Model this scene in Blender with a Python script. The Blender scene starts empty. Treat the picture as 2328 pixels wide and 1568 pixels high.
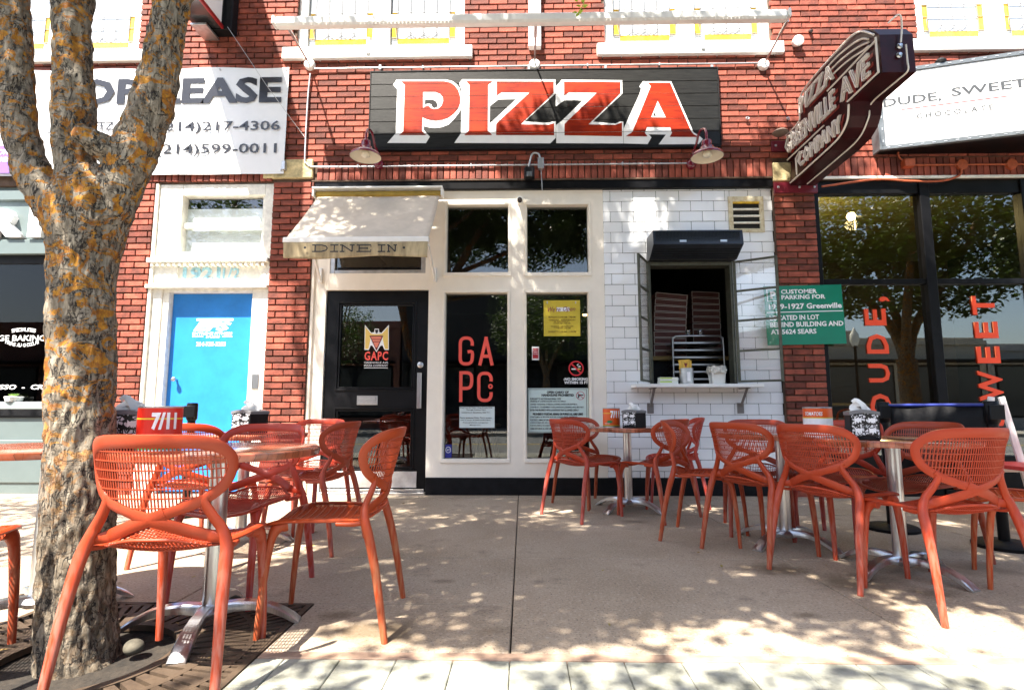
import bpy, bmesh, math, random
import numpy as np
from mathutils import Vector, Matrix, noise, geometry
random.seed(7); np.random.seed(7)
S = bpy.context.scene
COL = S.collection
R = math.radians

# ------------------------------------------------------------ camera
FPX, CXP, CYP, CAMH = 1240.0, 1163.5, 784.0, 0.90
TH = math.atan(146/FPX); PSI = math.atan(25/FPX)
cam = bpy.data.cameras.new('camera'); camo = bpy.data.objects.new('camera', cam); COL.objects.link(camo)
cam.sensor_width = 36; cam.lens = 36*FPX/2327; cam.clip_end = 400; cam.clip_start = 0.02
camo.location = (0, 0, CAMH)
camo.rotation_euler = (math.pi/2+TH, 0, PSI)
S.camera = camo

# ------------------------------------------------------------ world, sun, exposure
SUND = Vector((0.66, 1.0, -2.0)).normalized()       # direction the light travels
w = bpy.data.worlds.new('World'); S.world = w; w.use_nodes = True
nt = w.node_tree; nt.nodes.clear()
sky = nt.nodes.new('ShaderNodeTexSky'); sky.sky_type = 'NISHITA'; sky.sun_disc = False
sky.sun_elevation = math.asin(-SUND.z); sky.sun_rotation = math.atan2(-SUND.x, -SUND.y)
sky.air_density = 1.0; sky.dust_density = 2.0; sky.ozone_density = 1.0
bg = nt.nodes.new('ShaderNodeBackground'); bg.inputs[1].default_value = 0.10
wo = nt.nodes.new('ShaderNodeOutputWorld')
nt.links.new(sky.outputs[0], bg.inputs[0]); nt.links.new(bg.outputs[0], wo.inputs[0])
sl = bpy.data.lights.new('sun', 'SUN'); sl.energy = 5.0; sl.angle = R(0.55); sl.color = (1.0, 0.93, 0.83)
so = bpy.data.objects.new('sun', sl); COL.objects.link(so); so.location = (-4, -6, 12)
so.rotation_euler = SUND.to_track_quat('-Z', 'Y').to_euler()
S.view_settings.view_transform = 'Standard'; S.view_settings.look = 'None'
S.view_settings.exposure = 2.2; S.view_settings.gamma = 1.0; S.view_settings.use_curve_mapping = False
S.render.engine = 'CYCLES'
S.cycles.max_bounces = 8; S.cycles.transparent_max_bounces = 16
S.render.resolution_x = 1024; S.render.resolution_y = 689

# ------------------------------------------------------------ pixel helpers (photo at 2327 px wide)
def ray(px, py):
    a = (px-CXP)/FPX; b = 1.0; c = -(py-CYP)/FPX
    y = b*math.cos(TH)-c*math.sin(TH); z = b*math.sin(TH)+c*math.cos(TH)
    return Vector((a*math.cos(PSI)-y*math.sin(PSI), a*math.sin(PSI)+y*math.cos(PSI), z))
def G(px, py, z=0.0):
    r = ray(px, py); t = (z-CAMH)/r.z; return (r.x*t, r.y*t)
YW = 5.85
def W(px, py, off=0.0):                      # point on the facade plane (off metres in front of it)
    r = ray(px, py); t = (YW-off)/r.y; return (r.x*t, CAMH+r.z*t)
def WR(x0, y0, x1, y1, off=0.0):             # rectangle on the facade: X0,Z0,X1,Z1
    ym, xm = (y0+y1)/2, (x0+x1)/2
    return (W(x0, ym, off)[0], W(xm, y1, off)[1], W(x1, ym, off)[0], W(xm, y0, off)[1])
def PX(px, py, X):                           # point on the plane x = X -> (Y, Z)
    r = ray(px, py); t = X/r.x; return (r.y*t, CAMH+r.z*t)

# ------------------------------------------------------------ materials
def node_mat(name):
    m = bpy.data.materials.new(name); m.use_nodes = True
    n = m.node_tree.nodes; l = m.node_tree.links
    return m, n, l, n['Principled BSDF']
def mat(name, col, rough=.5, metal=0., spec=.5, var=0.0, vscale=8., bump=0., bscale=60., rnd=0., dirt=None,
        stretch=(1, 1, 1), emit=None, coat=0., trans=0.):
    m, n, l, p = node_mat(name)
    c = (*col, 1)
    p.inputs['Base Color'].default_value = c; p.inputs['Roughness'].default_value = rough
    p.inputs['Metallic'].default_value = metal; p.inputs['Specular IOR Level'].default_value = spec
    p.inputs['Coat Weight'].default_value = coat; p.inputs['Coat Roughness'].default_value = .08
    if emit: p.inputs['Emission Color'].default_value = (*emit[:3], 1); p.inputs['Emission Strength'].default_value = emit[3]
    tc = n.new('ShaderNodeTexCoord'); mp = n.new('ShaderNodeMapping'); mp.inputs['Scale'].default_value = stretch
    l.new(tc.outputs['Object'], mp.inputs[0])
    src = None
    if var or dirt:
        nz = n.new('ShaderNodeTexNoise'); nz.inputs['Scale'].default_value = vscale; nz.inputs['Detail'].default_value = 6
        nz.inputs['Roughness'].default_value = .65
        l.new(mp.outputs[0], nz.inputs[0])
        mx = n.new('ShaderNodeMix'); mx.data_type = 'RGBA'
        d = dirt or tuple(x*(1-var) for x in col)
        b = tuple(min(1, x*(1+var)) for x in col) if not dirt else col
        mx.inputs['A'].default_value = (*d, 1); mx.inputs['B'].default_value = (*b, 1)
        mr = n.new('ShaderNodeMapRange'); mr.inputs[1].default_value = .35 if not dirt else .3; mr.inputs[2].default_value = .65 if not dirt else .55
        l.new(nz.outputs[0], mr.inputs[0]); l.new(mr.outputs[0], mx.inputs['Factor'])
        src = mx.outputs['Result']; l.new(src, p.inputs['Base Color'])
    if rnd:
        oi = n.new('ShaderNodeObjectInfo'); ge = n.new('ShaderNodeNewGeometry')
        ad = n.new('ShaderNodeMath'); ad.operation = 'ADD'; fr = n.new('ShaderNodeMath'); fr.operation = 'FRACT'
        l.new(oi.outputs['Random'], ad.inputs[0]); l.new(ge.outputs['Random Per Island'], ad.inputs[1]); l.new(ad.outputs[0], fr.inputs[0])
        hs = n.new('ShaderNodeHueSaturation'); mv = n.new('ShaderNodeMapRange')
        mv.inputs[3].default_value = 1-rnd; mv.inputs[4].default_value = 1+rnd
        l.new(fr.outputs[0], mv.inputs[0]); l.new(mv.outputs[0], hs.inputs['Value'])
        if src: l.new(src, hs.inputs['Color'])
        else: hs.inputs['Color'].default_value = c
        l.new(hs.outputs[0], p.inputs['Base Color'])
    if bump:
        nb = n.new('ShaderNodeTexNoise'); nb.inputs['Scale'].default_value = bscale; nb.inputs['Detail'].default_value = 5
        l.new(mp.outputs[0], nb.inputs[0]); bp = n.new('ShaderNodeBump'); bp.inputs['Strength'].default_value = bump
        bp.inputs['Distance'].default_value = .01
        l.new(nb.outputs[0], bp.inputs['Height']); l.new(bp.outputs[0], p.inputs['Normal'])
    return m
def glass_mat(name, tint=(1, 1, 1), base=.07, rough=0.0):
    m = bpy.data.materials.new(name); m.use_nodes = True
    n = m.node_tree.nodes; l = m.node_tree.links; n.clear()
    o = n.new('ShaderNodeOutputMaterial'); mx = n.new('ShaderNodeMixShader')
    tr = n.new('ShaderNodeBsdfTransparent'); tr.inputs[0].default_value = (*tint, 1)
    gl = n.new('ShaderNodeBsdfGlossy'); gl.inputs['Roughness'].default_value = rough
    lw = n.new('ShaderNodeLayerWeight'); lw.inputs[0].default_value = .5
    pw = n.new('ShaderNodeMath'); pw.operation = 'POWER'; pw.inputs[1].default_value = 4.5
    mr = n.new('ShaderNodeMapRange'); mr.inputs[3].default_value = base; mr.inputs[4].default_value = .95
    l.new(lw.outputs['Facing'], pw.inputs[0]); l.new(pw.outputs[0], mr.inputs[0])
    l.new(mr.outputs[0], mx.inputs[0]); l.new(tr.outputs[0], mx.inputs[1]); l.new(gl.outputs[0], mx.inputs[2])
    l.new(mx.outputs[0], o.inputs[0]); return m

# ------------------------------------------------------------ mesh builder
def wloc(p):
    v = Vector((0, 0, 0))
    while p is not None: v += p.location; p = p.parent
    return v
class MB:
    def __init__(s): s.v = []; s.f = []; s.mi = []; s.cur = 0
    def quad(s, a, b, c, d):
        i = len(s.v); s.v += [tuple(a), tuple(b), tuple(c), tuple(d)]; s.f.append((i, i+1, i+2, i+3)); s.mi.append(s.cur)
    def box(s, x0, y0, z0, x1, y1, z1):
        if x0 > x1: x0, x1 = x1, x0
        if y0 > y1: y0, y1 = y1, y0
        if z0 > z1: z0, z1 = z1, z0
        i = len(s.v)
        s.v += [(x0,y0,z0),(x1,y0,z0),(x1,y1,z0),(x0,y1,z0),(x0,y0,z1),(x1,y0,z1),(x1,y1,z1),(x0,y1,z1)]
        for q in ((0,3,2,1),(4,5,6,7),(0,1,5,4),(1,2,6,5),(2,3,7,6),(3,0,4,7)): s.f.append(tuple(i+k for k in q)); s.mi.append(s.cur)
        return s
    def cbox(s, x0, y0, z0, x1, y1, z1, c=.004, M=None):   # box with chamfered edges
        if x0 > x1: x0, x1 = x1, x0
        if y0 > y1: y0, y1 = y1, y0
        if z0 > z1: z0, z1 = z1, z0
        c = min(c, (x1-x0)/2.1, (y1-y0)/2.1, (z1-z0)/2.1)
        i = len(s.v); P = []
        for sx in (0, 1):
            for sy in (0, 1):
                for sz in (0, 1):
                    X = (x0, x1)[sx]; Y = (y0, y1)[sy]; Z = (z0, z1)[sz]
                    dx = c*(1-2*sx); dy = c*(1-2*sy); dz = c*(1-2*sz)
                    P += [(X, Y+dy, Z+dz), (X+dx, Y, Z+dz), (X+dx, Y+dy, Z)]
        if M: P = [tuple(M @ Vector(p)) for p in P]
        s.v += P
        def I(sx, sy, sz, k): return i+(sx*4+sy*2+sz)*3+k
        F = []
        for sx in (0, 1): F.append([I(sx,0,0,0), I(sx,1,0,0), I(sx,1,1,0), I(sx,0,1,0)])
        for sy in (0, 1): F.append([I(0,sy,0,1), I(1,sy,0,1), I(1,sy,1,1), I(0,sy,1,1)])
        for sz in (0, 1): F.append([I(0,0,sz,2), I(1,0,sz,2), I(1,1,sz,2), I(0,1,sz,2)])
        for a in (0, 1):
            for b in (0, 1):
                F.append([I(a,b,0,0), I(a,b,0,1), I(a,b,1,1), I(a,b,1,0)])
                F.append([I(a,0,b,0), I(a,0,b,2), I(a,1,b,2), I(a,1,b,0)])
                F.append([I(0,a,b,1), I(0,a,b,2), I(1,a,b,2), I(1,a,b,1)])
        for a in (0, 1):
            for b in (0, 1):
                for d in (0, 1): F.append([I(a,b,d,0), I(a,b,d,1), I(a,b,d,2)])
        for q in F: s.f.append(tuple(q)); s.mi.append(s.cur)
        return s
    def ring(s, secs, closed=False, caps=True):
        i = len(s.v); m = len(secs[0])
        for q in secs: s.v += [tuple(p) for p in q]
        n = len(secs)
        for a in range(n if closed else n-1):
            b = (a+1) % n
            for k in range(m):
                k2 = (k+1) % m
                s.f.append((i+a*m+k, i+a*m+k2, i+b*m+k2, i+b*m+k)); s.mi.append(s.cur)
        if caps and not closed:
            s.f.append(tuple(i+k for k in range(m))[::-1]); s.mi.append(s.cur)
            s.f.append(tuple(i+(n-1)*m+k for k in range(m))); s.mi.append(s.cur)
        return s
    def tube(s, pts, r, seg=8, closed=False):
        pts = [Vector(p) for p in pts]; n = len(pts); secs = []; N = None
        for i, p in enumerate(pts):
            if closed: T = pts[(i+1) % n]-pts[i-1]
            else: T = pts[min(i+1, n-1)]-pts[max(i-1, 0)]
            T.normalize()
            if N is None: N = T.orthogonal().normalized()
            N = (N-T*N.dot(T)).normalized(); B = T.cross(N)
            rr = r[i] if isinstance(r, (list, tuple)) else r
            secs.append([p+(N*math.cos(2*math.pi*k/seg)+B*math.sin(2*math.pi*k/seg))*rr for k in range(seg)])
        return s.ring(secs, closed)
    def strap(s, pts, ws, ts, norms, seg=10, closed=False, power=.75):
        pts = [Vector(p) for p in pts]; n = len(pts); secs = []
        for i, p in enumerate(pts):
            if closed: T = pts[(i+1) % n]-pts[i-1]
            else: T = pts[min(i+1, n-1)]-pts[max(i-1, 0)]
            T.normalize(); N = Vector(norms[i]); N = (N-T*N.dot(T)).normalized(); B = T.cross(N)
            q = []
            for k in range(seg):
                a = 2*math.pi*(k+.5)/seg; c, d = math.cos(a), math.sin(a)
                c = math.copysign(abs(c)**power, c); d = math.copysign(abs(d)**power, d)
                q.append(p+B*c*ws[i]/2+N*d*ts[i]/2)
            secs.append(q)
        return s.ring(secs, closed)
    def lathe(s, prof, cx=0, cy=0, seg=24, z0=0):
        secs = [[(cx+r*math.cos(2*math.pi*k/seg), cy+r*math.sin(2*math.pi*k/seg), z0+z) for k in range(seg)] for r, z in prof]
        return s.ring(secs, False, True)
    def poly(s, pts, fr, d0, d1, holes=()):      # extruded polygon; fr=(o,u,v), n=u x v
        o, u, v = [Vector(a) for a in fr]; nn = u.cross(v).normalized()
        loops = [list(pts)]+[list(h) for h in holes]
        tri = geometry.tessellate_polygon([[Vector((a, b, 0)) for a, b in L] for L in loops])
        fl = [q for L in loops for q in L]; N = len(fl); i = len(s.v)
        s.v += [tuple(o+u*a+v*b+nn*d1) for a, b in fl]; s.v += [tuple(o+u*a+v*b+nn*d0) for a, b in fl]
        for t in tri:
            a, b, c = t
            ar = (fl[b][0]-fl[a][0])*(fl[c][1]-fl[a][1])-(fl[b][1]-fl[a][1])*(fl[c][0]-fl[a][0])
            if ar < 0: a, b, c = a, c, b
            s.f.append((i+a, i+b, i+c)); s.mi.append(s.cur); s.f.append((i+N+a, i+N+c, i+N+b)); s.mi.append(s.cur)
        k = 0
        for L in loops:
            m = len(L)
            for j in range(m): s.f.append((i+k+j, i+k+(j+1) % m, i+N+k+(j+1) % m, i+N+k+j)); s.mi.append(s.cur)
            k += m
        return s
    def mesh(s, name, m, off=Vector((0, 0, 0)), smooth=None):
        me = bpy.data.meshes.new(name)
        me.from_pydata([(a-off.x, b-off.y, c-off.z) for a, b, c in s.v], [], s.f)
        for q in (m if isinstance(m, (list, tuple)) else [m]): me.materials.append(q)
        if any(s.mi): me.polygons.foreach_set('material_index', s.mi)
        if smooth is not None:
            me.polygons.foreach_set('use_smooth', [True]*len(me.polygons))
            me.set_sharp_from_angle(angle=R(smooth))
        me.update(); return me
    def build(s, name, m, parent=None, smooth=None, loc=None, fix=False, weld=False):
        off = wloc(parent) if parent is not None else Vector(loc or (0, 0, 0))
        me = s.mesh(name, m, off, smooth)
        if fix or weld:
            b = bmesh.new(); b.from_mesh(me)
            if weld: bmesh.ops.remove_doubles(b, verts=b.verts, dist=1e-5)
            bmesh.ops.recalc_face_normals(b, faces=b.faces); b.to_mesh(me); b.free()
        o = bpy.data.objects.new(name, me); COL.objects.link(o); o.parent = parent
        if loc: o.location = loc
        return o
def box(name, m, p, x0, y0, z0, x1, y1, z1, c=.003):
    return MB().cbox(x0, y0, z0, x1, y1, z1, c).build(name, m, p)
def tag(o, label=None, cat=None, group=None, kind=None):
    if label: o['label'] = label
    if cat: o['category'] = cat
    if group: o['group'] = group
    if kind: o['kind'] = kind
    return o
def empty(name, loc, label=None, cat=None, group=None, rz=0):
    o = bpy.data.objects.new(name, None); COL.objects.link(o); o.location = loc; o.rotation_euler = (0, 0, rz)
    o.empty_display_size = .1
    return tag(o, label, cat, group)
def copy_tree(o, parent=None):
    c = o.copy(); COL.objects.link(c); c.parent = parent
    for k in ('label', 'group', 'category'):
        if parent is None and k == 'label' and k in c: del c[k]
    for ch in list(o.children): copy_tree(ch, c)
    return c
def crom(P, n=6, closed=False):
    P = [Vector(p) for p in P]; out = []; N = len(P)
    rng = range(N if closed else N-1)
    for i in rng:
        if closed: a, b, c, d = P[i-1], P[i], P[(i+1) % N], P[(i+2) % N]
        else: a, b, c, d = P[max(i-1, 0)], P[i], P[i+1], P[min(i+2, N-1)]
        for k in range(n):
            t = k/n
            out.append(.5*((2*b)+(c-a)*t+(2*a-5*b+4*c-d)*t*t+(3*b-a-3*c+d)*t**3))
    if not closed: out.append(P[-1].copy())
    return out

# ------------------------------------------------------------ lettering
FRONT_U = Vector((1, 0, 0)); FRONT_V = Vector((0, 0, 1))
def text(name, s, m, parent, o, wd, ht, u=FRONT_U, v=FRONT_V, bold=0., ext=.001, tube=0., res=2, align='LEFT', shear=0., space=1.):
    cu = bpy.data.curves.new('t', 'FONT'); cu.body = s; cu.size = 1; cu.resolution_u = res; cu.shear = shear
    cu.space_character = space; cu.align_x = align
    if tube: cu.fill_mode = 'NONE'; cu.bevel_depth = tube/ht*.72; cu.bevel_resolution = 1
    else: cu.offset = bold; cu.extrude = .05
    ob = bpy.data.objects.new('t', cu); COL.objects.link(ob)
    me = bpy.data.meshes.new_from_object(ob.evaluated_get(bpy.context.evaluated_depsgraph_get()))
    bpy.data.objects.remove(ob); bpy.data.curves.remove(cu)
    n = len(me.vertices); co = np.empty(n*3); me.vertices.foreach_get('co', co); co = co.reshape(-1, 3)
    mn, mx = co.min(0), co.max(0); d = np.maximum(mx-mn, 1e-6)
    a = (co[:, 0]-mn[0])/d[0]*wd; b = (co[:, 1]-mn[1])/d[1]*ht
    c = co[:, 2]*(ht/.72) if tube else (co[:, 2]-mn[2])/d[2]*ext
    u = Vector(u); v = Vector(v); nn = u.cross(v); o = Vector(o)-wloc(parent)
    P = np.array(o)[None]+a[:, None]*np.array(u)+b[:, None]*np.array(v)+c[:, None]*np.array(nn)
    me.vertices.foreach_set('co', P.ravel()); me.update(); me.name = name
    me.materials.clear(); me.materials.append(m)
    ob = bpy.data.objects.new(name, me); COL.objects.link(ob); ob.parent = parent
    return ob
def wtext(name, s, m, parent, x0, y0, x1, y1, off, **k):    # letters filling a pixel box on the facade
    a = WR(x0, y0, x1, y1, off)
    return text(name, s, m, parent, (a[0], YW-off, a[1]), a[2]-a[0], a[3]-a[1], **k)
# ============================================================ MATERIALS
brick_m = mat('brick', (.225, .052, .030), .82, var=.4, vscale=9, bump=.45, bscale=90, rnd=.5)
brick_dk = mat('brick_soldier', (.19, .042, .024), .8, var=.42, vscale=7, bump=.45, bscale=90, rnd=.5)
mortar_m = mat('mortar', (.10, .062, .042), .95, var=.5, vscale=5, bump=.6, bscale=120)
stone_m = mat('yellow_stone', (.52, .42, .22), .85, var=.4, vscale=11, bump=.4, bscale=60)
cream_m = mat('cream_paint', (.87, .80, .69), .5, var=.04, vscale=3, bump=.04, bscale=30)
white_m = mat('white_paint', (.84, .83, .79), .5, var=.06, vscale=4, bump=.08, bscale=40)
offw_m = mat('old_white_paint', (.80, .78, .70), .6, var=.14, vscale=14, bump=.2, bscale=60)
black_m = mat('black_paint', (.005, .005, .006), .38, spec=.18, var=.3, vscale=6, bump=.05, bscale=30)
blackd_m = mat('dull_black', (.006, .006, .007), .6, spec=.2, var=.4, vscale=9, bump=.2, bscale=50)
tile_m = mat('white_tile', (.86, .87, .88), .13, var=.015, vscale=2, rnd=.02, coat=.3)
grout_m = mat('grout', (.012, .012, .012), .95, spec=.1)
glass_m = glass_mat('glass')
glassd_m = glass_mat('dark_glass', (.6, .63, .6), .055)
glassc_m = glass_mat('shop_glass', (.78, .80, .74), .13)
glassd_m = glass_mat('dark_glass', (.7, .72, .7), .075)
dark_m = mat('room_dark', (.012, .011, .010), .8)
darkwood_m = mat('dark_wood', (.05, .025, .012), .5, var=.4, stretch=(1, 1, 12))
alu_m = mat('brushed_aluminium', (.62, .62, .63), .28, 1.0, var=.12, vscale=20, stretch=(12, 12, 1), bump=.03)
steel_m = mat('steel', (.50, .50, .50), .32, 1.0)
galv_m = mat('galvanised', (.50, .51, .52), .42, .8, var=.15, vscale=15)
blue_m = mat('blue_door_paint', (.02, .21, .62), .38, var=.10, vscale=4, bump=.05)
bluel_m = mat('pale_blue', (.35, .62, .72), .5, var=.3, vscale=20)
red_m = mat('maroon_enamel', (.16, .008, .022), .22, coat=.5)
maroon_m = mat('maroon_sign', (.030, .0025, .005), .35, spec=.2, var=.4, vscale=5)
grey_m = mat('grey_facade_paint', (.12, .155, .155), .45, var=.05, vscale=3)
print_w = mat('white_print', (.85, .85, .85), .45)
print_k = mat('black_print', (.012, .012, .014), .4)
print_gl = mat('glossy_black_print', (.02, .02, .024), .22, bump=.25, bscale=5)
coral_m = mat('coral_vinyl', (.85, .09, .06), .5)
orange_v = mat('orange_red_vinyl', (.88, .07, .015), .5)
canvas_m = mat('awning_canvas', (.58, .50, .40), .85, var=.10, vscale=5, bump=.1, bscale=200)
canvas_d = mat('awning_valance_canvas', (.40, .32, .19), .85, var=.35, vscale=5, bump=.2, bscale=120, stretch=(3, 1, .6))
mustard_m = mat('mustard_roll', (.30, .20, .03), .7, var=.2)
banner_m = mat('vinyl_banner', (.80, .80, .80), .45, var=.03, vscale=3, bump=.35, bscale=3)
lead_m = mat('lead_came', (.17, .17, .18), .6)
pane_m = mat('pale_leaded_glass', (.52, .55, .58), .12, var=.06, vscale=5, bump=.1, bscale=14)
yglass_m = mat('yellow_leaded_glass', (.72, .46, .05), .15, var=.35, vscale=12, bump=.1, bscale=20)

# ============================================================ GROUND
YC = .55                                        # kerb line
side = MB(); 
conc_m = mat('concrete', (.30, .235, .175), .9, var=.16, vscale=5, bump=.30, bscale=110, rnd=.05)
def concrete():
    m, n, l, p = node_mat('sidewalk_concrete')
    tc = n.new('ShaderNodeTexCoord'); 
    def nz(sc, det=5, st=(1, 1, 1), ro=.6):
        mp = n.new('ShaderNodeMapping'); mp.inputs['Scale'].default_value = st; l.new(tc.outputs['Object'], mp.inputs[0])
        a = n.new('ShaderNodeTexNoise'); a.inputs['Scale'].default_value = sc; a.inputs['Detail'].default_value = det
        a.inputs['Roughness'].default_value = ro; l.new(mp.outputs[0], a.inputs[0]); return a.outputs[0]
    def rmp(x, a, b, c=0., d=1.):
        r = n.new('ShaderNodeMapRange'); r.inputs[1].default_value = a; r.inputs[2].default_value = b
        r.inputs[3].default_value = c; r.inputs[4].default_value = d; l.new(x, r.inputs[0]); return r.outputs[0]
    def mix(f, a, b, bl='MIX'):
        x = n.new('ShaderNodeMix'); x.data_type = 'RGBA'; x.blend_type = bl
        if isinstance(f, float): x.inputs['Factor'].default_value = f
        else: l.new(f, x.inputs['Factor'])
        for k, q in (('A', a), ('B', b)):
            if isinstance(q, tuple): x.inputs[k].default_value = (*q, 1)
            else: l.new(q, x.inputs[k])
        return x.outputs['Result']
    base = mix(rmp(nz(1.3, 4), .35, .65), (.285, .218, .148), (.40, .318, .230))
    base = mix(rmp(nz(70, 3), .52, .68, 0, .55), base, (.52, .45, .36))
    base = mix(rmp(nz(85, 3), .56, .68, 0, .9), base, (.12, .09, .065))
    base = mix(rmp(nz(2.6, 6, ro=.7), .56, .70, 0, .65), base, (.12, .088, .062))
    base = mix(rmp(nz(10, 5, (1, 3, 1), .7), .66, .72, 0, .8), base, (.05, .035, .025))
    base = mix(rmp(nz(60, 3, (5, .25, 1)), .5, .7, 0, .22), base, (.17, .13, .10))
    wob = nz(7, 5, (1, 1, 1), .65)
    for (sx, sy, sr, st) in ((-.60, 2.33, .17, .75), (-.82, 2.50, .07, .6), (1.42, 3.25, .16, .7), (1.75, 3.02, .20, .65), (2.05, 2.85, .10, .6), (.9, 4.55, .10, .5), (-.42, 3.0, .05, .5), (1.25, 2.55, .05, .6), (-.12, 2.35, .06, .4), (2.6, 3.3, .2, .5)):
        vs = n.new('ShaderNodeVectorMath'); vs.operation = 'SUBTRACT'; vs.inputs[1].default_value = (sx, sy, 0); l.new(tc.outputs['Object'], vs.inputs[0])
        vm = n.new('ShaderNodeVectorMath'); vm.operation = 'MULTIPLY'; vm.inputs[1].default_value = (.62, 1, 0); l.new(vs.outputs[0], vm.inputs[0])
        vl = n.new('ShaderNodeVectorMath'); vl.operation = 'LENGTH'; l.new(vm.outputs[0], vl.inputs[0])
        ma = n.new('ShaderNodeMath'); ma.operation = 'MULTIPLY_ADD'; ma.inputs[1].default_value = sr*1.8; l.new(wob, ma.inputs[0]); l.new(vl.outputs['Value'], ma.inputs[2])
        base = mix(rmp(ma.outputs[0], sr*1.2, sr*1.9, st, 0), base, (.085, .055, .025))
    l.new(base, p.inputs['Base Color']); p.inputs['Roughness'].default_value = .88
    b = n.new('ShaderNodeBump'); b.inputs['Strength'].default_value = .35; b.inputs['Distance'].default_value = .004
    l.new(nz(150, 5, (3, 1, 1)), b.inputs['Height']); l.new(b.outputs[0], p.inputs['Normal'])
    return m
conc_m = concrete()
paver_m = mat('stone_paver', (.30, .30, .25), .85, var=.2, vscale=7, bump=.25, bscale=80, rnd=.08, dirt=(.13, .13, .095))
brickline_m = mat('brick_edging', (.30, .20, .14), .85, var=.3, vscale=9, bump=.3, bscale=60)
asphalt_m = mat('asphalt', (.16, .165, .16), .9, var=.2, vscale=4, bump=.4, bscale=150)
soil_m = mat('dark_soil', (.02, .015, .01), .95, var=.5, vscale=20, bump=1, bscale=50)
joint_m = mat('joint_dirt', (.05, .04, .03), .95)

g = MB(); g.quad((-150, -150, -.14), (150, -150, -.14), (150, 150, -.14), (-150, 150, -.14))
tag(g.build('ground', asphalt_m), kind='structure')
g = MB(); g.box(-40, -9, -.136, 40, YC-.15, -.12)
road = tag(g.build('road', asphalt_m), kind='structure')
for dy in (-.12, .06): MB().box(-40, -4.3+dy, -.12, 40, -4.2+dy, -.116).build('yellow_line', mat('road_yellow', (.55, .38, .05), .7), road)
g = MB(); g.box(-40, YC-.15, -.13, 40, YC, .0)
tag(g.build('kerb', mat('kerb_stone', (.4, .39, .36), .8, var=.15)), kind='structure')
sw = tag(MB().box(-40, YC, -.12, 40, YW+.3, -.03).build('sidewalk', joint_m), kind='structure')
XJ = [-1.633+1.6*k-1.6*5 for k in range(13)]; XJ = [-9.65, -8.04, -6.44, -4.84, -3.235, -1.633, -.05, 1.563, 3.17, 4.77, 6.37, 7.97, 9.57]
YJ = [2.15, 3.455, 4.86, 5.62, YW+.3]
GX0, GX1, GY0, GY1 = -2.205, -.975, 1.42, 2.654     # tree pit
for i in range(len(XJ)-1):
    for j in range(len(YJ)-1):
        x0, x1, y0, y1 = XJ[i]+.003, XJ[i+1]-.003, YJ[j]+.0025, YJ[j+1]-.0025
        pcs = [(x0, x1, y0, y1)]
        if x0 < GX1 and x1 > GX0 and y0 < GY1:
            pcs = [(x0, x1, GY1, y1)]
            if x0 < GX0: pcs.append((x0, GX0, y0, GY1))
            if x1 > GX1: pcs.append((GX1, x1, y0, GY1))
        for a, b, c, d in pcs:
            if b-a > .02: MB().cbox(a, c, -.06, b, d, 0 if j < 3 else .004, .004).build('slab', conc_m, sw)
k = -5
MB().cbox(GX1, 2.095, -.05, 9, 2.148, .001, .003).build('edging', brickline_m, sw)
MB().cbox(-9, 2.095, -.05, GX0, 2.148, .001, .003).build('edging', brickline_m, sw)
npv = 0
for j in range(3):
    y1 = 2.09-j*.206
    for i in range(-14, 14):
        x0 = -.05+i*.2055+.003; x1 = x0+.1995
        if x1 > GX0 and x0 < GX1:
            if x0 < GX0 < x1 and GX0-x0 > .03: x1 = GX0
            elif x0 < GX1 < x1 and x1-GX1 > .03: x0 = GX1
            else: continue
        h = random.uniform(-.002, .001)
        MB().cbox(x0-.0015, y1-.2025, -.05, x1+.0015, y1, h, .003).build('paver', paver_m, sw)
MB().box(-9, YC, -.05, GX0, 1.47, -.002).build('paving_strip', paver_m, sw)
MB().box(GX1, YC, -.05, 9, 1.47, -.002).build('paving_strip', paver_m, sw)
# soil in the tree pit
MB().box(GX0, GY0, -.03, GX1, GY1, -.025).build('soil', soil_m, sw)

# ============================================================ BRICK BUILDING
B = empty('brick_building', (0, YW, 0), 'long red brick storefront building with white door bay, cream shopfront and white tiled serving window', 'building')
YB = YW-.03           # brick face
YM = YW-.008          # mortar face
ZS0, ZS1 = 3.445, 3.665
XP = dict(bay0=-4.14, bay1=-2.80, m0=-2.335, m1=2.765, ch0=3.205)
UW = []
for (gx0, gx1) in (((72, 1), (335, 1)),):
    pass
def uwin(xl, xr, ysill): return (W(xl, 60)[0], W(xr, 60)[0], W((xl+xr)/2, ysill)[1])
uw = [uwin(-65, 322, 104), uwin(677, 1056, 103), uwin(1373, 1749, 110), uwin(2080.5, 2460, 124)]
sills = [(W(-96, 116), W(338, 129)), (W(648, 101), W(1074.5, 129)), (W(1355, 103), W(1777, 134)), (W(2052, 120), W(2490, 142))]
holes = [(-12, -4.62, 0, ZS0-.02), (XP['bay0'], XP['bay1'], 0, ZS0-.01), (XP['m0'], XP['m1'], 0, ZS0-.005), (XP['ch0'], 12, 0, ZS0-.02)]
ZSIL = sum(s[1][1] for s in sills)/4; ZSILT = ZSIL+.16
for a in uw: holes.append((a[0], a[1], ZSILT-.02, 6.5))
XL, XR, ZT = -9.6, 9.6, 7.4
# mortar wall with openings
xs = sorted({XL, XR, *[h[0] for h in holes if XL < h[0]], *[h[1] for h in holes if h[1] < XR]})
zs = sorted({0, ZT, *[h[2] for h in holes], *[h[3] for h in holes]})
g = MB()
def inh(x, z): return any(h[0]-1e-6 < x < h[1]+1e-6 and h[2]-1e-6 < z < h[3]+1e-6 for h in holes)
for i in range(len(xs)-1):
    for j in range(len(zs)-1):
        if not inh((xs[i]+xs[i+1])/2, (zs[j]+zs[j+1])/2): g.box(xs[i], YM, zs[j], xs[i+1], YW+.22, zs[j+1])
g.build('wall', mortar_m, B)
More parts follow.
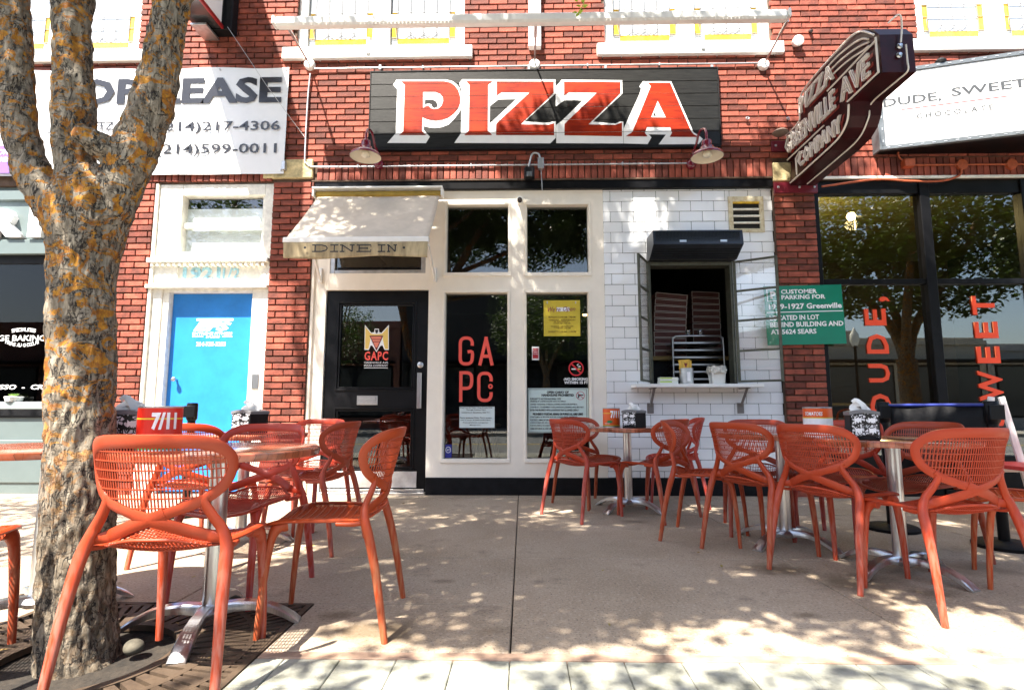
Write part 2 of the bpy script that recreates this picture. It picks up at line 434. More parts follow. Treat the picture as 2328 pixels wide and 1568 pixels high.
# bricks
PIT = .0703; BL = .2165
pieces = []
def add_brick(x0, x1, z0, z1):
    cuts = [(x0, x1)]
    for h in holes:
        if z1 > h[2]+.004 and z0 < h[3]-.004:
            nc = []
            for a, b in cuts:
                if b <= h[0]+.002 or a >= h[1]-.002: nc.append((a, b)); continue
                if a < h[0]-.03: nc.append((a, h[0]))
                if b > h[1]+.03: nc.append((h[1], b))
            cuts = nc
    for a, b in cuts:
        if b-a > .03: pieces.append((a, b, z0, z1))
zone = [(XP['m1'], XP['ch0'], 0), (XP['bay1'], XP['m0'], 0), (-4.62, XP['bay0'], 0)]
# piers below the soldier band, built symmetrically: alternate long-short and short-long
for (a, b, _) in zone:
    wpier = b-a; z = .0; r = 0
    while z < ZS0-.02:
        z1 = min(z+PIT-.0155, ZS0-.004)
        x = a; L = [BL*.44, BL] if r % 2 else [BL, BL]
        kk = 0
        while x < b-.02:
            ln = L[kk] if kk < len(L) else BL
            x1 = min(x+ln, b)
            if b-x1 < .03: x1 = b
            pieces.append((x+.0055, x1-.0055, z, z1)); x = x1; kk += 1
        z += PIT; r += 1
# upper wall running bond
z = ZS1+.006; r = 0
while z < 6.6:
    x = XL+(r % 2)*BL/2+((r*37) % 5)*.004
    while x < XR:
        if not (XL+.1 < -1e9): add_brick(x+.0055, x+BL-.0055, z, z+PIT-.0155)
        x += BL
    z += PIT; r += 1
SIGNR = (-1.76, 2.2, 3.80, 4.78)
def vis(p):
    x, z = (p[0]+p[1])/2, (p[2]+p[3])/2
    d = Vector((x, YB, z))-Vector((0, 0, CAMH))
    xx = d.x*math.cos(PSI)+d.y*math.sin(PSI); yy = -d.x*math.sin(PSI)+d.y*math.cos(PSI)
    dep = yy*math.cos(TH)+d.z*math.sin(TH); up = -yy*math.sin(TH)+d.z*math.cos(TH)
    px = CXP+FPX*xx/dep; py = CYP-FPX*up/dep
    if not (0 < px < 2327 and 0 < py < 1120): return False
    if SIGNR[0] < x < SIGNR[1] and SIGNR[2] < z < SIGNR[3]: return False
    if px < 655 and 155 < py < 396: return False
    if px < 345 and py > 400: return False
    if px > 2010 and 150 < py < 335: return False
    if any(s[0][0] < x < s[1][0] and ZSIL-.02 < z < ZSIL+.16 for s in sills): return False
    return True
vp = sorted([p for p in pieces if vis(p) and p[1]-p[0] > .15], key=lambda p: -(min(p[1]-p[0], .2)*10-math.hypot((p[0]+p[1])/2-.1, (p[2]+p[3])/2-3.4)*.35))[:300]
vps = set(vp); cache = {}
def brick_mesh(L, H, seed, D=.05):
    k = (round(L, 3), round(H, 3), seed)
    if k not in cache:
        rr = random.Random(seed*97+int(L*1000)); q = MB().cbox(-L/2, 0, -H/2, L/2, D, H/2, .0035)
        q.v = [(a+rr.uniform(-.0012, .0012), b+rr.uniform(-.001, .001), c+rr.uniform(-.0012, .0012)) for a, b, c in q.v]
        cache[k] = q
    return cache[k]
mcache = {}
def place_piece(nm, m, x0, x1, z0, z1, seed, yf, parent, D=.05, jit=.003):
    q = brick_mesh(x1-x0, z1-z0, seed, D); k = (nm, round(x1-x0, 3), round(z1-z0, 3), seed)
    if k not in mcache: mcache[k] = q.mesh(nm, m)
    o = bpy.data.objects.new(nm, mcache[k]); COL.objects.link(o); o.parent = parent
    o.location = Vector(((x0+x1)/2, yf+random.uniform(-jit, jit), (z0+z1)/2))-wloc(parent)
    o.rotation_euler = (random.uniform(-.01, .01)*jit/.003, random.uniform(-.004, .004)*jit/.003, random.uniform(-.006, .006)*jit/.003)
rest = MB()
for p in pieces:
    if p in vps: place_piece('brick', brick_m, *p, random.randint(0, 2), YB, B)
    else:
        q = brick_mesh(p[1]-p[0], p[3]-p[2], random.randint(0, 2)); n0 = len(rest.v); cx, cz = (p[0]+p[1])/2, (p[2]+p[3])/2; dy = random.uniform(-.003, .003)
        rest.v += [(a+cx, b+YB+dy, c+cz) for a, b, c in q.v]; rest.f += [tuple(i+n0 for i in f) for f in q.f]; rest.mi += q.mi
tag(rest.build('brickwork', brick_m, B), kind='stuff')
# soldier course
x = -5.6; n = 0
while x < 6.6:
    if not (XP['bay1']-.045 < x < XP['m0']-.04 or XP['m1']-.04 < x < XP['m1']+.215):
        place_piece('soldier_brick', brick_dk, x+.005, x+.0655, ZS0+.004, ZS1-.012, random.randint(0, 2), YB-.004, B)
    x += .0715
# stone blocks on the piers
for a in (WR(602, 366, 714, 409), WR(1753, 373, 1798, 415)):
    MB().cbox(a[0], YW-.045, a[1], a[2], YW+.05, a[3], .01).build('stone_block', stone_m, B)
# lintels
MB().cbox(XP['m0'], YW-.022, 3.335, XP['m1'], YW+.1, ZS0-.012, .006).build('lintel', black_m, B)
MB().cbox(XP['m0']-.03, YW-.034, ZS0-.014, XP['m1']+.02, YW-.01, ZS0+.004, .004).build('lintel_edge', mortar_m, B)
MB().cbox(XP['ch0']-.02, YW-.034, ZS0-.03, 9.5, YW-.01, ZS0+.002, .004).build('lintel_edge', offw_m, B)
# shell (roof, sides, back and partitions) so that rooms are dark
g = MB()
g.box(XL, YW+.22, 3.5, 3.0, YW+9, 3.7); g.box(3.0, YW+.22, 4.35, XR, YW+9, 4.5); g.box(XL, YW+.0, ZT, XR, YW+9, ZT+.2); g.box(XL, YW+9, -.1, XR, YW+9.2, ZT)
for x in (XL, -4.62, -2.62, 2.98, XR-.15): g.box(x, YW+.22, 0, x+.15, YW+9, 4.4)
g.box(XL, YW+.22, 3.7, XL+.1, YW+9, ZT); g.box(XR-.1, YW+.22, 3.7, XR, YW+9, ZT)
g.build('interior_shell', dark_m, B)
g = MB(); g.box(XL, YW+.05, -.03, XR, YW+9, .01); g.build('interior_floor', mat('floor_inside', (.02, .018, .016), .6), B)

# ---- upper leaded windows
def came_window(x0, x1, z0, z1, sash):
    wd = x1-x0; y = YW+.05
    f = sash; zq = z0; z0 = z0+.085
    MB().box(x0+.03, y+.012, zq+.03, x1-.03, y+.02, z1-.02).build('pane', pane_m, f)
    b = .075; yz = z0+.16
    yy = y+.006
    g = MB(); g.box(x0+.105, yy, z0+.035, x1-.105, yy+.004, z0+.095)
    g.box(x0+.035, yy, z0+.10, x0+.10, yy+.004, z0+.42); g.box(x1-.10, yy, z0+.10, x1-.035, yy+.004, z0+.42)
    g.build('yellow_border', yglass_m, f)
    g = MB(); r = .0042
    xa, xb = x0+.10, x1-.10; n = 4; dx = (xb-xa)/n
    for k in range(5):
        xx = xa+k*dx; g.tube([(xx, y, z0+(.10 if k else .03)), (xx, y, z1)], r, 5)
    for k in range(1, 4):
        for s in (-1, 1):
            if (k == 1 and s < 0) or (k == 3 and s > 0): pass
            g.tube(crom([(xa+k*dx, y, z0+.17), (xa+k*dx+s*dx*.35, y, z0+.125), (xa+k*dx+s*dx*.65, y, z0+.105), (xa+(k+s)*dx, y, z0+.10)], 3), r, 5)
    g.tube([(x0+.03, y, z0+.10), (xa, y, z0+.10)], r, 5); g.tube([(xb, y, z0+.10), (x1-.03, y, z0+.10)], r, 5)
    for zz in (.27, .42, .88, 1.3): g.tube([(x0+.03, y, z0+zz), (x1-.03, y, z0+zz)], r, 5)
    g.tube(crom([(xa, y, z0+.10), (xa-.02, y, z0+.2), (xa, y, z0+.27)], 3), r, 5)
    g.build('leadwork', lead_m, f)
for i, (x0, x1, zs_) in enumerate(uw):
    wn = empty('window', (x0, YW, ZSILT)); wn.parent = B; wn.location = (x0, 0, ZSILT)
    z0, z1 = ZSILT-.02, 6.5; mid = (x0+x1)/2
    fr = MB()
    for a, b in ((x0, x0+.105), (mid-.10, mid+.10), (x1-.105, x1)): fr.cbox(a, YW+.02, z0, b, YW+.12, z1, .006)
    fr.cbox(x0+.105, YW+.03, z0, mid-.10, YW+.12, z0+.03, .004); fr.cbox(mid+.10, YW+.03, z0, x1-.105, YW+.12, z0+.03, .004)
    fr.cbox(x0+.105, YW+.03, 6.35, mid-.10, YW+.12, z1, .004); fr.cbox(mid+.10, YW+.03, 6.35, x1-.105, YW+.12, z1, .004)
    fr.build('frame', white_m, wn)
    came_window(x0+.085, mid-.08, z0, 6.4, wn); came_window(mid+.08, x1-.085, z0, 6.4, wn)
    s0, s1 = sills[i]
    MB().cbox(s0[0], YW-.075, ZSIL, s1[0], YW+.1, ZSILT-.015, .008).build('sill', white_m, wn)
    if i < 3:
        cx = mid-(.12 if i == 1 else -.15)
        MB().cbox(cx-.02, YW-.09, ZSIL+.04, cx+.02, YW-.0755, ZSIL+.24, .003).build('latch', galv_m, wn)

# ---- bakery front (grey) left
bk = empty('bakery_front', (0, 0, 0)); bk.parent = B
def gz(y): return W(40, y)[1]
xb0, xb1 = -9.4, -4.625
g = MB(); g.cbox(xb0, YW-.005, gz(455), xb1, YW+.1, gz(434), .006); g.cbox(xb0, YW-.01, gz(578), xb1, YW+.1, gz(545), .006)
g.box(xb0, YW+.03, gz(545), xb1, YW+.1, gz(455)); g.box(xb0, YW+.04, gz(434), xb1, YW+.1, ZS0-.02)
for a, b in ((xb1-.10, xb1), (-9.4, -9.3), (-7.2, -7.1)): g.cbox(a, YW+.0, gz(913), b, YW+.08, gz(578), .004)
g.cbox(xb0, YW+.02, 0.0, xb1, YW+.1, gz(925)-.02, .006)
g.cbox(xb0+.3, YW+.005, .12, -7.0, YW+.03, gz(1000), .006); g.cbox(-6.8, YW+.005, .12, xb1-.25, YW+.03, gz(1000), .006)
g.build('facade_panel', grey_m, bk)
MB().cbox(xb0, YW-.05, gz(930), xb1, YW+.06, gz(913), .006).build('sill', mat('grey_sill', (.22, .26, .26), .4), bk)
MB().box(xb0, YW-.0, gz(949), xb1, YW+.019, gz(936)).build('black_strip', black_m, bk)
MB().cbox(xb0, YW+.045, gz(578)-.10, xb1, YW+.07, gz(578)+.0, .003).build('black_header', blackd_m, bk)
MB().box(xb0, YW+.06, gz(913), xb1, YW+.064, gz(578)).build('pane', glass_mat('bakery_glass', (.6, .6, .6), .022), bk)
sg_m = mat('white_channel_letter', (.86, .86, .86), .4)
for s, xa, xb in (('R', -34, 54), ('I', 66, 97), ('E', 114, 190)):
    a = WR(xa, 473, xb, 539, .03)
    text('sign_letter', s, sg_m, bk, (a[0], YW+.03, a[1]), a[2]-a[0], a[3]-a[1], bold=.075, ext=.07)
def arc_text(s, m, parent, cx, cy, rad, a0, a1, h, off, up=1):
    n = len(s)
    for i, ch in enumerate(s):
        if ch == ' ': continue
        t = R(a0+(a1-a0)*i/max(n-1, 1)); 
        px = cx+rad*math.sin(t); pz = cy+up*rad*math.cos(t)
        u = Vector((math.cos(t), 0, -up*math.sin(t))); v = Vector((up*math.sin(t), 0, math.cos(t)))
        wd = h*(.3 if ch == 'I' else .75)
        text('lettering', ch, m, parent, Vector((px, YW-off, pz))-u*wd/2, wd, h, u=u, v=v, bold=.01)
a = WR(27, 750, 77, 758, -.05)
c0 = W(52, 762, -.05)
arc_text('SPECIALITES', print_w, bk, c0[0], c0[1]-.50, .545, -12.5, 12.5, .04, -.055)
arc_text('PAINS AU CHOCOLAT', print_w, bk, c0[0], c0[1]+.34, .47, -23, 23, .04, -.055, up=-1)
wtext('lettering', 'VILLAGE BAKING', print_w, bk, -58, 762, 103, 775, -.055, bold=.012)
wtext('lettering', 'ESPRESSO  -  CROISSANT', print_w, bk, -58, 874, 190, 885, -.055, bold=.02, shear=.15)

# ---- white door bay
by0, by1 = XP['bay0'], XP['bay1']
dr = empty('door_surround', (0, 0, 0)); dr.parent = B
def dz(y): return W(480, y)[1]
zD = dz(663)     # top of door
zL0, zL1 = dz(656), dz(648)
g = MB()
g.cbox(by0+.0, YW-.02, 0, by0+.035, YW+.12, ZS0-.015, .004)      # outer edge
g.cbox(by0+.035, YW+.005, zL1, by0+.30, YW+.12, ZS0-.015, .006); g.cbox(by1-.10, YW+.005, zL1, by1, YW+.12, ZS0-.015, .006)
g.cbox(by0+.30, YW+.005, dz(444), by1-.10, YW+.12, ZS0-.015, .006)
g.cbox(by0+.30, YW+.005, dz(590), by1-.10, YW+.12, dz(576), .006)
g.box(by0+.03, YW+.03, zL0, by1, YW+.12, dz(590))
g.cbox(by0-.02, YW-.06, dz(598), by1-.005, YW+.03, dz(589), .005)
g.cbox(by0-.02, YW-.05, zL0, by1-.005, YW+.03, zL1, .006)
xdl, xdr = W(385, 790, -.1)[0], W(572, 790, -.1)[0]
g.cbox(by0+.035, YW+.01, 0, xdl-.07, YW+.12, zL0, .005); g.cbox(xdr+.02, YW+.01, 0, by1, YW+.12, zL0, .005)
g.cbox(xdl-.07, YW+.03, 0, xdl, YW+.12, zL0, .003)
g.cbox(xdl, YW+.01, zD, xdr+.02, YW+.12, zL0, .003)
g.build('door_frame', offw_m, dr)
g = MB(); xx = by0+.02
while xx < by1-.06: g.cbox(xx, YW-.045, dz(606), xx+.032, YW+.03, dz(598), .003); xx += .062
g.build('dentil_course', offw_m, dr)
tw = empty('transom_window', (0, 0, 0)); tw.parent = B
x0, z0, x1, z1 = WR(399, 446, 598, 574, -.06)
MB().box(x0, YW+.075, z0, x1, YW+.079, z1).build('pane', glass_m, tw)
sk_m = mat('dusty_blind', (.62, .68, .68), .8, var=.18, vscale=3)
MB().box(x0, YW+.12, z0, x1, YW+.125, z1-.13).build('blind', sk_m, tw)
MB().cbox(x0-.01, YW+.045, dz(516), x1+.01, YW+.09, dz(504), .003).build('glazing_bar', offw_m, tw)
g = MB()
for q in ((x0-.04, z0-.03, x0, z1+.03), (x1, z0-.03, x1+.03, z1+.03)): g.cbox(q[0], YW+.03, q[1], q[2], YW+.09, q[3], .004)
g.cbox(x0, YW+.03, z1, x1, YW+.09, z1+.03, .004); g.cbox(x0, YW+.03, z0-.03, x1, YW+.09, z0, .004)
g.build('frame', offw_m, tw)
a = WR(416, 607, 501, 638, -.03); text('house_number', '1921', bluel_m, dr, (a[0], YW+.03, a[1]), (a[2]-a[0]), a[3]-a[1], bold=.03, ext=.006)
a = WR(507, 609, 545, 635, -.03); text('house_number', '1/2', bluel_m, dr, (a[0], YW+.03, a[1]), (a[2]-a[0]), a[3]-a[1], bold=.01, ext=.006)
dd = empty('blue_door', (0, 0, 0)); dd.parent = B
MB().cbox(xdl, YW+.105, .02, xdr, YW+.15, zD, .004).build('door_leaf', blue_m, dd)
kx, kz = W(392, 862, -.08)
MB().tube([(kx+.03, YW+.10, kz), (kx+.03, YW+.06, kz)], .012, 8).build('handle', steel_m, dd, 40)
g = MB(); g.lathe([(.001, 0), (.018, .004), (.026, .016), (.024, .03), (.012, .038), (.001, .04)], seg=16)
g.v = [(kx+.03+a, YW+.07-c, kz+b) for a, b, c in g.v]; g.build('knob', steel_m, dd, 60)
def dtext(s, q, **k): wtext('lettering', s, print_w, dd, *q, -.104, **k)
a = WR(440, 728, 525, 733, -.104)
for (xa, ya, xb, yb) in ((447, 724, 530, 729), ):
    q = WR(xa, ya, xb, yb, -.104); MB().box(q[0], YW+.1035, q[1], q[2], YW+.105, q[3]).build('lettering', print_w, dd)
dtext('EFS', (440, 732, 526, 752), bold=.06, shear=.3)
dtext('EXTREME FITNESS', (437, 755, 528, 761), bold=.03, shear=.1)
dtext('STUDIO', (468, 763, 500, 768), bold=.03, shear=.1)
for (xa, xb) in ((437, 462), (505, 528)):
    q = WR(xa, 764, xb, 766, -.104); MB().box(q[0], YW+.1035, q[1], q[2], YW+.105, q[3]).build('lettering', print_w, dd)
dtext('214-735-3233', (446, 777, 513, 787), bold=.04)
q = WR(572, 850, 588, 884, -.01)
pl = MB().cbox(q[0], YW+.0, q[1], q[2], YW+.01, q[3], .003).build('lock_plate', steel_m, dd)

# ---- cream shopfront
GL = {'G': [[(1, .70), (1, .84), (.82, .97), (.5, 1), (.18, .97), (0, .84), (0, .5), (0, .16), (.18, .03), (.5, 0), (.82, .03), (1, .16), (1, .46), (.62, .46)]],
      'A': [[(0, 0), (.5, 1)], [(.5, 1), (1, 0)], [(.22, .30), (.78, .30)]],
      'P': [[(0, 0), (0, 1)], [(0, 1), (.6, 1), (.92, .93), (1, .75), (.92, .52), (.6, .44), (0, .44)]],
      'C': [[(1, .70), (1, .84), (.82, .97), (.5, 1), (.18, .97), (0, .84), (0, .5), (0, .16), (.18, .03), (.5, 0), (.82, .03), (1, .16), (1, .30)]]}
def stroke_letter(ch, px, m, parent, off=-.098, sw=.050):
    q = WR(*px, off); x, z, w_, h_ = q[0]+sw/2, q[1]+sw/2, q[2]-q[0]-sw, q[3]-q[1]-sw
    g = MB()
    for k, L in enumerate(GL[ch]):
        P = [(x+a*w_, YW-off-.0006*k, z+b*h_) for a, b in L]
        if len(P) > 4: P = crom(P, 3)
        elif len(P) == 2:
            d_ = (Vector(P[1])-Vector(P[0])).normalized()*sw*.35; P = [Vector(P[0])-d_, Vector(P[1])+d_]
        g.strap(P, [sw]*len(P), [.002]*len(P), [(0, -1, 0)]*len(P), 4, power=1)
    g.build('lettering', m, parent)
sf = empty('cream_shopfront', (0, 0, 0)); sf.parent = B
c0, c1 = XP['m0'], .895
def cz(x, y): return W(x, y, -.03)[1]
zk = cz(1170, 1085); ztop = 3.335
doorX0, doorX1 = W(736, 890, -.08)[0], W(972, 890, -.08)[0]; doorZ = cz(855, 659)
panes = [WR(1016, 469, 1155, 622, -.07), WR(1198, 469, 1336, 622, -.07), WR(1011, 667, 1153, 1042, -.07), WR(1197, 667, 1338, 1042, -.07)]
tr_ = WR(752, 560, 968, 622, -.05)
holes2 = [(p[0], p[2], p[1], p[3]) for p in panes]+[(doorX0, doorX1, 0, doorZ), (tr_[0], tr_[2], tr_[1], tr_[3])]
holes2 += [(doorX1+.0, c1, 0, zk)]
xs = sorted({c0, c1, *[h[0] for h in holes2], *[h[1] for h in holes2]}); zs = sorted({0, ztop, *[h[2] for h in holes2], *[h[3] for h in holes2]})
g = MB()
for i in range(len(xs)-1):
    for j in range(len(zs)-1):
        xm, zm = (xs[i]+xs[i+1])/2, (zs[j]+zs[j+1])/2
        if not any(h[0] < xm < h[1] and h[2] < zm < h[3] for h in holes2): g.box(xs[i], YW+.03, zs[j], xs[i+1], YW+.14, zs[j+1])
g.build('wooden_frame', cream_m, sf)
for k, p in enumerate(panes):
    wn = empty('display_window', (0, 0, 0)); wn.parent = B
    g = MB(); m_ = .03
    g.cbox(p[0]-m_, YW+.018, p[3], p[2]+m_, YW+.03, p[3]+m_, .003); g.cbox(p[0]-m_, YW+.012, p[1]-m_-.012, p[2]+m_, YW+.03, p[1], .003)
    g.cbox(p[0]-m_, YW+.019, p[1], p[0]-.008, YW+.03, p[3], .003); g.cbox(p[2]+.008, YW+.019, p[1], p[2]+m_, YW+.03, p[3], .003)
    g.build('moulding', cream_m, wn)
    MB().box(p[0], YW+.10, p[1], p[2], YW+.105, p[3]).build('pane', glassd_m, wn)
    if k == 2:
        for ch, q in (('G', (1041, 763, 1078, 832)), ('A', (1086, 764, 1123, 832)), ('P', (1042, 842, 1077, 915)), ('C', (1083, 843, 1121, 915))):
            stroke_letter(ch, q, coral_m, wn)
        g = MB(); q = W(1114.5, 878, -.095)
        g.poly([(.026*math.cos(t*.5236), .028*math.sin(t*.5236)) for t in range(12)], ((q[0], YW+.096, q[1]), FRONT_U, FRONT_V), 0, .001, [[(.01*math.cos(t*.5236), .01*math.sin(t*.5236)) for t in range(12)]])
        g.build('lettering', coral_m, wn)
MB().cbox(doorX1+.005, YW+.012, 0.004, XP['m1'], YW+.12, zk-.002, .006).build('base_board', blackd_m, sf)
MB().cbox(c0, YW+.0, 0, c0+.035, YW+.03, ztop, .004).build('corner_trim', cream_m, sf)
# faint upright grooves of the panelling
# transom over the door
tw = empty('transom_window', (0, 0, 0)); tw.parent = B
g = MB(); x0, z0, x1, z1 = tr_
for q in ((x0, z0, x0+.05, z1), (x1-.05, z0, x1, z1)): g.cbox(q[0], YW+.04, q[1], q[2], YW+.1, q[3], .004)
g.cbox(x0+.05, YW+.04, z0, x1-.05, YW+.1, z0+.04, .004); g.build('frame', galv_m, tw)
MB().box(x0+.05, YW+.08, z0+.04, x1-.05, YW+.085, z1).build('pane', glassd_m, tw)
MB().cbox(x0+.07, YW+.06, z0+.055, x1-.07, YW+.08, z0+.075, .003).build('glazing_bar', black_m, tw)
# black door
bd = empty('black_door', (0, 0, 0)); bd.parent = B
q = WR(765, 686, 945, 888, -.06); ql = WR(757, 926, 938, 1069, -.06)
g = MB(); dy0, dy1 = YW+.06, YW+.105
g.box(doorX0+.006, dy0, .02, q[0], dy1, doorZ-.006); g.box(q[2], dy0, .02, doorX1-.006, dy1, doorZ-.006)
g.box(q[0], dy0, q[3], q[2], dy1, doorZ-.006); g.box(q[0], dy0, ql[3], q[2], dy1, q[1]); g.box(q[0], dy0, .02, q[2], dy1, ql[1])
g.build('door_leaf', black_m, bd)
g = MB()
for a in (q, ql):
    a = (q[0], a[1], q[2], a[3])
    for e, y in ((0, 0.0), (.022, .012)):
        g.cbox(a[0]+e, dy0-.012+y, a[1]+e, a[0]+e+.018, dy1, a[3]-e, .003); g.cbox(a[2]-e-.018, dy0-.012+y, a[1]+e, a[2]-e, dy1, a[3]-e, .003)
        g.cbox(a[0]+e+.018, dy0-.012+y, a[3]-e-.018, a[2]-e-.018, dy1, a[3]-e, .003); g.cbox(a[0]+e+.018, dy0-.012+y, a[1]+e, a[2]-e-.018, dy1, a[1]+e+.018, .003)
g.build('moulding', black_m, bd)
for a in (q, ql): MB().box(q[0]+.04, YW+.085, a[1]+.04, q[2]-.04, YW+.09, a[3]-.04).build('pane', glassd_m, bd)
a = WR(811, 899, 858, 920, -.05); mb = MB(); mb.cbox(a[0], YW+.045, a[1], a[2], YW+.06, a[3], .003)
ms = mb.build('mail_slot', steel_m, bd)
g = MB()
for k in range(3): g.cbox(a[0]+.02, YW+.038, a[1]+.02+k*.022, a[2]-.02, YW+.045, a[1]+.034+k*.022, .002)
g.build('slat', galv_m, ms)
a = WR(724, 1071, 942, 1119, -.05); MB().cbox(doorX0+.02, YW+.052, .075, doorX1-.10, YW+.06, a[3], .002).build('kick_plate', mat('worn_kick_plate', (.66, .66, .66), .35, .6, var=.2, vscale=5), bd)
MB().cbox(doorX0, YW+.0, .0, doorX1, YW+.12, .03, .004).build('threshold', alu_m, bd)
MB().cbox(doorX0+.01, YW+.048, .035, doorX1-.02, YW+.058, .06, .003).build('door_sweep', alu_m, bd)
kx, kz = W(955, 829, -.05)
g = MB(); g.lathe([(.001, 0), (.033, .0), (.033, .008), (.02, .012), (.018, .02), (.001, .021)], seg=20)
g.v = [(kx+a, YW+.06-c, kz+b) for a, b, c in g.v]; g.build('deadbolt', alu_m, bd, 40)
a = WR(948, 847, 958, 928, -.03)
g = MB(); g.cbox(a[0], YW+.01, a[1], a[2]+.0, YW+.025, a[3], .003); g.box(a[0]+.01, YW+.025, a[1]+.03, a[2]-.01, YW+.06, a[1]+.05); g.box(a[0]+.01, YW+.025, a[3]-.05, a[2]-.01, YW+.06, a[3]-.03)
g.build('pull_handle', alu_m, bd)
for y in (700, 815, 1000):
    kx, kz = W(737, y, -.04); 
    MB().tube([(doorX0, YW+.045, kz-.05), (doorX0, YW+.045, kz+.05)], .008, 8).build('hinge', galv_m, bd)
# winged emblem on the glass
def dpoly(name, m, pts, off, d=.001, holes=()):
    P = [W(x, y, off) for x, y in pts]; H = [[W(x, y, off) for x, y in h] for h in holes]
    ox, oz = P[0]
    MB().poly([(x-ox, z-oz) for x, z in P], ((ox, YW-off, oz), FRONT_U, FRONT_V), 0, d, [[(x-ox, z-oz) for x, z in h] for h in H]).build(name, m, bd)
def z6(pts): return [((800+x/2.24)*.7258, (550+y/2.24)*.7258) for x, y in pts]
y_m = mat('emblem_yellow', (.80, .55, .13), .5)
out = [(767, 1046), (812, 1102), (832, 1098), (836, 1074), (865, 1074), (868, 1098), (884, 1102), (935, 1047), (935, 1222), (905, 1222), (890, 1190), (875, 1195), (848, 1238), (822, 1195), (808, 1190), (795, 1222), (764, 1222)]
ins = [(771, 1060), (810, 1108), (834, 1112), (862, 1112), (888, 1108), (930, 1060), (930, 1216), (908, 1216), (893, 1150), (895, 1124), (802, 1124), (806, 1150), (792, 1216), (769, 1216)]
dpoly('emblem', print_w, z6(out), -.083, .001); dpoly('emblem', y_m, z6(ins), -.083, .002)
dpoly('emblem', mat('emblem_maroon', (.16, .015, .02), .5), z6([(799, 1122), (897, 1122), (848, 1230)]), -.083, .003)
s_m = mat('emblem_salmon', (.75, .22, .13), .5)
for ya, yb in ((1130, 1146), (1151, 1163), (1168, 1205)):
    t0, t1 = (ya-1122)/108*49, (yb-1122)/108*49
    dpoly('emblem', s_m, z6([(806+t0, ya), (890-t0, ya), (890-t1+1, yb), (806+t1-1, yb)]), -.083, .004)
dpoly('emblem', print_k, z6([(838, 1080), (862, 1080), (858, 1100), (850, 1108), (842, 1100)]), -.083, .003)
g6 = lambda x0, y0, x1, y1: (*z6([(x0, y0)])[0], *z6([(x1, y1)])[0])
wtext('lettering', 'GAPC', coral_m, bd, *g6(764, 1232, 930, 1296), -.083, bold=.03, space=1.15)
wtext('lettering', 'GREENVILLE AVE', print_w, bd, *g6(762, 1304, 930, 1318), -.083)
wtext('lettering', 'PIZZA COMPANY', print_w, bd, *g6(762, 1325, 928, 1339), -.083)
dpoly('lettering', print_w, z6([(762, 1346), (926, 1346), (926, 1350), (762, 1350)]), -.083)

# ---- white tiled bay
tb = empty('tiled_wall', (0, 0, 0)); tb.parent = B
t0, t1 = c1, XP['m1']-.0
op = WR(1474, 597, 1668, 874, -.03); vt = WR(1655, 448, 1735, 529, -.03)
TP = (W(1560, 457.2, -.03)[1]-W(1560, 866.9, -.03)[1])/17; TL = .2545; zr0 = W(1560, 457.2, -.03)[1]
hs = [(op[0], op[2], op[1], op[3])]
xs = [t0, op[0], op[2], t1]; zs = [zk, op[1], op[3], ztop]
g = MB()
for i in range(3):
    for j in range(3):
        if (i, j) != (1, 1): g.box(xs[i], YW+.034, zs[j], xs[i+1], YW+.16, zs[j+1])
g.build('grout_bed', grout_m, tb)
hs.append((vt[0]+.02, vt[2]-.02, vt[1]+.02, vt[3]-.02))
xj0 = W((1850+201/2.09)*.7258, 470, -.03)[0]
zi = zr0; rows = []
k = 0
ztl = []
n = int((ztop-zr0)/TP)+1
for r in range(-30, n+1):
    za, zb = zr0+r*TP, zr0+(r+1)*TP
    za, zb = max(za, zk), min(zb, ztop)
    if zb-za < .012: continue
    xo = xj0+(TL/2 if r % 2 == 0 else 0)       # row just under the reference line is r=-1
    x = xo-TL*12
    while x < t1:
        a, b = max(x, t0), min(x+TL, t1); x += TL
        if b-a < .012: continue
        segs = [(a, b, za, zb)]
        for h in hs:
            ns = []
            for (p0, p1, q0, q1) in segs:
                if p1 <= h[0] or p0 >= h[1] or q1 <= h[2] or q0 >= h[3]: ns.append((p0, p1, q0, q1)); continue
                if p0 < h[0]-.012: ns.append((p0, h[0], q0, q1))
                if p1 > h[1]+.012: ns.append((h[1], p1, q0, q1))
                m0, m1 = max(p0, h[0]), min(p1, h[1])
                if q0 < h[2]-.012: ns.append((m0, m1, q0, h[2]))
                if q1 > h[3]+.012: ns.append((m0, m1, h[3], q1))
            segs = ns
        for (p0, p1, q0, q1) in segs:
            place_piece('tile', tile_m, p0+.002, p1-.002, q0+.002, q1-.002, 0, YW+.028, tb, .008, .0004)
# vent
vn = empty('vent', (0, 0, 0)); vn.parent = B
g = MB(); x0, z0, x1, z1 = vt
fw = .06
g.cbox(x0, YW+.012, z0, x0+fw*.8, YW+.034, z1, .003); g.cbox(x1-fw*.8, YW+.012, z0, x1, YW+.034, z1, .003)
g.cbox(x0+fw*.8, YW+.012, z1-fw, x1-fw*.8, YW+.034, z1, .003); g.cbox(x0+fw*.8, YW+.012, z0, x1-fw*.8, YW+.034, z0+fw*.7, .003)
g.build('vent_frame', mat('rusty_cream', (.68, .62, .45), .6, var=.2, vscale=14, dirt=(.45, .33, .16)), vn)
hh = (z1-fw-z0-fw*.7)/4
MB().box(x0+.04, YW+.03, z0+.03, x1-.04, YW+.033, z1-.03).build('vent_back', dark_m, vn)
for k in range(4):
    zz = z0+fw*.7+hh*k+hh*.72
    MB().cbox(x0+fw*.8, YW+.008, zz, x1-fw*.8, YW+.03, zz+hh*.28, .003).build('louvre', yglass_m if k == 3 else offw_m, vn)
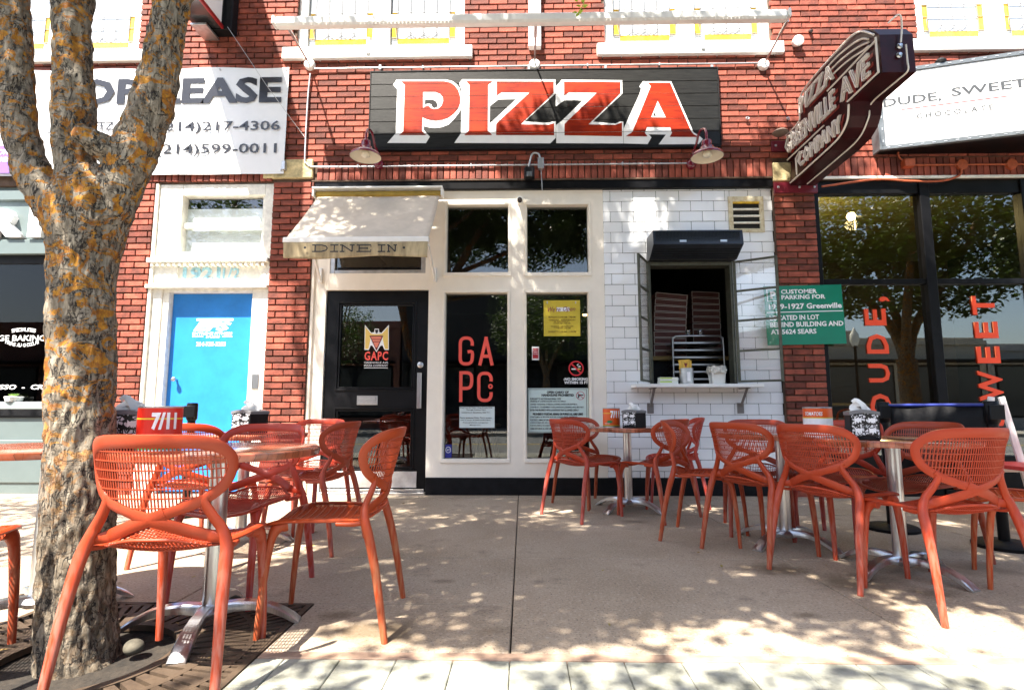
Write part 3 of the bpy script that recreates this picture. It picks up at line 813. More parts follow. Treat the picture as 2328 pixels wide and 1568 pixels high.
# serving window: steel frame and two casements swung out
frame_m = mat('olive_steel', (.085, .085, .06), .45, .3, var=.3, vscale=20)
sv = empty('serving_window', (0, 0, 0)); sv.parent = B
x0, z0, x1, z1 = op
g = MB()
for q in ((x0, z0, x0+.03, z1), (x1-.03, z0, x1, z1), (x0+.03, z1-.04, x1-.03, z1)): g.cbox(q[0], YW-.0, q[1], q[2], YW+.15, q[3], .004)
g.build('frame', frame_m, sv)
def casement(hx, ox, oy, name):
    """hinged at hx on the wall, outer stile at (ox, oy)"""
    d = Vector((ox-hx, oy-(YW-.01), 0)); L = d.length; u = d.normalized(); n = Vector((u.y, -u.x, 0))
    M = Matrix(((u.x, n.x, 0, hx), (u.y, n.y, 0, YW-.01), (0, 0, 1, 0), (0, 0, 0, 1)))
    g = MB(); za, zb = z0+.02, z1-.0; s = .028
    g.cbox(0, -.012, za, s, .012, zb, .003, M); g.cbox(L-s, -.012, za, L, .012, zb, .003, M)
    for k in range(5):
        zz = za+(zb-za-s*.8)*k/4; g.cbox(s, -.010, zz, L-s, .010, zz+s*.8, .003, M)
    w_ = g.build('sash', frame_m, sv)
    for k in range(4):
        a, b = za+(zb-za-s*.8)*k/4+s*.8, za+(zb-za-s*.8)*(k+1)/4
        MB().cbox(s, -.002, a, L-s, .002, b, .0005, M).build('pane', glass_m, sv)
def solveY(px, py, z):
    r = ray(px, py); t = (z-CAMH)/r.z; return (r.x*t, r.y*t)
a = solveY(1449.5, 575, z1); b = solveY(1766, 580.5, z1)
casement(x0, a[0], a[1], 'left'); casement(x1, b[0], b[1], 'right')
print('casement', a, b, op)

# ---- chocolate shop front on the right
cs = empty('chocolate_shopfront', (0, 0, 0)); cs.parent = B
ch0 = XP['ch0']; zc1 = ZS0-.03
def chz(y): return W(2100, y, -.05)[1]
g = MB()
g.cbox(ch0, YW+.01, 0, ch0+.06, YW+.12, zc1, .006)
mx0, mx1 = W(2093, 540, -.02)[0], W(2112, 540, -.02)[0]
mx0, mx1 = WR(2105, 630, 2125, 650, -.02)[0], WR(2105, 630, 2128, 650, -.02)[2]
g.cbox(mx0, YW+.0, 0, mx1, YW+.12, zc1, .006)
rx = mx0+(mx1-ch0)-.06+.0
g.cbox(mx0+1.10, YW+.0, 0, mx0+1.17, YW+.12, zc1, .006)
g.cbox(ch0+.06, YW+.02, chz(442), mx0, YW+.12, zc1, .006); g.cbox(mx1, YW+.02, chz(442), mx0+1.1, YW+.12, zc1, .006); g.cbox(mx0+1.17, YW+.02, 0, 9.4, YW+.12, zc1, .006)
zt0, zt1 = chz(647), chz(635)
g.cbox(ch0+.06, YW+.02, zt0, mx0, YW+.10, zt1, .004); g.cbox(mx1, YW+.02, zt0, mx0+1.1, YW+.10, zt1, .004)
g.cbox(ch0+.06, YW+.02, 0, mx0, YW+.12, .42, .006); g.cbox(mx1, YW+.02, 0, mx0+1.1, YW+.12, .42, .006)
g.build('black_frame', black_m, cs)
for a, b in ((ch0+.06, mx0), (mx1, mx0+1.10)):
    MB().box(a, YW+.06, .42, b, YW+.065, zt0).build('pane', glassc_m, cs); MB().box(a, YW+.06, zt1, b, YW+.065, zc1).build('pane', glassc_m, cs)
def up_letter(ch, X0, Y0, X1, Y1, off):       # letter lying on its back, reading upwards
    q = WR(X0, Y0, X1, Y1, off)
    text('window_letter', ch, orange_v, cs, (q[2], YW-off, q[1]), q[3]-q[1], q[2]-q[0], u=(0, 0, 1), v=(-1, 0, 0), bold=.022, ext=.012)
def z1b(x0, y0, x1, y1): return ((2406+x0/2.091)*.7258, (550+y0/2.091)*.7258, (2406+x1/2.091)*.7258, (550+y1/2.091)*.7258)
for ch, q in (('E', (627, 872, 766, 982)), ('D', (640, 1038, 781, 1166)), ('U', (655, 1232, 792, 1354)), ('D', (665, 1428, 802, 1556)), (',', (725, 793, 790, 826)),
              ('T', (1330, 790, 1475, 912)), ('E', (1346, 957, 1497, 1064)), ('E', (1361, 1118, 1511, 1228)), ('W', (1374, 1278, 1531, 1475)), ('S', (1385, 1520, 1540, 1640))):
    up_letter(ch, *z1b(*q), -.058)
# chocolate shop interior
olive_m = mat('painted_ceiling', (.22, .19, .06), .6, var=.2, vscale=2)
ci = MB()
for k in range(22): ci.cbox(ch0-.05, YW+.25+k*.28, 4.12, XR-.3, YW+.25+k*.28+.268, 4.15, .006)
ci.build('ceiling_boards', olive_m, B)
MB().box(3.14, YW+.25, .0, 3.16, YW+8, 4.12).build('room_wall', mat('room_wall_olive', (.20, .15, .05), .8), B)
MB().box(3.2, YW+6.0, .0, XR-.3, YW+6.05, 4.12).build('room_wall', mat('room_wall_dark', (.055, .035, .02), .8), B)
# ============================================================ SIGNS ON THE FACADE
def p1(x, y): return ((1150+x/4.084)*.7258, (200+y/4.084)*.7258)
def p2(x, y): return ((1700+x/4.084)*.7258, (200+y/4.084)*.7258)
SOFF = .085
ps = empty('pizza_sign', (W(1238, 250)[0], YW-SOFF, 3.8), 'long black plank sign with red wood-grain PIZZA letters edged in white', 'sign')
sx0, sz0, sx1, sz1 = -1.715, 3.805, 2.185, 4.70
plank_m = mat('black_plank', (.011, .011, .010), .42, spec=.25, var=.5, vscale=6, stretch=(1, 1, 9), bump=.15, bscale=30)
PH = (sz1-sz0)/6
grooves = [sz0+PH*k for k in range(1, 6)]
for k in range(6): MB().cbox(sx0, YW-SOFF, sz0+PH*k+.002, sx1, YW-.04, sz0+PH*(k+1)-.002, .003).build('plank', plank_m, ps)
MB().box(sx0, YW-.055, sz0, sx1, YW-.034, sz1).build('backing', black_m, ps)
g = MB(); g.cbox(sx0-.012, YW-SOFF-.006, sz0-.012, sx0, YW-.034, sz1+.012, .002); g.cbox(sx1, YW-SOFF-.006, sz0-.012, sx1+.012, YW-.034, sz1+.012, .002)
g.cbox(sx0, YW-SOFF-.006, sz1, sx1, YW-.034, sz1+.014, .002); g.cbox(sx0, YW-SOFF-.004, sz0-.035, sx1, YW-.034, sz0-.001, .002); g.build('rim', blackd_m, ps)
for px in (864, 1202, 1376, 1618): 
    q = W(px, 154, .05); MB().cbox(q[0]-.015, YW-.06, q[1]-.03, q[0]+.015, YW-.04, q[1]+.03, .004).build('bracket', galv_m, ps)
def woodred():
    m, n, l, p = node_mat('red_stained_wood')
    tc = n.new('ShaderNodeTexCoord'); mp = n.new('ShaderNodeMapping'); mp.inputs['Scale'].default_value = (1.2, 1, 14)
    l.new(tc.outputs['Object'], mp.inputs[0])
    a = n.new('ShaderNodeTexNoise'); a.inputs['Scale'].default_value = 3; a.inputs['Detail'].default_value = 8; a.inputs['Roughness'].default_value = .7; a.inputs['Distortion'].default_value = .6
    l.new(mp.outputs[0], a.inputs[0])
    b = n.new('ShaderNodeTexNoise'); b.inputs['Scale'].default_value = 3.5; l.new(tc.outputs['Object'], b.inputs[0])
    r = n.new('ShaderNodeValToRGB'); r.color_ramp.elements[0].position = .36; r.color_ramp.elements[0].color = (.09, .005, .002, 1)
    r.color_ramp.elements[1].position = .62; r.color_ramp.elements[1].color = (.36, .028, .003, 1)
    e = r.color_ramp.elements.new(.47); e.color = (.22, .014, .003, 1)
    ad = n.new('ShaderNodeMath'); ad.operation = 'MULTIPLY_ADD'; ad.inputs[1].default_value = .45; l.new(b.outputs[0], ad.inputs[0])
    sb = n.new('ShaderNodeMath'); sb.operation = 'MULTIPLY'; sb.inputs[1].default_value = .58; l.new(a.outputs[0], sb.inputs[0]); l.new(sb.outputs[0], ad.inputs[2])
    l.new(ad.outputs[0], r.inputs[0]); l.new(r.outputs[0], p.inputs['Base Color']); p.inputs['Roughness'].default_value = .5; p.inputs['Specular IOR Level'].default_value = .15
    return m
wr_m = woodred()
def sign_poly(name, m, pts, d, holes=()):
    P = [W(x, y, SOFF) for x, y in pts]; H = [[W(x, y, SOFF) for x, y in h] for h in holes]
    g = MB(); g.poly(P, ((0, YW-SOFF, 0), FRONT_U, FRONT_V), -.004, d, H)
    o = g.build(name, m, ps); off = wloc(ps).z
    b = bmesh.new(); b.from_mesh(o.data)
    for gz_ in grooves:
        for zz in (gz_-.0022, gz_+.0022):
            bmesh.ops.bisect_plane(b, geom=b.verts[:]+b.edges[:]+b.faces[:], plane_co=(0, 0, zz-off), plane_no=(0, 0, 1))
        kill = [f for f in b.faces if abs(f.calc_center_median().z+off-gz_) < .0021]
        bmesh.ops.delete(b, geom=kill, context='FACES')
    b.to_mesh(o.data); b.free(); return o
A1 = lambda L: [p1(*q) for q in L]
A2 = lambda L: [p2(*q) for q in L]
wl_m = mat('sign_white', (.82, .82, .80), .45, var=.04)
sign_poly('letter_outline', wl_m, A1([(375,208),(1000,205),(1080,222),(1140,262),(1180,315),(1194,380),(1194,590),(1170,632),(1110,710),(1040,780),(950,815),(860,825),(780,815),(722,800),(722,850),(800,935),(750,1018),(255,1015),(365,890),(383,330),(330,270)]), .002)
sign_poly('letter_outline', wl_m, A1([(1215,203)])+A2([(158,205),(158,385),(0,530)])+A1([(2010,742)])+A2([(85,758),(120,740),(163,740),(163,950),(95,1020)])+A1([(1112,1015),(1198,890),(1205,340),(1175,250)]), .002, [A1([(1675,460),(1905,456),(1565,770),(1568,545)])])
sign_poly('letter_outline', wl_m, A2([(240,208),(1012,215),(1015,385),(830,560),(640,745),(925,768),(985,742),(1028,745),(1028,1022),(170,1018),(168,786),(238,735),(508,472),(275,470),(163,550),(163,300)]), .002)
sign_poly('letter_outline', wl_m, A2([(1280,225),(1638,230),(1925,880),(1985,915),(2045,965),(1985,1037),(1480,1032),(1572,908),(1350,905),(1388,945),(1338,1030),(1032,1022),(1032,830),(1230,400),(1255,320),(1232,295)]), .002)
sign_poly('letter', wr_m, A1([(430,228),(980,228),(1060,245),(1120,285),(1165,345),(1188,430),(1186,510),(1160,580),(1105,640),(1040,690),(960,720),(880,728),(800,722),(745,705),(705,685),(700,860),(750,915),(410,915),(460,870),(480,270)]), .005,
          [A1([(712,362),(870,362),(930,385),(965,430),(970,480),(950,540),(905,580),(850,585),(810,570),(790,545),(750,545),(712,570)])])
sign_poly('letter_scroll', blackd_m, A1([(738,465),(840,465),(885,490),(900,535),(890,555),(850,568),(825,545),(822,520),(790,510),(760,512),(735,522)]), .005)
sign_poly('letter', wr_m, A1([(1265,226),(1600,226),(1545,270),(1540,860),(1595,915),(1242,915),(1298,860),(1308,275)]), .005)
sign_poly('letter', wr_m, A1([(1655,230)])+A2([(137,232),(137,375),(100,415)])+A1([(1958,778)])+A2([(70,785),(142,765),(143,918)])+A1([(1648,915),(1648,775),(1690,730),(2078,370),(1715,368),(1655,408)]), .005)
sign_poly('letter', wr_m, A2([(268,235),(990,240),(990,375),(955,415),(580,780),(925,788),(1010,755),(1010,930),(275,918),(275,775),(310,740),(692,372),(330,368),(270,412)]), .005)
sign_poly('letter', wr_m, A2([(1340,245),(1625,248),(1900,880),(1925,905),(1990,940),(1620,938),(1650,885),(1625,815),(1330,812),(1300,885),(1335,932),(1060,930),(1140,880),(1378,290)]), .005, [A2([(1465,475),(1570,690),(1380,688)])])
sign_poly('letter_scroll', blackd_m, A2([(1425,625),(1445,668),(1408,668)]), .005)

# ---- gooseneck lamps
def gooseneck(px, side, label):
    q = W(px, 352, .45); hx = q[0]
    mxp = W(px+(32 if side < 0 else -38), 374, .05); 
    r = empty('wall_lamp', (mxp[0], YW-.03, mxp[1]), label, 'lamp', 'maroon gooseneck lamps beside the pizza sign')
    y0 = YW-.035
    g = MB(); g.lathe([(.001, 0), (.055, 0), (.055, .025), (.035, .045), (.001, .05)], seg=20)
    g.v = [(mxp[0]+a, y0-c, mxp[1]+b) for a, b, c in g.v]; g.build('wall_plate', red_m, r, 50)
    yh = YW-.42; zh = W(px, 355, .42)[1]
    top = zh+.30
    path = crom([(mxp[0], y0-.03, mxp[1]), (mxp[0]*.85+hx*.15, y0-.07, mxp[1]+.12), (mxp[0]*.6+hx*.4, y0-.14, top-.06), (mxp[0]*.3+hx*.7, yh+.17, top+.045), (hx, yh+.06, top+.03), (hx, yh, top-.05), (hx, yh, zh+.13)], 6)
    g = MB(); g.tube(path, .013, 8); g.build('arm', red_m, r, 60)
    g = MB(); g.lathe([(.02, .17), (.045, .165), (.052, .15), (.05, .105), (.068, .095), (.075, .07), (.082, .055), (.15, .025), (.165, .0), (.165, -.012), (.160, -.012), (.158, 0), (.14, .018), (.08, .04), (.04, .06), (.001, .062)], hx, yh, 32, zh)
    g.mi = []; 
    for k in range(len(g.f)): g.mi.append(1 if len(g.f)-2 > k >= 10*32 else 0)
    g.build('shade', [red_m, mat('shade_inside', (.70, .62, .48), .5)], r, 40)
    g = MB(); g.lathe([(.001, .055), (.03, .05), (.045, .02), (.045, .0), (.03, -.012), (.001, -.016)], hx, yh, 20, zh)
    g.build('bulb', mat('frosted_bulb', (.75, .70, .58), .3), r, 60)
gooseneck(829, -1, 'maroon gooseneck lamp below the left end of the pizza sign')
gooseneck(1609, 1, 'maroon gooseneck lamp below the right end of the pizza sign')

# ---- retracted awning bar across the top
AO = .62
xa, xb = W(622, 40, AO)[0], W(1795, 52, AO)[0]; za = W(1215, 45, AO)[1]
ab = empty('retracted_awning', ((xa+xb)/2, YW, za), 'long white retracted awning bar carried on three thin arms above the pizza sign', 'awning')
aw_m = mat('awning_white', (.82, .81, .78), .5, var=.05, vscale=6)
g = MB(); g.cbox(xa+.03, YW-AO-.05, za-.055, xb-.03, YW-AO+.05, za+.05, .02); g.build('bar', aw_m, ab)
g = MB()
for k in range(120): 
    x = xa+.3+k*(xb-xa-.6)/120; g.box(x, YW-AO-.052, za-.062, x+.006, YW-AO-.046, za-.050)
tag(g.build('fringe', aw_m, ab), kind='stuff')
for x in (xa, xb-.03): MB().cbox(x, YW-AO-.055, za-.04, x+.03, YW-AO+.055, za+.055, .01).build('end_cap', aw_m, ab)
for px in (704, 1215, 1735):
    q = W(px, 148, .05); x = q[0]; zr = q[1]
    g = MB(); g.lathe([(.001, 0), (.062, 0), (.062, .035), (.05, .05), (.001, .055)], seg=20)
    g.v = [(x+a, YW-.03-c, zr+b) for a, b, c in g.v]; g.build('wall_rose', white_m, ab, 40)
    xe = x if px == 1215 else (x-.02 if px < 900 else x+.02)
    g = MB(); g.tube([(x, YW-.06, zr), (xe, YW-AO+.03, za-.03)], .010, 8); g.tube([(x+(xe-x)*.7, YW-.06-(AO-.09)*.7, zr+(za-.03-zr)*.7), (xe, YW-AO+.03, za-.03)], .017, 8); g.build('arm', steel_m, ab, 60)
q = WR(1201, -60, 1229, 112, .05); MB().cbox(q[0], YW-.10, q[1], q[2], YW-.02, q[3]+.3, .006).build('centre_bracket', aw_m, ab)
# conduit
cd = empty('electrical_conduit', (W(704, 160)[0], YW-.04, W(704, 160)[1]), 'thin grey metal conduit framing the pizza sign between round boxes', 'conduit')
cy_ = YW-.052
zt = W(1215, 151, .05)[1]; zb_ = W(1215, 375, .05)[1]
xl = W(704, 155, .05)[0]; xr = W(1735, 155, .05)[0]; xbl = W(698, 280, .05)[0]
g = MB(); g.tube([(xl+.05, cy_, zt), (xr-.05, cy_, zt)], .0095, 8); g.build('pipe', galv_m, cd, 60)
xll = W(690, 300, .05)[0]
g = MB(); g.tube(crom([(xl+.01, cy_, zt-.06), (xl-.005, cy_, zt-.4), (xll+.03, cy_, zb_+.12), (xll+.05, cy_, zb_+.04), (xll+.12, cy_, zb_), (xll+.35, cy_, zb_-.005)], 6), .0105, 8); g.build('pipe', galv_m, cd, 60)
g = MB(); g.tube([(xll+.35, cy_, zb_-.005), (W(1560, 377, .05)[0], cy_, zb_)], .0095, 8); g.build('pipe', galv_m, cd, 60)
for px, zz in ((1336, zt), (960, zt), (1500, zt), (820, zb_), (1072, zb_), (1410, zb_)):
    x = W(px, 200, .05)[0]; MB().cbox(x-.008, cy_-.014, zz-.018, x+.008, YW-.03, zz+.018, .003).build('clip', galv_m, cd)
fl = empty('flood_light', (W(1204, 400)[0], YW-.05, W(1204, 400)[1]), 'small black floodlight with grey junction box under the middle of the pizza sign', 'lamp')
q = W(1229, 373, .07); MB().cbox(q[0]-.033, YW-.10, q[1]-.062, q[0]+.033, YW-.035, q[1]+.062, .004).build('junction_box', galv_m, fl)
f_ = W(1203, 393, .1)
g = MB(); g.tube(crom([(q[0]-.005, YW-.07, q[1]+.06), (q[0]-.03, YW-.07, q[1]+.12), (f_[0]+.03, YW-.07, q[1]+.11), (f_[0]-.01, YW-.08, f_[1]+.06)], 6), .011, 8); g.build('flexible_conduit', galv_m, fl, 60)
g = MB(); g.cbox(f_[0]-.058, YW-.13, f_[1]-.075, f_[0]+.058, YW-.04, f_[1]+.07, .02); g.build('housing', blackd_m, fl)
g = MB(); g.cbox(f_[0]-.03, YW-.145, f_[1]-.06, f_[0]+.03, YW-.13, f_[1]-.0, .006); g.build('lens', mat('smoked_lens', (.10, .11, .12), .15), fl)
g = MB(); g.tube(crom([(q[0], YW-.06, q[1]-.06), (q[0]+.01, YW-.045, q[1]-.2), (q[0]+.015, YW-.03, W(1233, 436)[1])], 4), .006, 6); g.build('cable', galv_m, fl, 60)
# cctv cameras
def bullet_cam(px, py, label, off=.06, s=1.0):
    q = W(px, py, off); c = empty('security_camera', (q[0], YW-.0, q[1]), label, 'camera')
    g = MB(); g.lathe([(.001, 0), (.036*s, 0), (.036*s, .02), (.030*s, .03), (.03*s, .075*s), (.001, .076*s)], seg=20)
    M_ = Matrix.Translation((q[0], YW+.03, q[1]))@Matrix.Rotation(R(90), 4, 'X')
    g.v = [tuple(M_@Vector(v)) for v in g.v]; g.build('housing', white_m, c, 40)
    g = MB(); g.lathe([(.001, 0), (.028*s, 0), (.030*s, .03), (.022*s, .05), (.001, .052)], seg=20)
    M_ = Matrix.Translation((q[0], YW-.03, q[1]-.008))@Matrix.Rotation(R(125), 4, 'X')
    g.v = [tuple(M_@Vector(v)) for v in g.v]; g.build('eye', mat('camera_eye', (.05, .04, .04), .2), c, 40)
bullet_cam(1181, 450, 'small white dome camera at the top of the cream window frame')
bullet_cam(1843, 66, 'tiny white camera on the brick wall left of the maroon neon sign', .06, .7)
q = W(1811, 95, .06)
c = empty('wall_spotlight', (q[0], YW-.03, q[1]), 'small white round spotlight on the brick wall below the awning bar end', 'lamp')
g = MB(); g.lathe([(.001, 0), (.045, 0), (.055, .03), (.06, .07), (.001, .085)], seg=18); M_ = Matrix.Translation((q[0], YW-.03, q[1]))@Matrix.Rotation(R(100), 4, 'X')
g.v = [tuple(M_@Vector(v)) for v in g.v]; g.build('housing', white_m, c, 40)
for px, py in ((1698, 270), (1790, 271)):
    q = W(px, py, .05); g = MB(); g.tube([(q[0]+.018*math.cos(t), YW-.06, q[1]+.014*math.sin(t)) for t in [k*.7854 for k in range(8)]], .005, 6, True)
    g.tube([(q[0], YW-.03, q[1]+.01), (q[0], YW-.06, q[1]+.012)], .005, 6); g.build('eye_hook', galv_m, B)
# guy wire
a = W(517, 62, .5); b = W(692, 312, .06)
g = MB(); g.tube([(a[0], YW-.5, a[1]), ((a[0]+b[0])/2, YW-.28, (a[1]+b[1])/2-.03), (b[0], YW-.05, b[1])], .0028, 5)
tag(g.build('guy_wire', steel_m), 'thin steel wire running from the black box sign down to the conduit', 'wire')

# ---- FOR LEASE banner
bx0, bx1 = -6.2, W(651, 275, .06)[0]; bz0, bz1 = W(560, 396, .06)[1], W(560, 155, .06)[1]
bn = empty('lease_banner', ((bx0+bx1)/2, YW-.06, bz0), 'large white vinyl lease banner with black lettering hung above the blue door', 'banner')
nx, nz = 60, 16
rowsv = []
mb = MB()
def bwav(x, z): return YW-.062-.006*math.sin(x*9+z*5)*math.sin(z*7+1)-.004*noise.noise(Vector((x*2, z*3, 0)))
Vg = [[(bx0+(bx1-bx0)*i/nx, bwav(bx0+(bx1-bx0)*i/nx, bz0+(bz1-bz0)*j/nz), bz0+(bz1-bz0)*j/nz+(.012*math.sin(i/nx*math.pi*6) if j == nz else 0)) for i in range(nx+1)] for j in range(nz+1)]
for j in range(nz):
    for i in range(nx): mb.quad(Vg[j][i], Vg[j][i+1], Vg[j+1][i+1], Vg[j+1][i])
mb.build('sheet', banner_m, bn, 60, weld=True)
def btext(s, x0, y0, x1, y1, m=print_gl, **k): 
    o = wtext('lettering', s, m, bn, x0, y0, x1, y1, .072, **k); return o
btext('FOR LEASE', 128, 178, 640, 237, bold=.035)
btext('(214)217-4306', 361, 276, 636, 304, bold=.012)
btext('(214)599-0011', 355, 327, 628, 356, bold=.012)
btext('JACK ETTZ', 110, 278, 258, 303, bold=.01)
for x, z in ((bx1-.03, bz1-.03), (bx1-.03, bz0+.04), (bx1-.8, bz1-.02), (bx1-1.2, bz0+.03)): MB().cbox(x-.008, YW-.078, z-.008, x+.008, YW-.03, z+.008, .002).build('screw', galv_m, bn)
q = WR(-60, 332, 25, 395, .08)
pu = empty('purple_sign', (q[0], YW-.08, q[1]), 'small purple sign with white letters at the lower left corner of the lease banner', 'sign')
MB().cbox(q[0], YW-.085, q[1], q[2], YW-.078, q[3], .002).build('panel', mat('violet', (.19, .10, .50), .5), pu)
wtext('lettering', 'FASHION', print_w, pu, -40, 340, 18, 352, .087, bold=.02); wtext('lettering', 'ACCESSORIES', print_w, pu, -50, 358, 21, 368, .087, bold=.02)
# bracket at banner foot
q = W(646, 378, .06); MB().cbox(q[0]-.02, YW-.09, q[1]-.05, q[0]+.02, YW-.03, q[1]+.05, .004).build('banner_hook', galv_m, bn)

# ---- black box sign top left
x0b, x1b = W(464, 89)[0], W(523, 84)[0]; zbb = W(523, 86)[1]
bs = empty('projecting_box_sign', ((x0b+x1b)/2, YW, zbb), 'black-edged box sign with a white face projecting over the lease banner', 'sign')
yo = YW-.16
g = MB(); g.cbox(x0b, YW-1.5, zbb, x1b, yo, zbb+1.6, .006); g.build('cabinet', mat('sign_cabinet', (.10, .10, .105), .18, .6), bs)
MB().cbox(x1b, YW-1.46, zbb+.04, x1b+.006, yo-.04, zbb+1.56, .002).build('face', mat('white_acrylic', (.80, .80, .78), .3), bs)
MB().cbox(x1b-.012, YW-1.5, zbb-.014, x1b+.012, yo, zbb+.03, .003).build('trim', mat('red_trim', (.25, .01, .012), .35), bs)
MB().cbox(x0b+.06, yo, zbb-.02, x1b+.10, YW-.03, zbb+.5, .01).build('mount', blackd_m, bs)
q = W(498, 96, .1); MB().cbox(x0b+.02, YW-.3, zbb-.06, x0b+.2, YW-.03, zbb-.035, .003).build('bracket', galv_m, bs)

# ---- neon blade sign
XB = 2.93
print('bladeX', XB)
nb = empty('neon_blade_sign', (XB, YW, 3.3), 'dark maroon neon pizza company sign projecting from the brick pier', 'sign')
TX = .27
def BP(x, y):
    return PX((2400+x/2.613)*.7258, (50+y/2.613)*.7258, XB)
out = [(5.80, 3.325), (5.80, 3.56), (5.80, 3.60)]
ol = [(5.80, 3.33), (5.72, 3.58), (5.80, 3.60), (5.80, 3.90), (5.50, 3.90), (5.49, 4.00), (5.44, 4.12), (5.36, 4.18), (5.2, 4.2), (4.75, 4.2), (4.55, 4.185), (4.40, 4.14), (4.28, 4.05), (4.21, 3.95), (4.21, 3.62), (4.62, 3.615), (4.66, 3.50), (4.72, 3.42), (4.82, 3.37), (5.0, 3.345)]
U_, V_ = Vector((0, -1, 0)), Vector((0, 0, 1))      # sign face seen from the left; u x v = -x
g = MB(); g.poly([(-y, z) for y, z in ol], ((XB, 0, 0), U_, V_), -TX, 0)
g.build('cabinet', maroon_m, nb)
neon_m = mat('unlit_neon_tube', (.80, .74, .66), .25, var=.06)
g = MB(); ins = []
L = ol; cyy = sum(y for y, z in L)/len(L); 
g.tube([(XB-.018, y+(.0 if y > 5.7 else .0), z) for y, z in crom([(a, b, 0) for a, b in [(5.78, 3.90), (5.49, 3.90), (5.47, 4.05), (5.36, 4.18), (4.75, 4.2), (4.45, 4.17), (4.23, 3.98)]], 5) and [(p.x, p.y) for p in crom([(a, b, 0) for a, b in [(5.78, 3.90), (5.49, 3.91), (5.47, 4.05), (5.36, 4.18), (4.75, 4.19), (4.45, 4.15), (4.25, 3.98)]], 5)]], .009, 6)
def ytube(P, r=.009): g.tube([(XB-.018, y, z) for y, z in P], r, 6)
ytube([(4.23, 3.94), (4.23, 3.63)]); ytube([(4.23, 3.635), (4.66, 3.635)])
ytube([(p.x, p.y) for p in crom([(4.645, 3.60, 0), (4.68, 3.47, 0), (4.80, 3.39, 0), (5.0, 3.365, 0), (5.75, 3.345, 0)], 5)])
ytube([(4.23, 3.915), (4.95, 3.915)]); ytube([(5.78, 3.62), (5.05, 3.62)])
ytube([(5.60, 3.37), (5.60, 3.55), (5.52, 3.59)])
for k in range(3):
    r_ = .26-.065*k
    ytube([(p.x, p.y) for p in crom([(4.95, 4.14-.062*k, 0), (4.75, 4.135-.062*k, 0), (4.55, 4.10-.06*k, 0), (4.40, 4.05-.055*k, 0), (4.32-.0*k, 3.99-.03*k, 0)], 4)])
g.build('border_tube', neon_m, nb, 60)
def ntext(s, y0, z0, wd, ht, m=neon_m, tb=.0065):
    for off, t in ((-.03, tb),):
        text('neon_letter', s, m, nb, (XB+off, y0, z0), wd, ht, u=U_, v=V_, tube=tb*.72*ht/.72/ht, res=1)
for (s, y0, z0, wd, ht) in (('PIZZA', 5.42, 3.95, .62, .17), ('GREENVILLE', 5.76, 3.66, .95, .20), ('AVE', 4.72, 3.66, .42, .20), ('COMPANY', 5.52, 3.40, .78, .165)):
    text('neon_letter', s, neon_m, nb, (XB-.032, y0, z0), wd, ht, u=U_, v=V_, tube=.0065, res=1)
    text('neon_letter', s, neon_m, nb, (XB-.055, y0-.012, z0-.010), wd, ht, u=U_, v=V_, tube=.0055, res=1)
    text('painted_letter', s, mat('letter_pink', (.30, .03, .02), .5), nb, (XB-.001, y0, z0), wd, ht, u=U_, v=V_, bold=.02, ext=.002)
# front edge details (tube, insulators)
yf = 4.21
g = MB(); xm = XB+TX*.62
g.tube(crom([(xm-.09, yf+.0, 4.05), (xm-.02, yf-.035, 4.10), (xm, yf-.03, 4.02), (xm-.02, yf-.03, 3.86)], 5), .007, 6)
g.tube(crom([(xm+.02, yf-.028, 3.84), (xm+.02, yf-.028, 3.70), (xm+.02, yf-.02, 3.615), (xm, 4.30, 3.595), (xm, 4.62, 3.595), (xm-.01, 4.66, 3.48), (xm-.02, 4.80, 3.36), (xm-.03, 5.1, 3.325), (xm-.03, 5.7, 3.31)], 6), .007, 6)
g.build('edge_tube', neon_m, nb, 60)
for zz, dx in ((3.84, -.02), (3.76, -.03)):
    g = MB(); g.lathe([(.001, 0), (.02, 0), (.024, .012), (.014, .02), (.014, .03), (.001, .032)], seg=14); g.v = [(xm+dx+a, yf-c, zz+b) for a, b, c in g.v]
    g.build('insulator', steel_m, nb, 40)
for zz, hh in ((3.78, .12), (3.30, .12)):
    MB().cbox(XB-.17, YW-.055, zz-.05, XB+.30 if zz < 3.5 else XB-.0, YW-.028, zz-.05+hh, .004).build('mounting_plate', mat('maroon_plate', (.14, .008, .02), .4), nb)
    for x in (XB-.13, XB+.10, XB+.26):
        if zz < 3.5 or x < XB: MB().cbox(x-.012, YW-.068, zz, x+.012, YW-.055, zz+.024, .004).build('bolt', galv_m, nb)
MB().cbox(XB+.02, YW-.09, 3.35, XB+.2, YW-.05, 3.9, .01).build('mount_block', maroon_m, nb)
g = MB(); g.lathe([(.001, .0), (.06, .008), (.085, .03), (.06, .055), (.001, .06)], seg=18)
q = W(1772, 303, .15); g.v = [(q[0]+a*1.0, YW-.16+b, q[1]+c-.03) for a, b, c in g.v]; g.build('photocell', mat('bronze', (.20, .15, .12), .4), nb, 50)

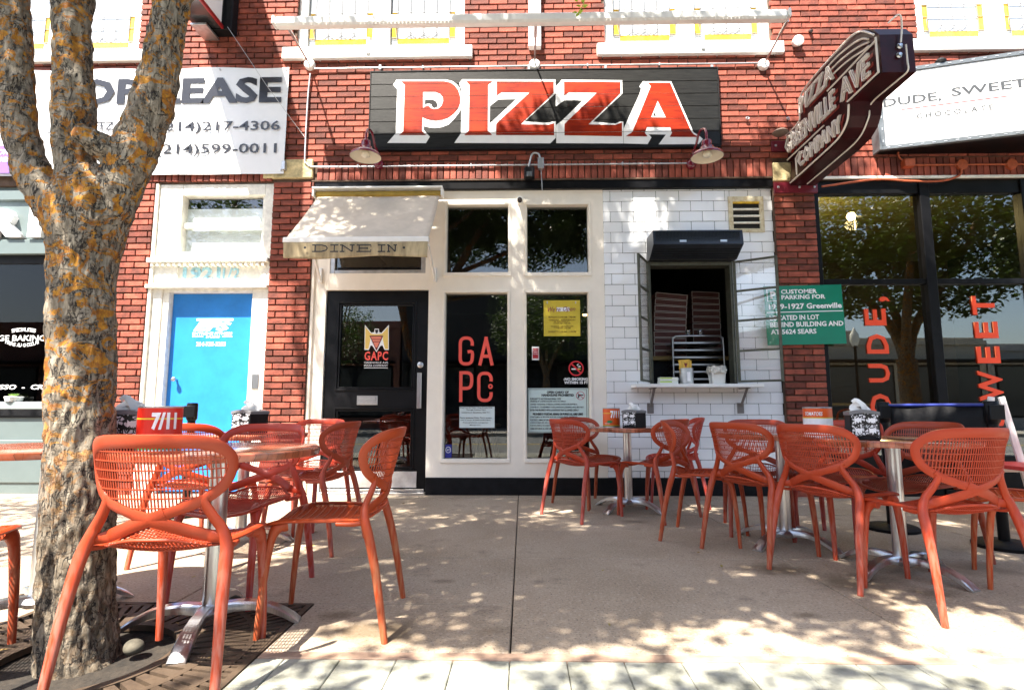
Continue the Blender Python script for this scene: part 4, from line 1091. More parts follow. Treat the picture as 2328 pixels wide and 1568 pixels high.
# ---- white light-box sign on the right
lb = empty('lightbox_sign', (3.6, YW, 3.9), 'white lightbox shop sign in a riveted grey frame, angled out from the wall at right', 'sign')
PL = W(2004, 341, .14); zB = PL[1]; XL_ = PL[0]; YL = YW-.14
r_ = ray(2327, 305); t = (zB-CAMH)/r_.z; XR_, YR = r_.x*t, r_.y*t
d = Vector((XR_-XL_, YR-YL, 0)); d.normalize(); ext_ = 1.0
Lw = (Vector((XR_-XL_, YR-YL, 0))).length+ext_
rt = ray(2085, 150); # top edge point on the face plane
nn = Vector((d.y, -d.x, 0)); P0 = Vector((XL_, YL, zB)); 
den = rt.dot(nn); tt = (P0-Vector((0, 0, CAMH))).dot(nn)/den; zT = CAMH+rt.z*tt
Hs = zT-zB; print('lightbox', P0, d, Lw, Hs)
Ml = Matrix(((d.x, -nn.x, 0, P0.x), (d.y, -nn.y, 0, P0.y), (0, 0, 1, P0.z), (0, 0, 0, 1)))   # local: x along face, y into the box
def lpoly(name, m, x0, z0, x1, z1, ya, yb, c=.003): MB().cbox(x0, ya, z0, x1, yb, z1, c, Ml).build(name, m, lb)
fr_m = mat('dark_grey_frame', (.13, .145, .155), .4, .3, var=.2, vscale=9)
F = .045
lpoly('frame', fr_m, 0, 0, Lw, F, 0, .05); lpoly('frame', fr_m, 0, Hs-F, Lw, Hs, 0, .05); lpoly('frame', fr_m, 0, F, F, Hs-F, 0, .05)
acr = mat('white_acrylic_face', (.84, .83, .82), .3)
lpoly('face', acr, F, F, Lw, Hs-F, .012, .03)
for k in range(26):
    x = .05+k*.105
    if x < Lw:
        lpoly('rivet', galv_m, x, .014, x+.03, .024, -.004, .001, .001); lpoly('rivet', galv_m, x, Hs-.026, x+.03, Hs-.016, -.004, .001, .001)
for k in range(6): lpoly('rivet', galv_m, .014, .08+k*Hs/6.5, .024, .11+k*Hs/6.5, -.004, .001, .001)
g = MB(); E = P0+d*Lw
g.poly([(P0.x, P0.y+.05), (E.x, E.y+.05), (E.x, YW-.03), (P0.x, YW-.03)], ((0, 0, zB+.0), Vector((1, 0, 0)), Vector((0, 1, 0))), 0, Hs-.01); g.build('cabinet', black_m, lb, fix=True)
MB().cbox(XL_-.03, YW-.16, zB-.01, XL_-.005, YW-.03, zB+.55, .004).build('end_post', fr_m, lb)
gt = mat('grey_lettering', (.045, .05, .055), .5)
def facept(px, py):
    rr = ray(px, py); t = (P0-Vector((0, 0, CAMH))).dot(nn)/rr.dot(nn); p = Vector((0, 0, CAMH))+rr*t; return ((p-P0).dot(d), p.z-zB)
def ltext(s, a, b, m=gt, **k):      # a lower left px, b upper right px
    A, Bq = facept(*a), facept(*b); o = P0+d*A[0]+Vector((0, 0, A[1]))+nn*(-.0 if nn.y < 0 else .0)
    sgn = d.cross(Vector((0, 0, 1)))
    o = o-sgn*.011
    text('lettering', s, m, lb, o, Bq[0]-A[0], Bq[1]-A[1], u=d, v=(0, 0, 1), **k)
ltext('DUDE,', (2009, 247), (2139, 195+12), bold=.02)
ltext('SWEET', (2164, 219), (2335, 176), bold=.02)
ltext('CHOCOLATE', (2084, 270), (2258, 236), bold=.025, space=1.6)
A, Bq = facept(2050, 248), facept(2291, 214)
lpoly('lettering', mat('red_line', (.40, .02, .03), .5), A[0], A[1]-.005, Bq[0], A[1]+.002, .008, .012, .0005)
g = MB(); g.lathe([(.001, 0), (.05, 0), (.055, .03), (.03, .06), (.001, .065)], P0.x+.62, P0.y-.12, 18, zT); g.build('top_lamp', blackd_m, lb, 40)
# orange painted conduit beneath it
oc_m = mat('orange_painted_pipe', (.40, .085, .03), .6, var=.2, vscale=20)
oc = empty('painted_conduit', (W(2062, 370)[0], YW-.05, 3.65), 'orange painted conduit with a square box and round boxes under the white lightbox sign', 'conduit')
q = W(2063, 373, .07); MB().cbox(q[0]-.055, YW-.11, q[1]-.04, q[0]+.055, YW-.035, q[1]+.045, .004).build('junction_box', oc_m, oc)
zc_ = W(2200, 374, .06)[1]
g = MB(); g.tube([(q[0]+.05, YW-.055, zc_), (6.5, YW-.055, zc_)], .011, 8)
g.tube(crom([(q[0]-.03, YW-.07, q[1]+.03), (q[0]-.09, YW-.07, q[1]+.08), (q[0]-.10, YW-.08, q[1]+.16)], 5), .010, 8); g.build('pipe', oc_m, oc, 60)
for px in (2187, 2300):
    a = W(px, 374, .06); g = MB(); g.lathe([(.001, 0), (.058, 0), (.058, .03), (.001, .034)], seg=20); g.v = [(a[0]+x, YW-.035-z, zc_+y) for x, y, z in g.v]; g.build('round_box', oc_m, oc, 40)
a = W(2187, 400, .06); b = W(2130, 411, .06); c = W(1990, 408, .06); e = W(1868, 424, .06)
g = MB(); g.tube(crom([(a[0], YW-.055, zc_-.05), (a[0]-.03, YW-.055, b[1]+.06), (b[0]+.05, YW-.055, b[1]), (b[0]-.3, YW-.055, b[1]), (c[0], YW-.055, c[1]), (e[0], YW-.055, e[1])], 6), .012, 8); g.build('pipe', oc_m, oc, 60)

# ---- DINE IN awning
di = empty('door_awning', (W(860, 440)[0], YW, 3.2), 'tan canvas dine in awning folded out over the black door', 'awning')
tx0, tx1 = W(713, 438, .10)[0], W(1007, 438, .10)[0]; tz = W(855, 437, .10)[1]
fx0, fx1 = W(646, 550, .75)[0], W(973, 550, .75)[0]; fy = YW-.80
rz_ = ray(646, 545); t = fy/rz_.y; fx0 = rz_.x*t; fz = CAMH+rz_.z*t
rz_ = ray(973, 545); fx1 = rz_.x*fy/rz_.y
rb = ray(800, 586); fzb = CAMH+rb.z*fy/rb.y
rl = ray(720, 452); yl_ = YW-.13
cx0, cx1 = W(722, 446, .13)[0], W(999, 450, .13)[0]; cz0 = W(855, 447, .13)[1]
print('awning', tx0, tx1, fx0, fx1, fz, fzb, cz0)
g = MB(); N_ = 10; K = 24
P = [[None]*(N_+1) for _ in range(K+1)]
for i in range(K+1):
    for j in range(N_+1):
        u, v = i/K, j/N_
        xa_ = cx0+(cx1-cx0)*u; xb2 = fx0+(fx1-fx0)*u
        P[i][j] = (xa_+(xb2-xa_)*v, yl_+(fy-yl_)*v, cz0+(fz-cz0)*v-.02*math.sin(v*math.pi)+.004*math.sin(u*9+v*4))
for i in range(K):
    for j in range(N_):
        g.quad(P[i][j], P[i][j+1], P[i+1][j+1], P[i+1][j])
o_ = g.build('canopy', canvas_m, di, 60, weld=True); sm = o_.modifiers.new('s', 'SOLIDIFY'); sm.thickness = .003
g = MB(); K = 40
def vy(u, v): return fy-.016+.010*math.sin(u*3+1)*v+.006*v*math.sin(u*23+2*v)
for i in range(K):
    for j in range(6):
        def q_(a, b):
            u, v = a/K, b/6
            return (fx0+(fx1-fx0)*u, vy(u, v), fz-.03+(fzb-fz+.03)*v-.012*math.sin(u*7)*v)
        g.quad(q_(i, j), q_(i, j+1), q_(i+1, j+1), q_(i+1, j))
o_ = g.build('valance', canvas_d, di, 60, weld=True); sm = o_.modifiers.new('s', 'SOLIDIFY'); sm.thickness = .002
MB().cbox(fx0-.01, fy-.02, fz-.035, fx1+.01, fy+.02, fz+.02, .008).build('front_rail', aw_m, di)
g = MB(); g.tube([(tx0+.03, YW-.09, tz-.02), (tx1-.03, YW-.09, tz-.02)], .034, 16); g.build('roller', mustard_m, di, 60)
MB().cbox(tx0, YW-.16, tz+.025, tx1, YW-.02, tz+.045, .004).build('cover', aw_m, di)
for x in (tx0, tx1-.02): MB().cbox(x, YW-.15, tz-.06, x+.02, YW-.02, tz+.025, .004).build('end_plate', aw_m, di)
wz = W(725, 640, .0)[1]
for x, xe in ((W(728, 630, 0)[0], fx0+.25), (W(988, 630, 0)[0], fx1-.005)):
    g = MB(); g.tube([(x, YW-.0, W(728, 636)[1]), (xe, fy+.03, fz-.05)], .014, 8); g.cbox(x-.016, YW-.012, W(728, 642)[1], x+.016, YW+.03, W(728, 610)[1], .003); g.build('arm', aw_m, di, 50)
ka = ray(706, 573); k0 = ray(899, 554)
def aw_rect(x0, y0, x1, y1, yv):
    a, b = ray(x0, y1), ray(x1, y0); return (a.x*yv/a.y, CAMH+a.z*yv/a.y, b.x*yv/b.y, CAMH+b.z*yv/b.y)
# slab lettering made of strokes
def slab(word, x, z, w_, h, y, parent, m):
    S_ = {'D': [[(0, 0), (.62, 0), (.92, .2), (1, .5), (.92, .8), (.62, 1), (0, 1)], [(.2, 0), (.2, 1)]],
          'I': [[(0, 0), (1, 0)], [(0, 1), (1, 1)], [(.5, 0), (.5, 1)]],
          'N': [[(0, 0), (.32, 0)], [(.16, 0), (.16, 1)], [(0, 1), (.2, 1)], [(.16, 1), (.84, 0)], [(.84, 0), (.84, 1)], [(.66, 1), (1, 1)]],
          'E': [[(0, 0), (1, 0), (1, .3)], [(0, 1), (1, 1), (1, .7)], [(.18, 0), (.18, 1)], [(.18, .5), (.75, .5)], [(.75, .35), (.75, .65)]]}
    g = MB()
    for L in S_[word]:
        g.strap([(x+a*w_, y, z+b*h) for a, b in L], [.016]*len(L), [.003]*len(L), [(0, -1, 0)]*len(L), 4, power=1)
    g.build('lettering', m, parent)
yv = fy-.036
X = [('D', 709, 744), ('I', 750, 769), ('N', 772, 806), ('E', 810, 843), ('I', 858, 876), ('N', 879, 902)]
for ch, a, b in X:
    q = aw_rect(a, 557, b, 572, yv); slab(ch, q[0], q[1], q[2]-q[0], q[3]-q[1], yv, di, print_k)
for px in (693, 918):
    q = aw_rect(px-3, 560, px+3, 566, yv); g = MB(); g.lathe([(.001, 0), (.012, 0), (.012, .002), (.001, .002)], seg=12); g.v = [((q[0]+q[2])/2+a, yv-c, (q[1]+q[3])/2+b) for a, b, c in g.v]; g.build('lettering', print_k, di)

# ---- air curtain over the serving window
ac = empty('air_curtain', (W(1580, 560)[0], YW, 2.5), 'dark grey air curtain unit with a mesh grille above the serving window', 'air curtain')
oy = .26
x0, z1_ = W(1483, 524, oy); x1 = W(1687, 524, oy)[0]
zc1_ = W(1580, 556, oy)[1]; zbk = W(1580, 597, .0)[1]+.0
xw0, xw1 = x0-.0, x1+.0
prof = [(YW+.026, z1_+.0), (YW-oy, z1_), (YW-oy-.02, zc1_), (YW-.08, zbk+.015), (YW+.026, zbk+.015)]
g = MB(); g.poly([(y, z) for y, z in prof][::-1], ((xw0, 0, 0), Vector((0, 1, 0)), Vector((0, 0, 1))), 0, x1-x0)
g.build('casing', mat('charcoal_metal', (.035, .04, .05), .35, .5, var=.2, vscale=6), ac, fix=True)
g = MB()
for k in range(60):
    x = x0+.03+k*(x1-x0-.06)/60; g.box(x, YW-oy-.016, zc1_+.02, x+.004, YW-oy-.003, z1_-.02)
for k in range(9):
    z = zc1_+.02+k*(z1_-zc1_-.04)/8; g.box(x0+.03, YW-oy-.017, z-.0018, x1-.03, YW-oy-.003, z+.0018)
g.build('grille', mat('grille_metal', (.02, .022, .025), .4, .5), ac)
for f_ in (.33, .78): 
    x = x0+(x1-x0)*f_; MB().cbox(x-.035, YW-oy-.024, zc1_+.02, x+.035, YW-oy-.017, zc1_+.045, .002).build('badge', steel_m, ac)
for k in range(5):
    f_ = .3+.14*k; za_ = zc1_+(zbk-zc1_)*f_; ya_ = (YW-oy-.02)+(oy-.06)*f_
    MB().cbox(x0+.02, ya_-.005, za_-.004, x1-.02, ya_+.003, za_+.002, .001).build('louvre', blackd_m, ac)
# ---- serving shelf
q = WR(1447, 873, 1739, 888, .17); zs_ = W(1580, 874, .30)[1]
sx0_, sx1_ = W(1447, 880, .28)[0], W(1739, 880, .28)[0]
sh = empty('serving_shelf', ((sx0_+sx1_)/2, YW, zs_), 'white serving shelf on two grey brackets under the open window', 'shelf')
zt_ = op[1]-.004
print('shelf', zs_, op)
ysf = YW-.26
MB().cbox(sx0_, ysf, zt_-.035, sx1_, YW+.026, zt_, .004).build('board', white_m, sh)
for px in (1481, 1688):
    x = W(px, 905, .05)[0]; g = MB()
    g.tube([(x, YW+.0, zt_-.22), (x+.0, ysf+.08, zt_-.04)], .014, 6); g.cbox(x-.035, YW+.016, zt_-.30, x+.035, YW+.026, zt_-.19, .003); g.cbox(x-.012, ysf+.03, zt_-.045, x+.012, YW+.026, zt_-.036, .002)
    g.build('bracket', mat('grey_bracket', (.20, .18, .17), .5, .4), sh)
# things on the shelf
def onshelf(px): return W(px, 870, .16)[0]
ys = YW-.14
card_m = mat('menu_yellow', (.78, .47, .06), .6)
tn = empty('tin_can', (onshelf(1562), ys, zt_), 'ribbed tin can with a white label standing on the serving shelf', 'can')
prof = [(.001, 0), (.068, 0)]+[(.068+(.0018 if k % 2 else 0), .01+k*.0075) for k in range(20)]+[(.069, .165), (.064, .165), (.062, .01), (.001, .01)]
g = MB(); g.lathe(prof, tn.location.x, ys, 28, zt_); g.build('body', galv_m, tn, 50)
g = MB(); g.ring([[(tn.location.x+.0715*math.sin(t), ys-.0715*math.cos(t), zt_+z) for z in (.03, .125)] + [(tn.location.x+.070*math.sin(t), ys-.070*math.cos(t), zt_+z) for z in (.125, .03)] for t in [k*.1-.2 for k in range(6)]]); g.build('label', print_w, tn)
cd_ = empty('menu_cards', (onshelf(1560), ys+.01, zt_+.1), 'yellow menu cards with a winged emblem standing in the tin can', 'menu')
for k in range(3): 
    x = cd_.location.x; M_ = Matrix.Translation((x+.004*k, ys+.012*k-.01, zt_+.03))@Matrix.Rotation(R(-4+3*k), 4, 'Y')
    MB().cbox(-.056, 0, 0, .056, .002, .225-.004*k, .0005, M_).build('card', card_m, cd_)
x = cd_.location.x; zz = zt_+.175
g = MB(); g.poly([(-.02, .035), (.02, .035), (0, -.015)], ((x+.002, ys-.013, zz+.01), FRONT_U, FRONT_V), 0, .001); g.build('emblem', mat('emblem_red', (.22, .02, .02), .5), cd_)
for sx in (-1, 1):
    g = MB(); g.strap([(x+sx*.005, ys-.0125, zz+.05), (x+sx*.038, ys-.0125, zz+.07), (x+sx*.036, ys-.0125, zz-.02)], [.003]*3, [.001]*3, [(0, -1, 0)]*3, 4); g.build('emblem', print_k, cd_)
tu = empty('plastic_tub', (onshelf(1631), ys, zt_), 'white square plastic tub lined with a clear bag on the serving shelf', 'tub')
def taper(g, cx, cy, z0, z1, a0, a1, n=8, wob=0.):
    secs = []
    for z, a in ((z0, a0), (z1, a1)):
        q = []
        for (sx, sy) in ((-1, -1), (1, -1), (1, 1), (-1, 1)):
            for t in (0, 1):
                q.append((cx+sx*a-(sx*.012 if (t == 0) == (sx*sy > 0) else 0), cy+sy*a-(sy*.012 if (t == 1) == (sx*sy > 0) else 0), z))
        secs.append(q)
    g.ring(secs)
tub_m = mat('white_plastic', (.80, .79, .74), .35)
g = MB(); taper(g, tu.location.x, ys, zt_, zt_+.16, .062, .076); g.build('body', tub_m, tu)
g = MB(); taper(g, tu.location.x, ys, zt_+.135, zt_+.15, .082, .082); g.build('rim', tub_m, tu)
bag_m = mat('clear_bag', (.50, .48, .42), .25, var=.4, vscale=30, bump=.5, bscale=40)
g = MB(); secs = []
for k, (dz_, a) in enumerate(((.115, .088), (.15, .090), (.185, .082), (.18, .07))):
    secs.append([(tu.location.x+a*math.cos(t)*(1.12+.05*math.sin(5*t+k)), ys+a*math.sin(t)*1.1, zt_+dz_+.008*math.sin(7*t+k*2)) for t in [j*math.pi/12 for j in range(24)]])
g.ring(secs, caps=False); g.build('bag', bag_m, tu, 40)
for k, lab in enumerate(('flat green and white box lying lowest beside the tin can', 'flat green and white box lying on another beside the tin can')):
    c = empty('sweetener_box', (onshelf(1516), ys, zt_+k*.036), lab, 'box', 'green and white boxes on the serving shelf')
    MB().cbox(onshelf(1497)+k*.004, ys-.06, zt_+k*.036, onshelf(1539), ys+.04, zt_+.034+k*.036, .002).build('carton', mat('carton_white', (.75, .76, .68), .6), c)
    MB().cbox(onshelf(1498), ys-.0612, zt_+k*.036+.018, onshelf(1525), ys-.0601, zt_+k*.036+.03, .0003).build('green_print', mat('lime_print', (.42, .60, .05), .6), c)
# ---- inside the serving window: pizza boxes and a tray rack
def IN(px, py, d): return W(px, py, -d)
pb_m = mat('pizza_box_side', (.105, .035, .028), .75, var=.25); pe_m = mat('pizza_box_edge', (.55, .48, .44), .8); kraft_m = mat('kraft_board', (.22, .15, .05), .8)
def stack(xa, xb, ya, yb, n, dep, tilt, side):
    a = IN(xa, yb, dep); b = IN(xb, ya, dep); H_ = (b[1]-a[1])/n; wdt = b[0]-a[0]
    for k in range(n):
        tl = tilt*(k/n)**1.3; x = a[0]+wdt/2+.10*(k/n)**2*(0.4 if side < 0 else .0); z = a[1]+H_*k
        if k == 0: lab = 'maroon pizza box at the bottom of the %s stack inside the serving window' % ('left' if side < 0 else 'right')
        elif k == n-1: lab = 'maroon pizza box on top of the %s stack inside the serving window' % ('left' if side < 0 else 'right')
        else: lab = 'maroon pizza box in the middle of the %s stack inside the serving window' % ('left' if side < 0 else 'right')
        c = empty('pizza_box', (x, YW+dep, z), lab, 'pizza box', 'pizza boxes in the %s stack' % ('left' if side < 0 else 'right'))
        c.rotation_euler = (0, R(tl), R(random.uniform(-2, 2)))
        g = MB(); g.cbox(-wdt/2, 0, .002, wdt/2, .40, H_*.9, .002); me = g.mesh('box_body', pb_m)
        o = bpy.data.objects.new('box_body', me); COL.objects.link(o); o.parent = c
        g = MB(); e = .006
        g.box(-wdt/2, -.004, H_*.9-e, wdt/2, .0, H_*.9); g.box(-wdt/2, -.004, .002, wdt/2, .0, .002+e); g.box(-wdt/2, -.004, .002+e, -wdt/2+e, 0, H_*.9-e); g.box(wdt/2-e, -.004, .002+e, wdt/2, 0, H_*.9-e)
        o = bpy.data.objects.new('board_edge', g.mesh('board_edge', pe_m)); COL.objects.link(o); o.parent = c
stack(1487, 1555, 666, 811, 10, .75, 6, -1); stack(1576, 1634, 662, 792, 9, .95, 3, 1)
tb_ = empty('counter', (1.9, YW+.9, 0), 'dark counter carrying the pizza box stacks inside the serving window', 'counter')
za_ = IN(1500, 811, .75)[1]-.004; MB().cbox(1.25, YW+.6, za_-.05, 2.55, YW+1.5, za_, .004).build('top', kraft_m, tb_); MB().cbox(1.3, YW+.7, 0, 2.5, YW+1.45, za_-.05, .004).build('cabinet', blackd_m, tb_)
fb = MB()
rk = empty('tray_rack', (W(1587, 800, -.4)[0], YW+.4, .8), 'metal tray rack with rounded top behind the shelf in the serving window', 'rack')
xa_, zt2 = IN(1528, 764, .42); xb_ = IN(1643, 764, .42)[0]; zb2 = op[1]-.1
g = MB(); y = YW+.42
g.tube(crom([(xa_, y, zb2), (xa_, y, zt2-.08), (xa_+.02, y, zt2-.02), (xa_+.08, y, zt2), (xb_-.08, y, zt2), (xb_-.02, y, zt2-.02), (xb_, y, zt2-.08), (xb_, y, zb2)], 5), .012, 8); g.build('frame', steel_m, rk, 60)
zz = zt2-.09
while zz > zb2: MB().cbox(xa_+.01, y-.006, zz, xb_-.01, y+.4, zz+.022, .002).build('runner', steel_m, rk); zz -= .083
for k, px in enumerate((1567, 1594)):
    q = IN(px, 760, .38); c = empty('drinking_glass', (q[0], YW+.42, zt2+.012), ('left' if k == 0 else 'right')+' one of two small upturned glasses on the tray rack', 'glass', 'glasses on the tray rack')
    g = MB(); g.lathe([(.001, 0), (.03, .0), (.036, .03), (.03, .06), (.028, .058), (.033, .03), (.001, .005)], seg=16); 
    o = bpy.data.objects.new('bowl', g.mesh('bowl', glass_m, smooth=40)); COL.objects.link(o); o.parent = c
# ---- green parking sign
q0, q1 = W(1745, 785, .06), W(1915, 650, .06)
gs = empty('parking_sign', (q0[0], YW-.055, q0[1]), 'green customer parking sign with white writing across the brick pier', 'sign')
gs.rotation_euler = (0, R(-1.2), 0)
green_m = mat('sign_green', (.0, .20, .115), .3, var=.08, vscale=2)
g = MB(); wS, hS = q1[0]-q0[0], q1[1]-q0[1]; g.cbox(0, -.003, 0, wS, .002, hS, .001); o = bpy.data.objects.new('panel', g.mesh('panel', green_m)); COL.objects.link(o); o.parent = gs
def stext(s, fx, fz_, fw, fh, **k):
    o = text('lettering', s, print_w, None, (fx*wS, -.0045, fz_*hS), fw*wS, fh*hS, **k); o.parent = gs
stext('CUSTOMER', .22, .86, .46, .075, bold=.03); stext('PARKING FOR', .22, .765, .56, .075, bold=.03)
stext('1919-1927 Greenville', .05, .60, .93, .095, bold=.03)
stext('LOCATED IN LOT', .05, .415, .63, .085, bold=.03); stext('BEHIND BUILDING AND', .05, .30, .93, .085, bold=.03); stext('AT 5624 SEARS', .05, .18, .58, .085, bold=.03)
g = MB(); g.box(.02*wS, -.0048, .545*hS, .99*wS, -.0032, .56*hS); 
for a in ((.035, .74, .045, .95), (.175, .74, .185, .95), (.045, .94, .175, .95), (.045, .74, .175, .75)): g.box(a[0]*wS, -.0048, a[1]*hS, a[2]*wS, -.0032, a[3]*hS)
o = bpy.data.objects.new('border_print', g.mesh('border_print', print_w)); COL.objects.link(o); o.parent = gs
stext('P', .08, .78, .07, .13, bold=.05)

# ---- posters and stickers in the windows
YP = YW+.094
def poster(name, m, px, label, cat='sign'):
    q = WR(*px, YW-YP); r = empty(name, (q[0], YP, q[1]), label, cat); MB().cbox(q[0], YP, q[1], q[2], YP+.002, q[3], .0004).build('sheet', m, r); return r, YW-YP+.0015
z7 = lambda x0, y0, x1, y1: ((1300+x0/2.09)*.7258, (550+y0/2.09)*.7258, (1300+x1/2.09)*.7258, (550+y1/2.09)*.7258)
r, of = poster('opening_hours_poster', mat('poster_yellow', (.62, .47, .03), .5, var=.1, vscale=3), z7(841, 816, 1079, 1050), 'yellow opening hours poster hung high in the right window')
rp = mat('poster_maroon', (.25, .02, .06), .5)
def pt(s, q, m=print_k, **k): wtext('lettering', s, m, r, *z7(*q), of, **k)
q = WR(*z7(925, 862, 1010, 888), of); MB().box(q[0], YP-.001, q[1], q[2], YP-.0003, q[3]).build('white_patch', print_w, r)
of += .001
pt("We're", (868, 858, 950, 892), rp, shear=.35); pt('Open', (966, 856, 1048, 896), rp, shear=.35)
br = mat('poster_brown', (.16, .08, .0), .5)
pt('MONDAY // 11:00 AM - 1:00 AM', (872, 920, 1048, 932), br, bold=.01); pt('TUESDAY, WEDNESDAY', (872, 940, 1050, 950), br, bold=.01); pt('& THURSDAY', (910, 951, 1012, 960), br, bold=.01); pt('// 11:00 AM - 1:00 AM', (905, 962, 1015, 971), br, bold=.01)
pt('FRIDAY, SATURDAY', (888, 982, 1036, 992), br, bold=.01); pt('// 11:00 AM - 2:00 AM', (908, 993, 1016, 1002), br, bold=.01); pt('SUNDAY // 11:00 AM - 11:00 PM', (872, 1015, 1052, 1026), br, bold=.01)
for x in (864, 1050): 
    q = W(*z7(x, 828, x, 828)[:2], of); MB().cbox(q[0]-.006, YP-.006, q[1]-.018, q[0]+.006, YP+.003, q[1]+.012, .002).build('suction_hook', galv_m, r)
r, of = poster('open_carry_notice', mat('notice_white', (.60, .72, .68), .5), (1199.5, 882, 1337.5, 983), 'large pale open carry notice at the foot of the right window')
z8 = lambda x0, y0, x1, y1: ((1370+x0/4.656)*.7258, (1180+y0/4.656)*.7258, (1370+x1/4.656)*.7258, (1180+y1/4.656)*.7258)
def pt8(s, q, m=print_k, **k): wtext('lettering', s, m, r, *z8(*q), of, **k)
for q in ((1325, 178, 2178, 184), (1325, 796, 2178, 802), (1325, 184, 1331, 796), (2172, 184, 2178, 796)):
    a = WR(*z8(*q), of); MB().box(a[0], YP-.002, a[1], a[2], YP-.0003, a[3]).build('border_print', print_k, r)
pt8('OPEN CARRY OF', (1592, 205, 1912, 240), bold=.05); pt8('HANDGUNS PROHIBITED', (1516, 247, 1988, 284), bold=.05)
for s, q in (('PURSUANT TO SECTION 30.07 PENAL CODE', (1350, 306, 1798, 334)), ('(TRESPASS BY LICENSE HOLDER WITH AN OPENLY', (1350, 346, 1872, 372)), ('CARRIED HANDGUN), A PERSON LICENSED UNDER SUBCHAPTER H,', (1350, 388, 2038, 415)),
             ('CHAPTER 411, GOVERNMENT CODE (HANDGUN LICENSING LAW), MAY NOT', (1350, 430, 2128, 457)), ('ENTER THIS PROPERTY WITH A HANDGUN THAT IS CARRIED OPENLY', (1350, 470, 2058, 498))): pt8(s, q, bold=.02)
pt8('PROHIBIDO PORTAR ARMAS DE FUEGO AL AIRE LIBRE', (1388, 524, 2120, 558), bold=.05)
for s, q in (('CONFORME A LA SECCION 30.07 DEL CODIGO PENAL (TRASPASAR', (1350, 573, 2042, 600)), ('PORTANDO ARMAS DE FUEGO AL AIRE LIBRE CON', (1350, 615, 1830, 641)), ('LICENCIA BAJO DEL SUB-CAPITULO H, CAPITULO 411', (1350, 656, 1900, 683)),
             ('PORTAR ARMAS), NO DEBEN ENTRAR A ESTA PROPIEDAD', (1350, 698, 1930, 724)), ('ARMA DE FUEGO AL AIRE LIBRE.', (1350, 740, 1682, 767))): pt8(s, q, bold=.02)
def noring(r, cpx, rad, of, m, width=.006):
    c = W(*cpx, of)
    g = MB(); n_ = 24
    g.poly([(rad*math.cos(2*math.pi*k/n_), rad*math.sin(2*math.pi*k/n_)) for k in range(n_)], ((c[0], YW-of, c[1]), FRONT_U, FRONT_V), 0, .0012, [[((rad-width)*math.cos(2*math.pi*k/n_), (rad-width)*math.sin(2*math.pi*k/n_)) for k in range(n_)]])
    s = .7071*(rad-width*.6); w2 = width*.45
    g.poly([(-s-w2, s-w2), (-s+w2, s+w2), (s+w2, -s+w2), (s-w2, -s-w2)], ((c[0], YW-of-.0014, c[1]), FRONT_U, FRONT_V), 0, .001); g.build('ban_symbol', m, r)
    return c
banr = mat('ban_red', (.45, .02, .05), .5)
q = z8(2082, 272, 2082, 272)[:2]; c = noring(r, q, .046, of, banr, .005)
g = MB(); s = .001
g.poly([(-.030, .012), (.032, .012), (.032, .001), (-.004, .001), (-.010, -.008), (-.016, -.026), (-.030, -.024), (-.022, 0)], ((c[0], YW-of-.0002, c[1]), FRONT_U, FRONT_V), 0, .0009); g.build('gun_symbol', print_k, r)
r, of = poster('dog_patio_notice', mat('paper_white', (.62, .70, .70), .6), (1044, 924, 1124, 972), 'white paper dog patio notice under the coral GAPC lettering')
for s, q in (('Dog Friendly Patio - Dog Access Only', (330, 438, 800, 460)), ('Through Outdoor Patio', (418, 470, 702, 492)), ('Concerns or Questions, Dial 311.', (350, 507, 765, 530)), ('Perro amistoso Patio- Perro acceso', (330, 584, 788, 604)),
             ('solo a traves de patio al aire libre.', (335, 620, 775, 640)), ('Preocupaciones o preguntas', (370, 656, 738, 676)), ('Marque 311.', (470, 692, 632, 714))): pt8(s, q, bold=.02)
r, of = poster('red_sticker', mat('sticker_white', (.75, .75, .75), .5), z7(764, 1119, 810, 1207), 'small red and white sticker on the left of the right window', 'sticker')
q = WR(*z7(769, 1130, 806, 1196), of); MB().box(q[0], YP-.002, q[1], q[2], YP-.0003, q[3]).build('red_print', mat('sticker_red', (.40, .01, .02), .5), r)
of += .002
for k, s in enumerate(('SECURITY', 'CAMERAS', 'IN USE')): pt(s, (772, 1138+k*13, 803, 1145+k*13), print_w)
r = empty('no_smoking_sticker', (W(1310, 840)[0], YP, W(1310, 840)[1]), 'red no smoking symbol with white words on the right window', 'sticker'); of = YW-YP
c = noring(r, z7(1053, 1261, 1053, 1261)[:2], .083, of, mat('ban_bright', (.60, .012, .02), .5), .014)
g = MB(); g.box(c[0]-.05, YP-.0008, c[1]-.014, c[0]+.012, YP, c[1]-.001); g.tube(crom([(c[0]+.02, YP-.002, c[1]+.01), (c[0]+.05, YP-.002, c[1]+.02), (c[0]+.01, YP-.002, c[1]+.035), (c[0]+.03, YP-.002, c[1]+.05)], 4), .004, 5); g.build('cigarette_symbol', print_w, r)
MB().box(c[0]+.014, YP-.0008, c[1]-.014, c[0]+.05, YP, c[1]-.001).build('cigarette_symbol', card_m, r)
pt('-NO SMOKING', (970, 1322, 1131, 1340), print_w, bold=.04); pt('WITHIN 15 FT', (975, 1344, 1132, 1363), print_w, bold=.04)
r, of = poster('alarm_sticker', mat('sticker_blue', (.02, .03, .28), .4), z8(112, 985, 205, 1175), 'small blue alarm company sticker at the bottom left of the window', 'sticker')
c = W(*z8(155, 1062, 0, 0)[:2], of); g = MB(); g.poly([(.030*math.cos(t*.5236), .034*math.sin(t*.5236)) for t in range(12)], ((c[0], YP, c[1]), FRONT_U, FRONT_V), 0, .001, [[(.024*math.cos(t*.5236), .028*math.sin(t*.5236)) for t in range(12)]]); g.build('ring_print', print_w, r)
of += .001; pt8('ADT', (130, 1050, 182, 1075), print_w, bold=.03, shear=.2)
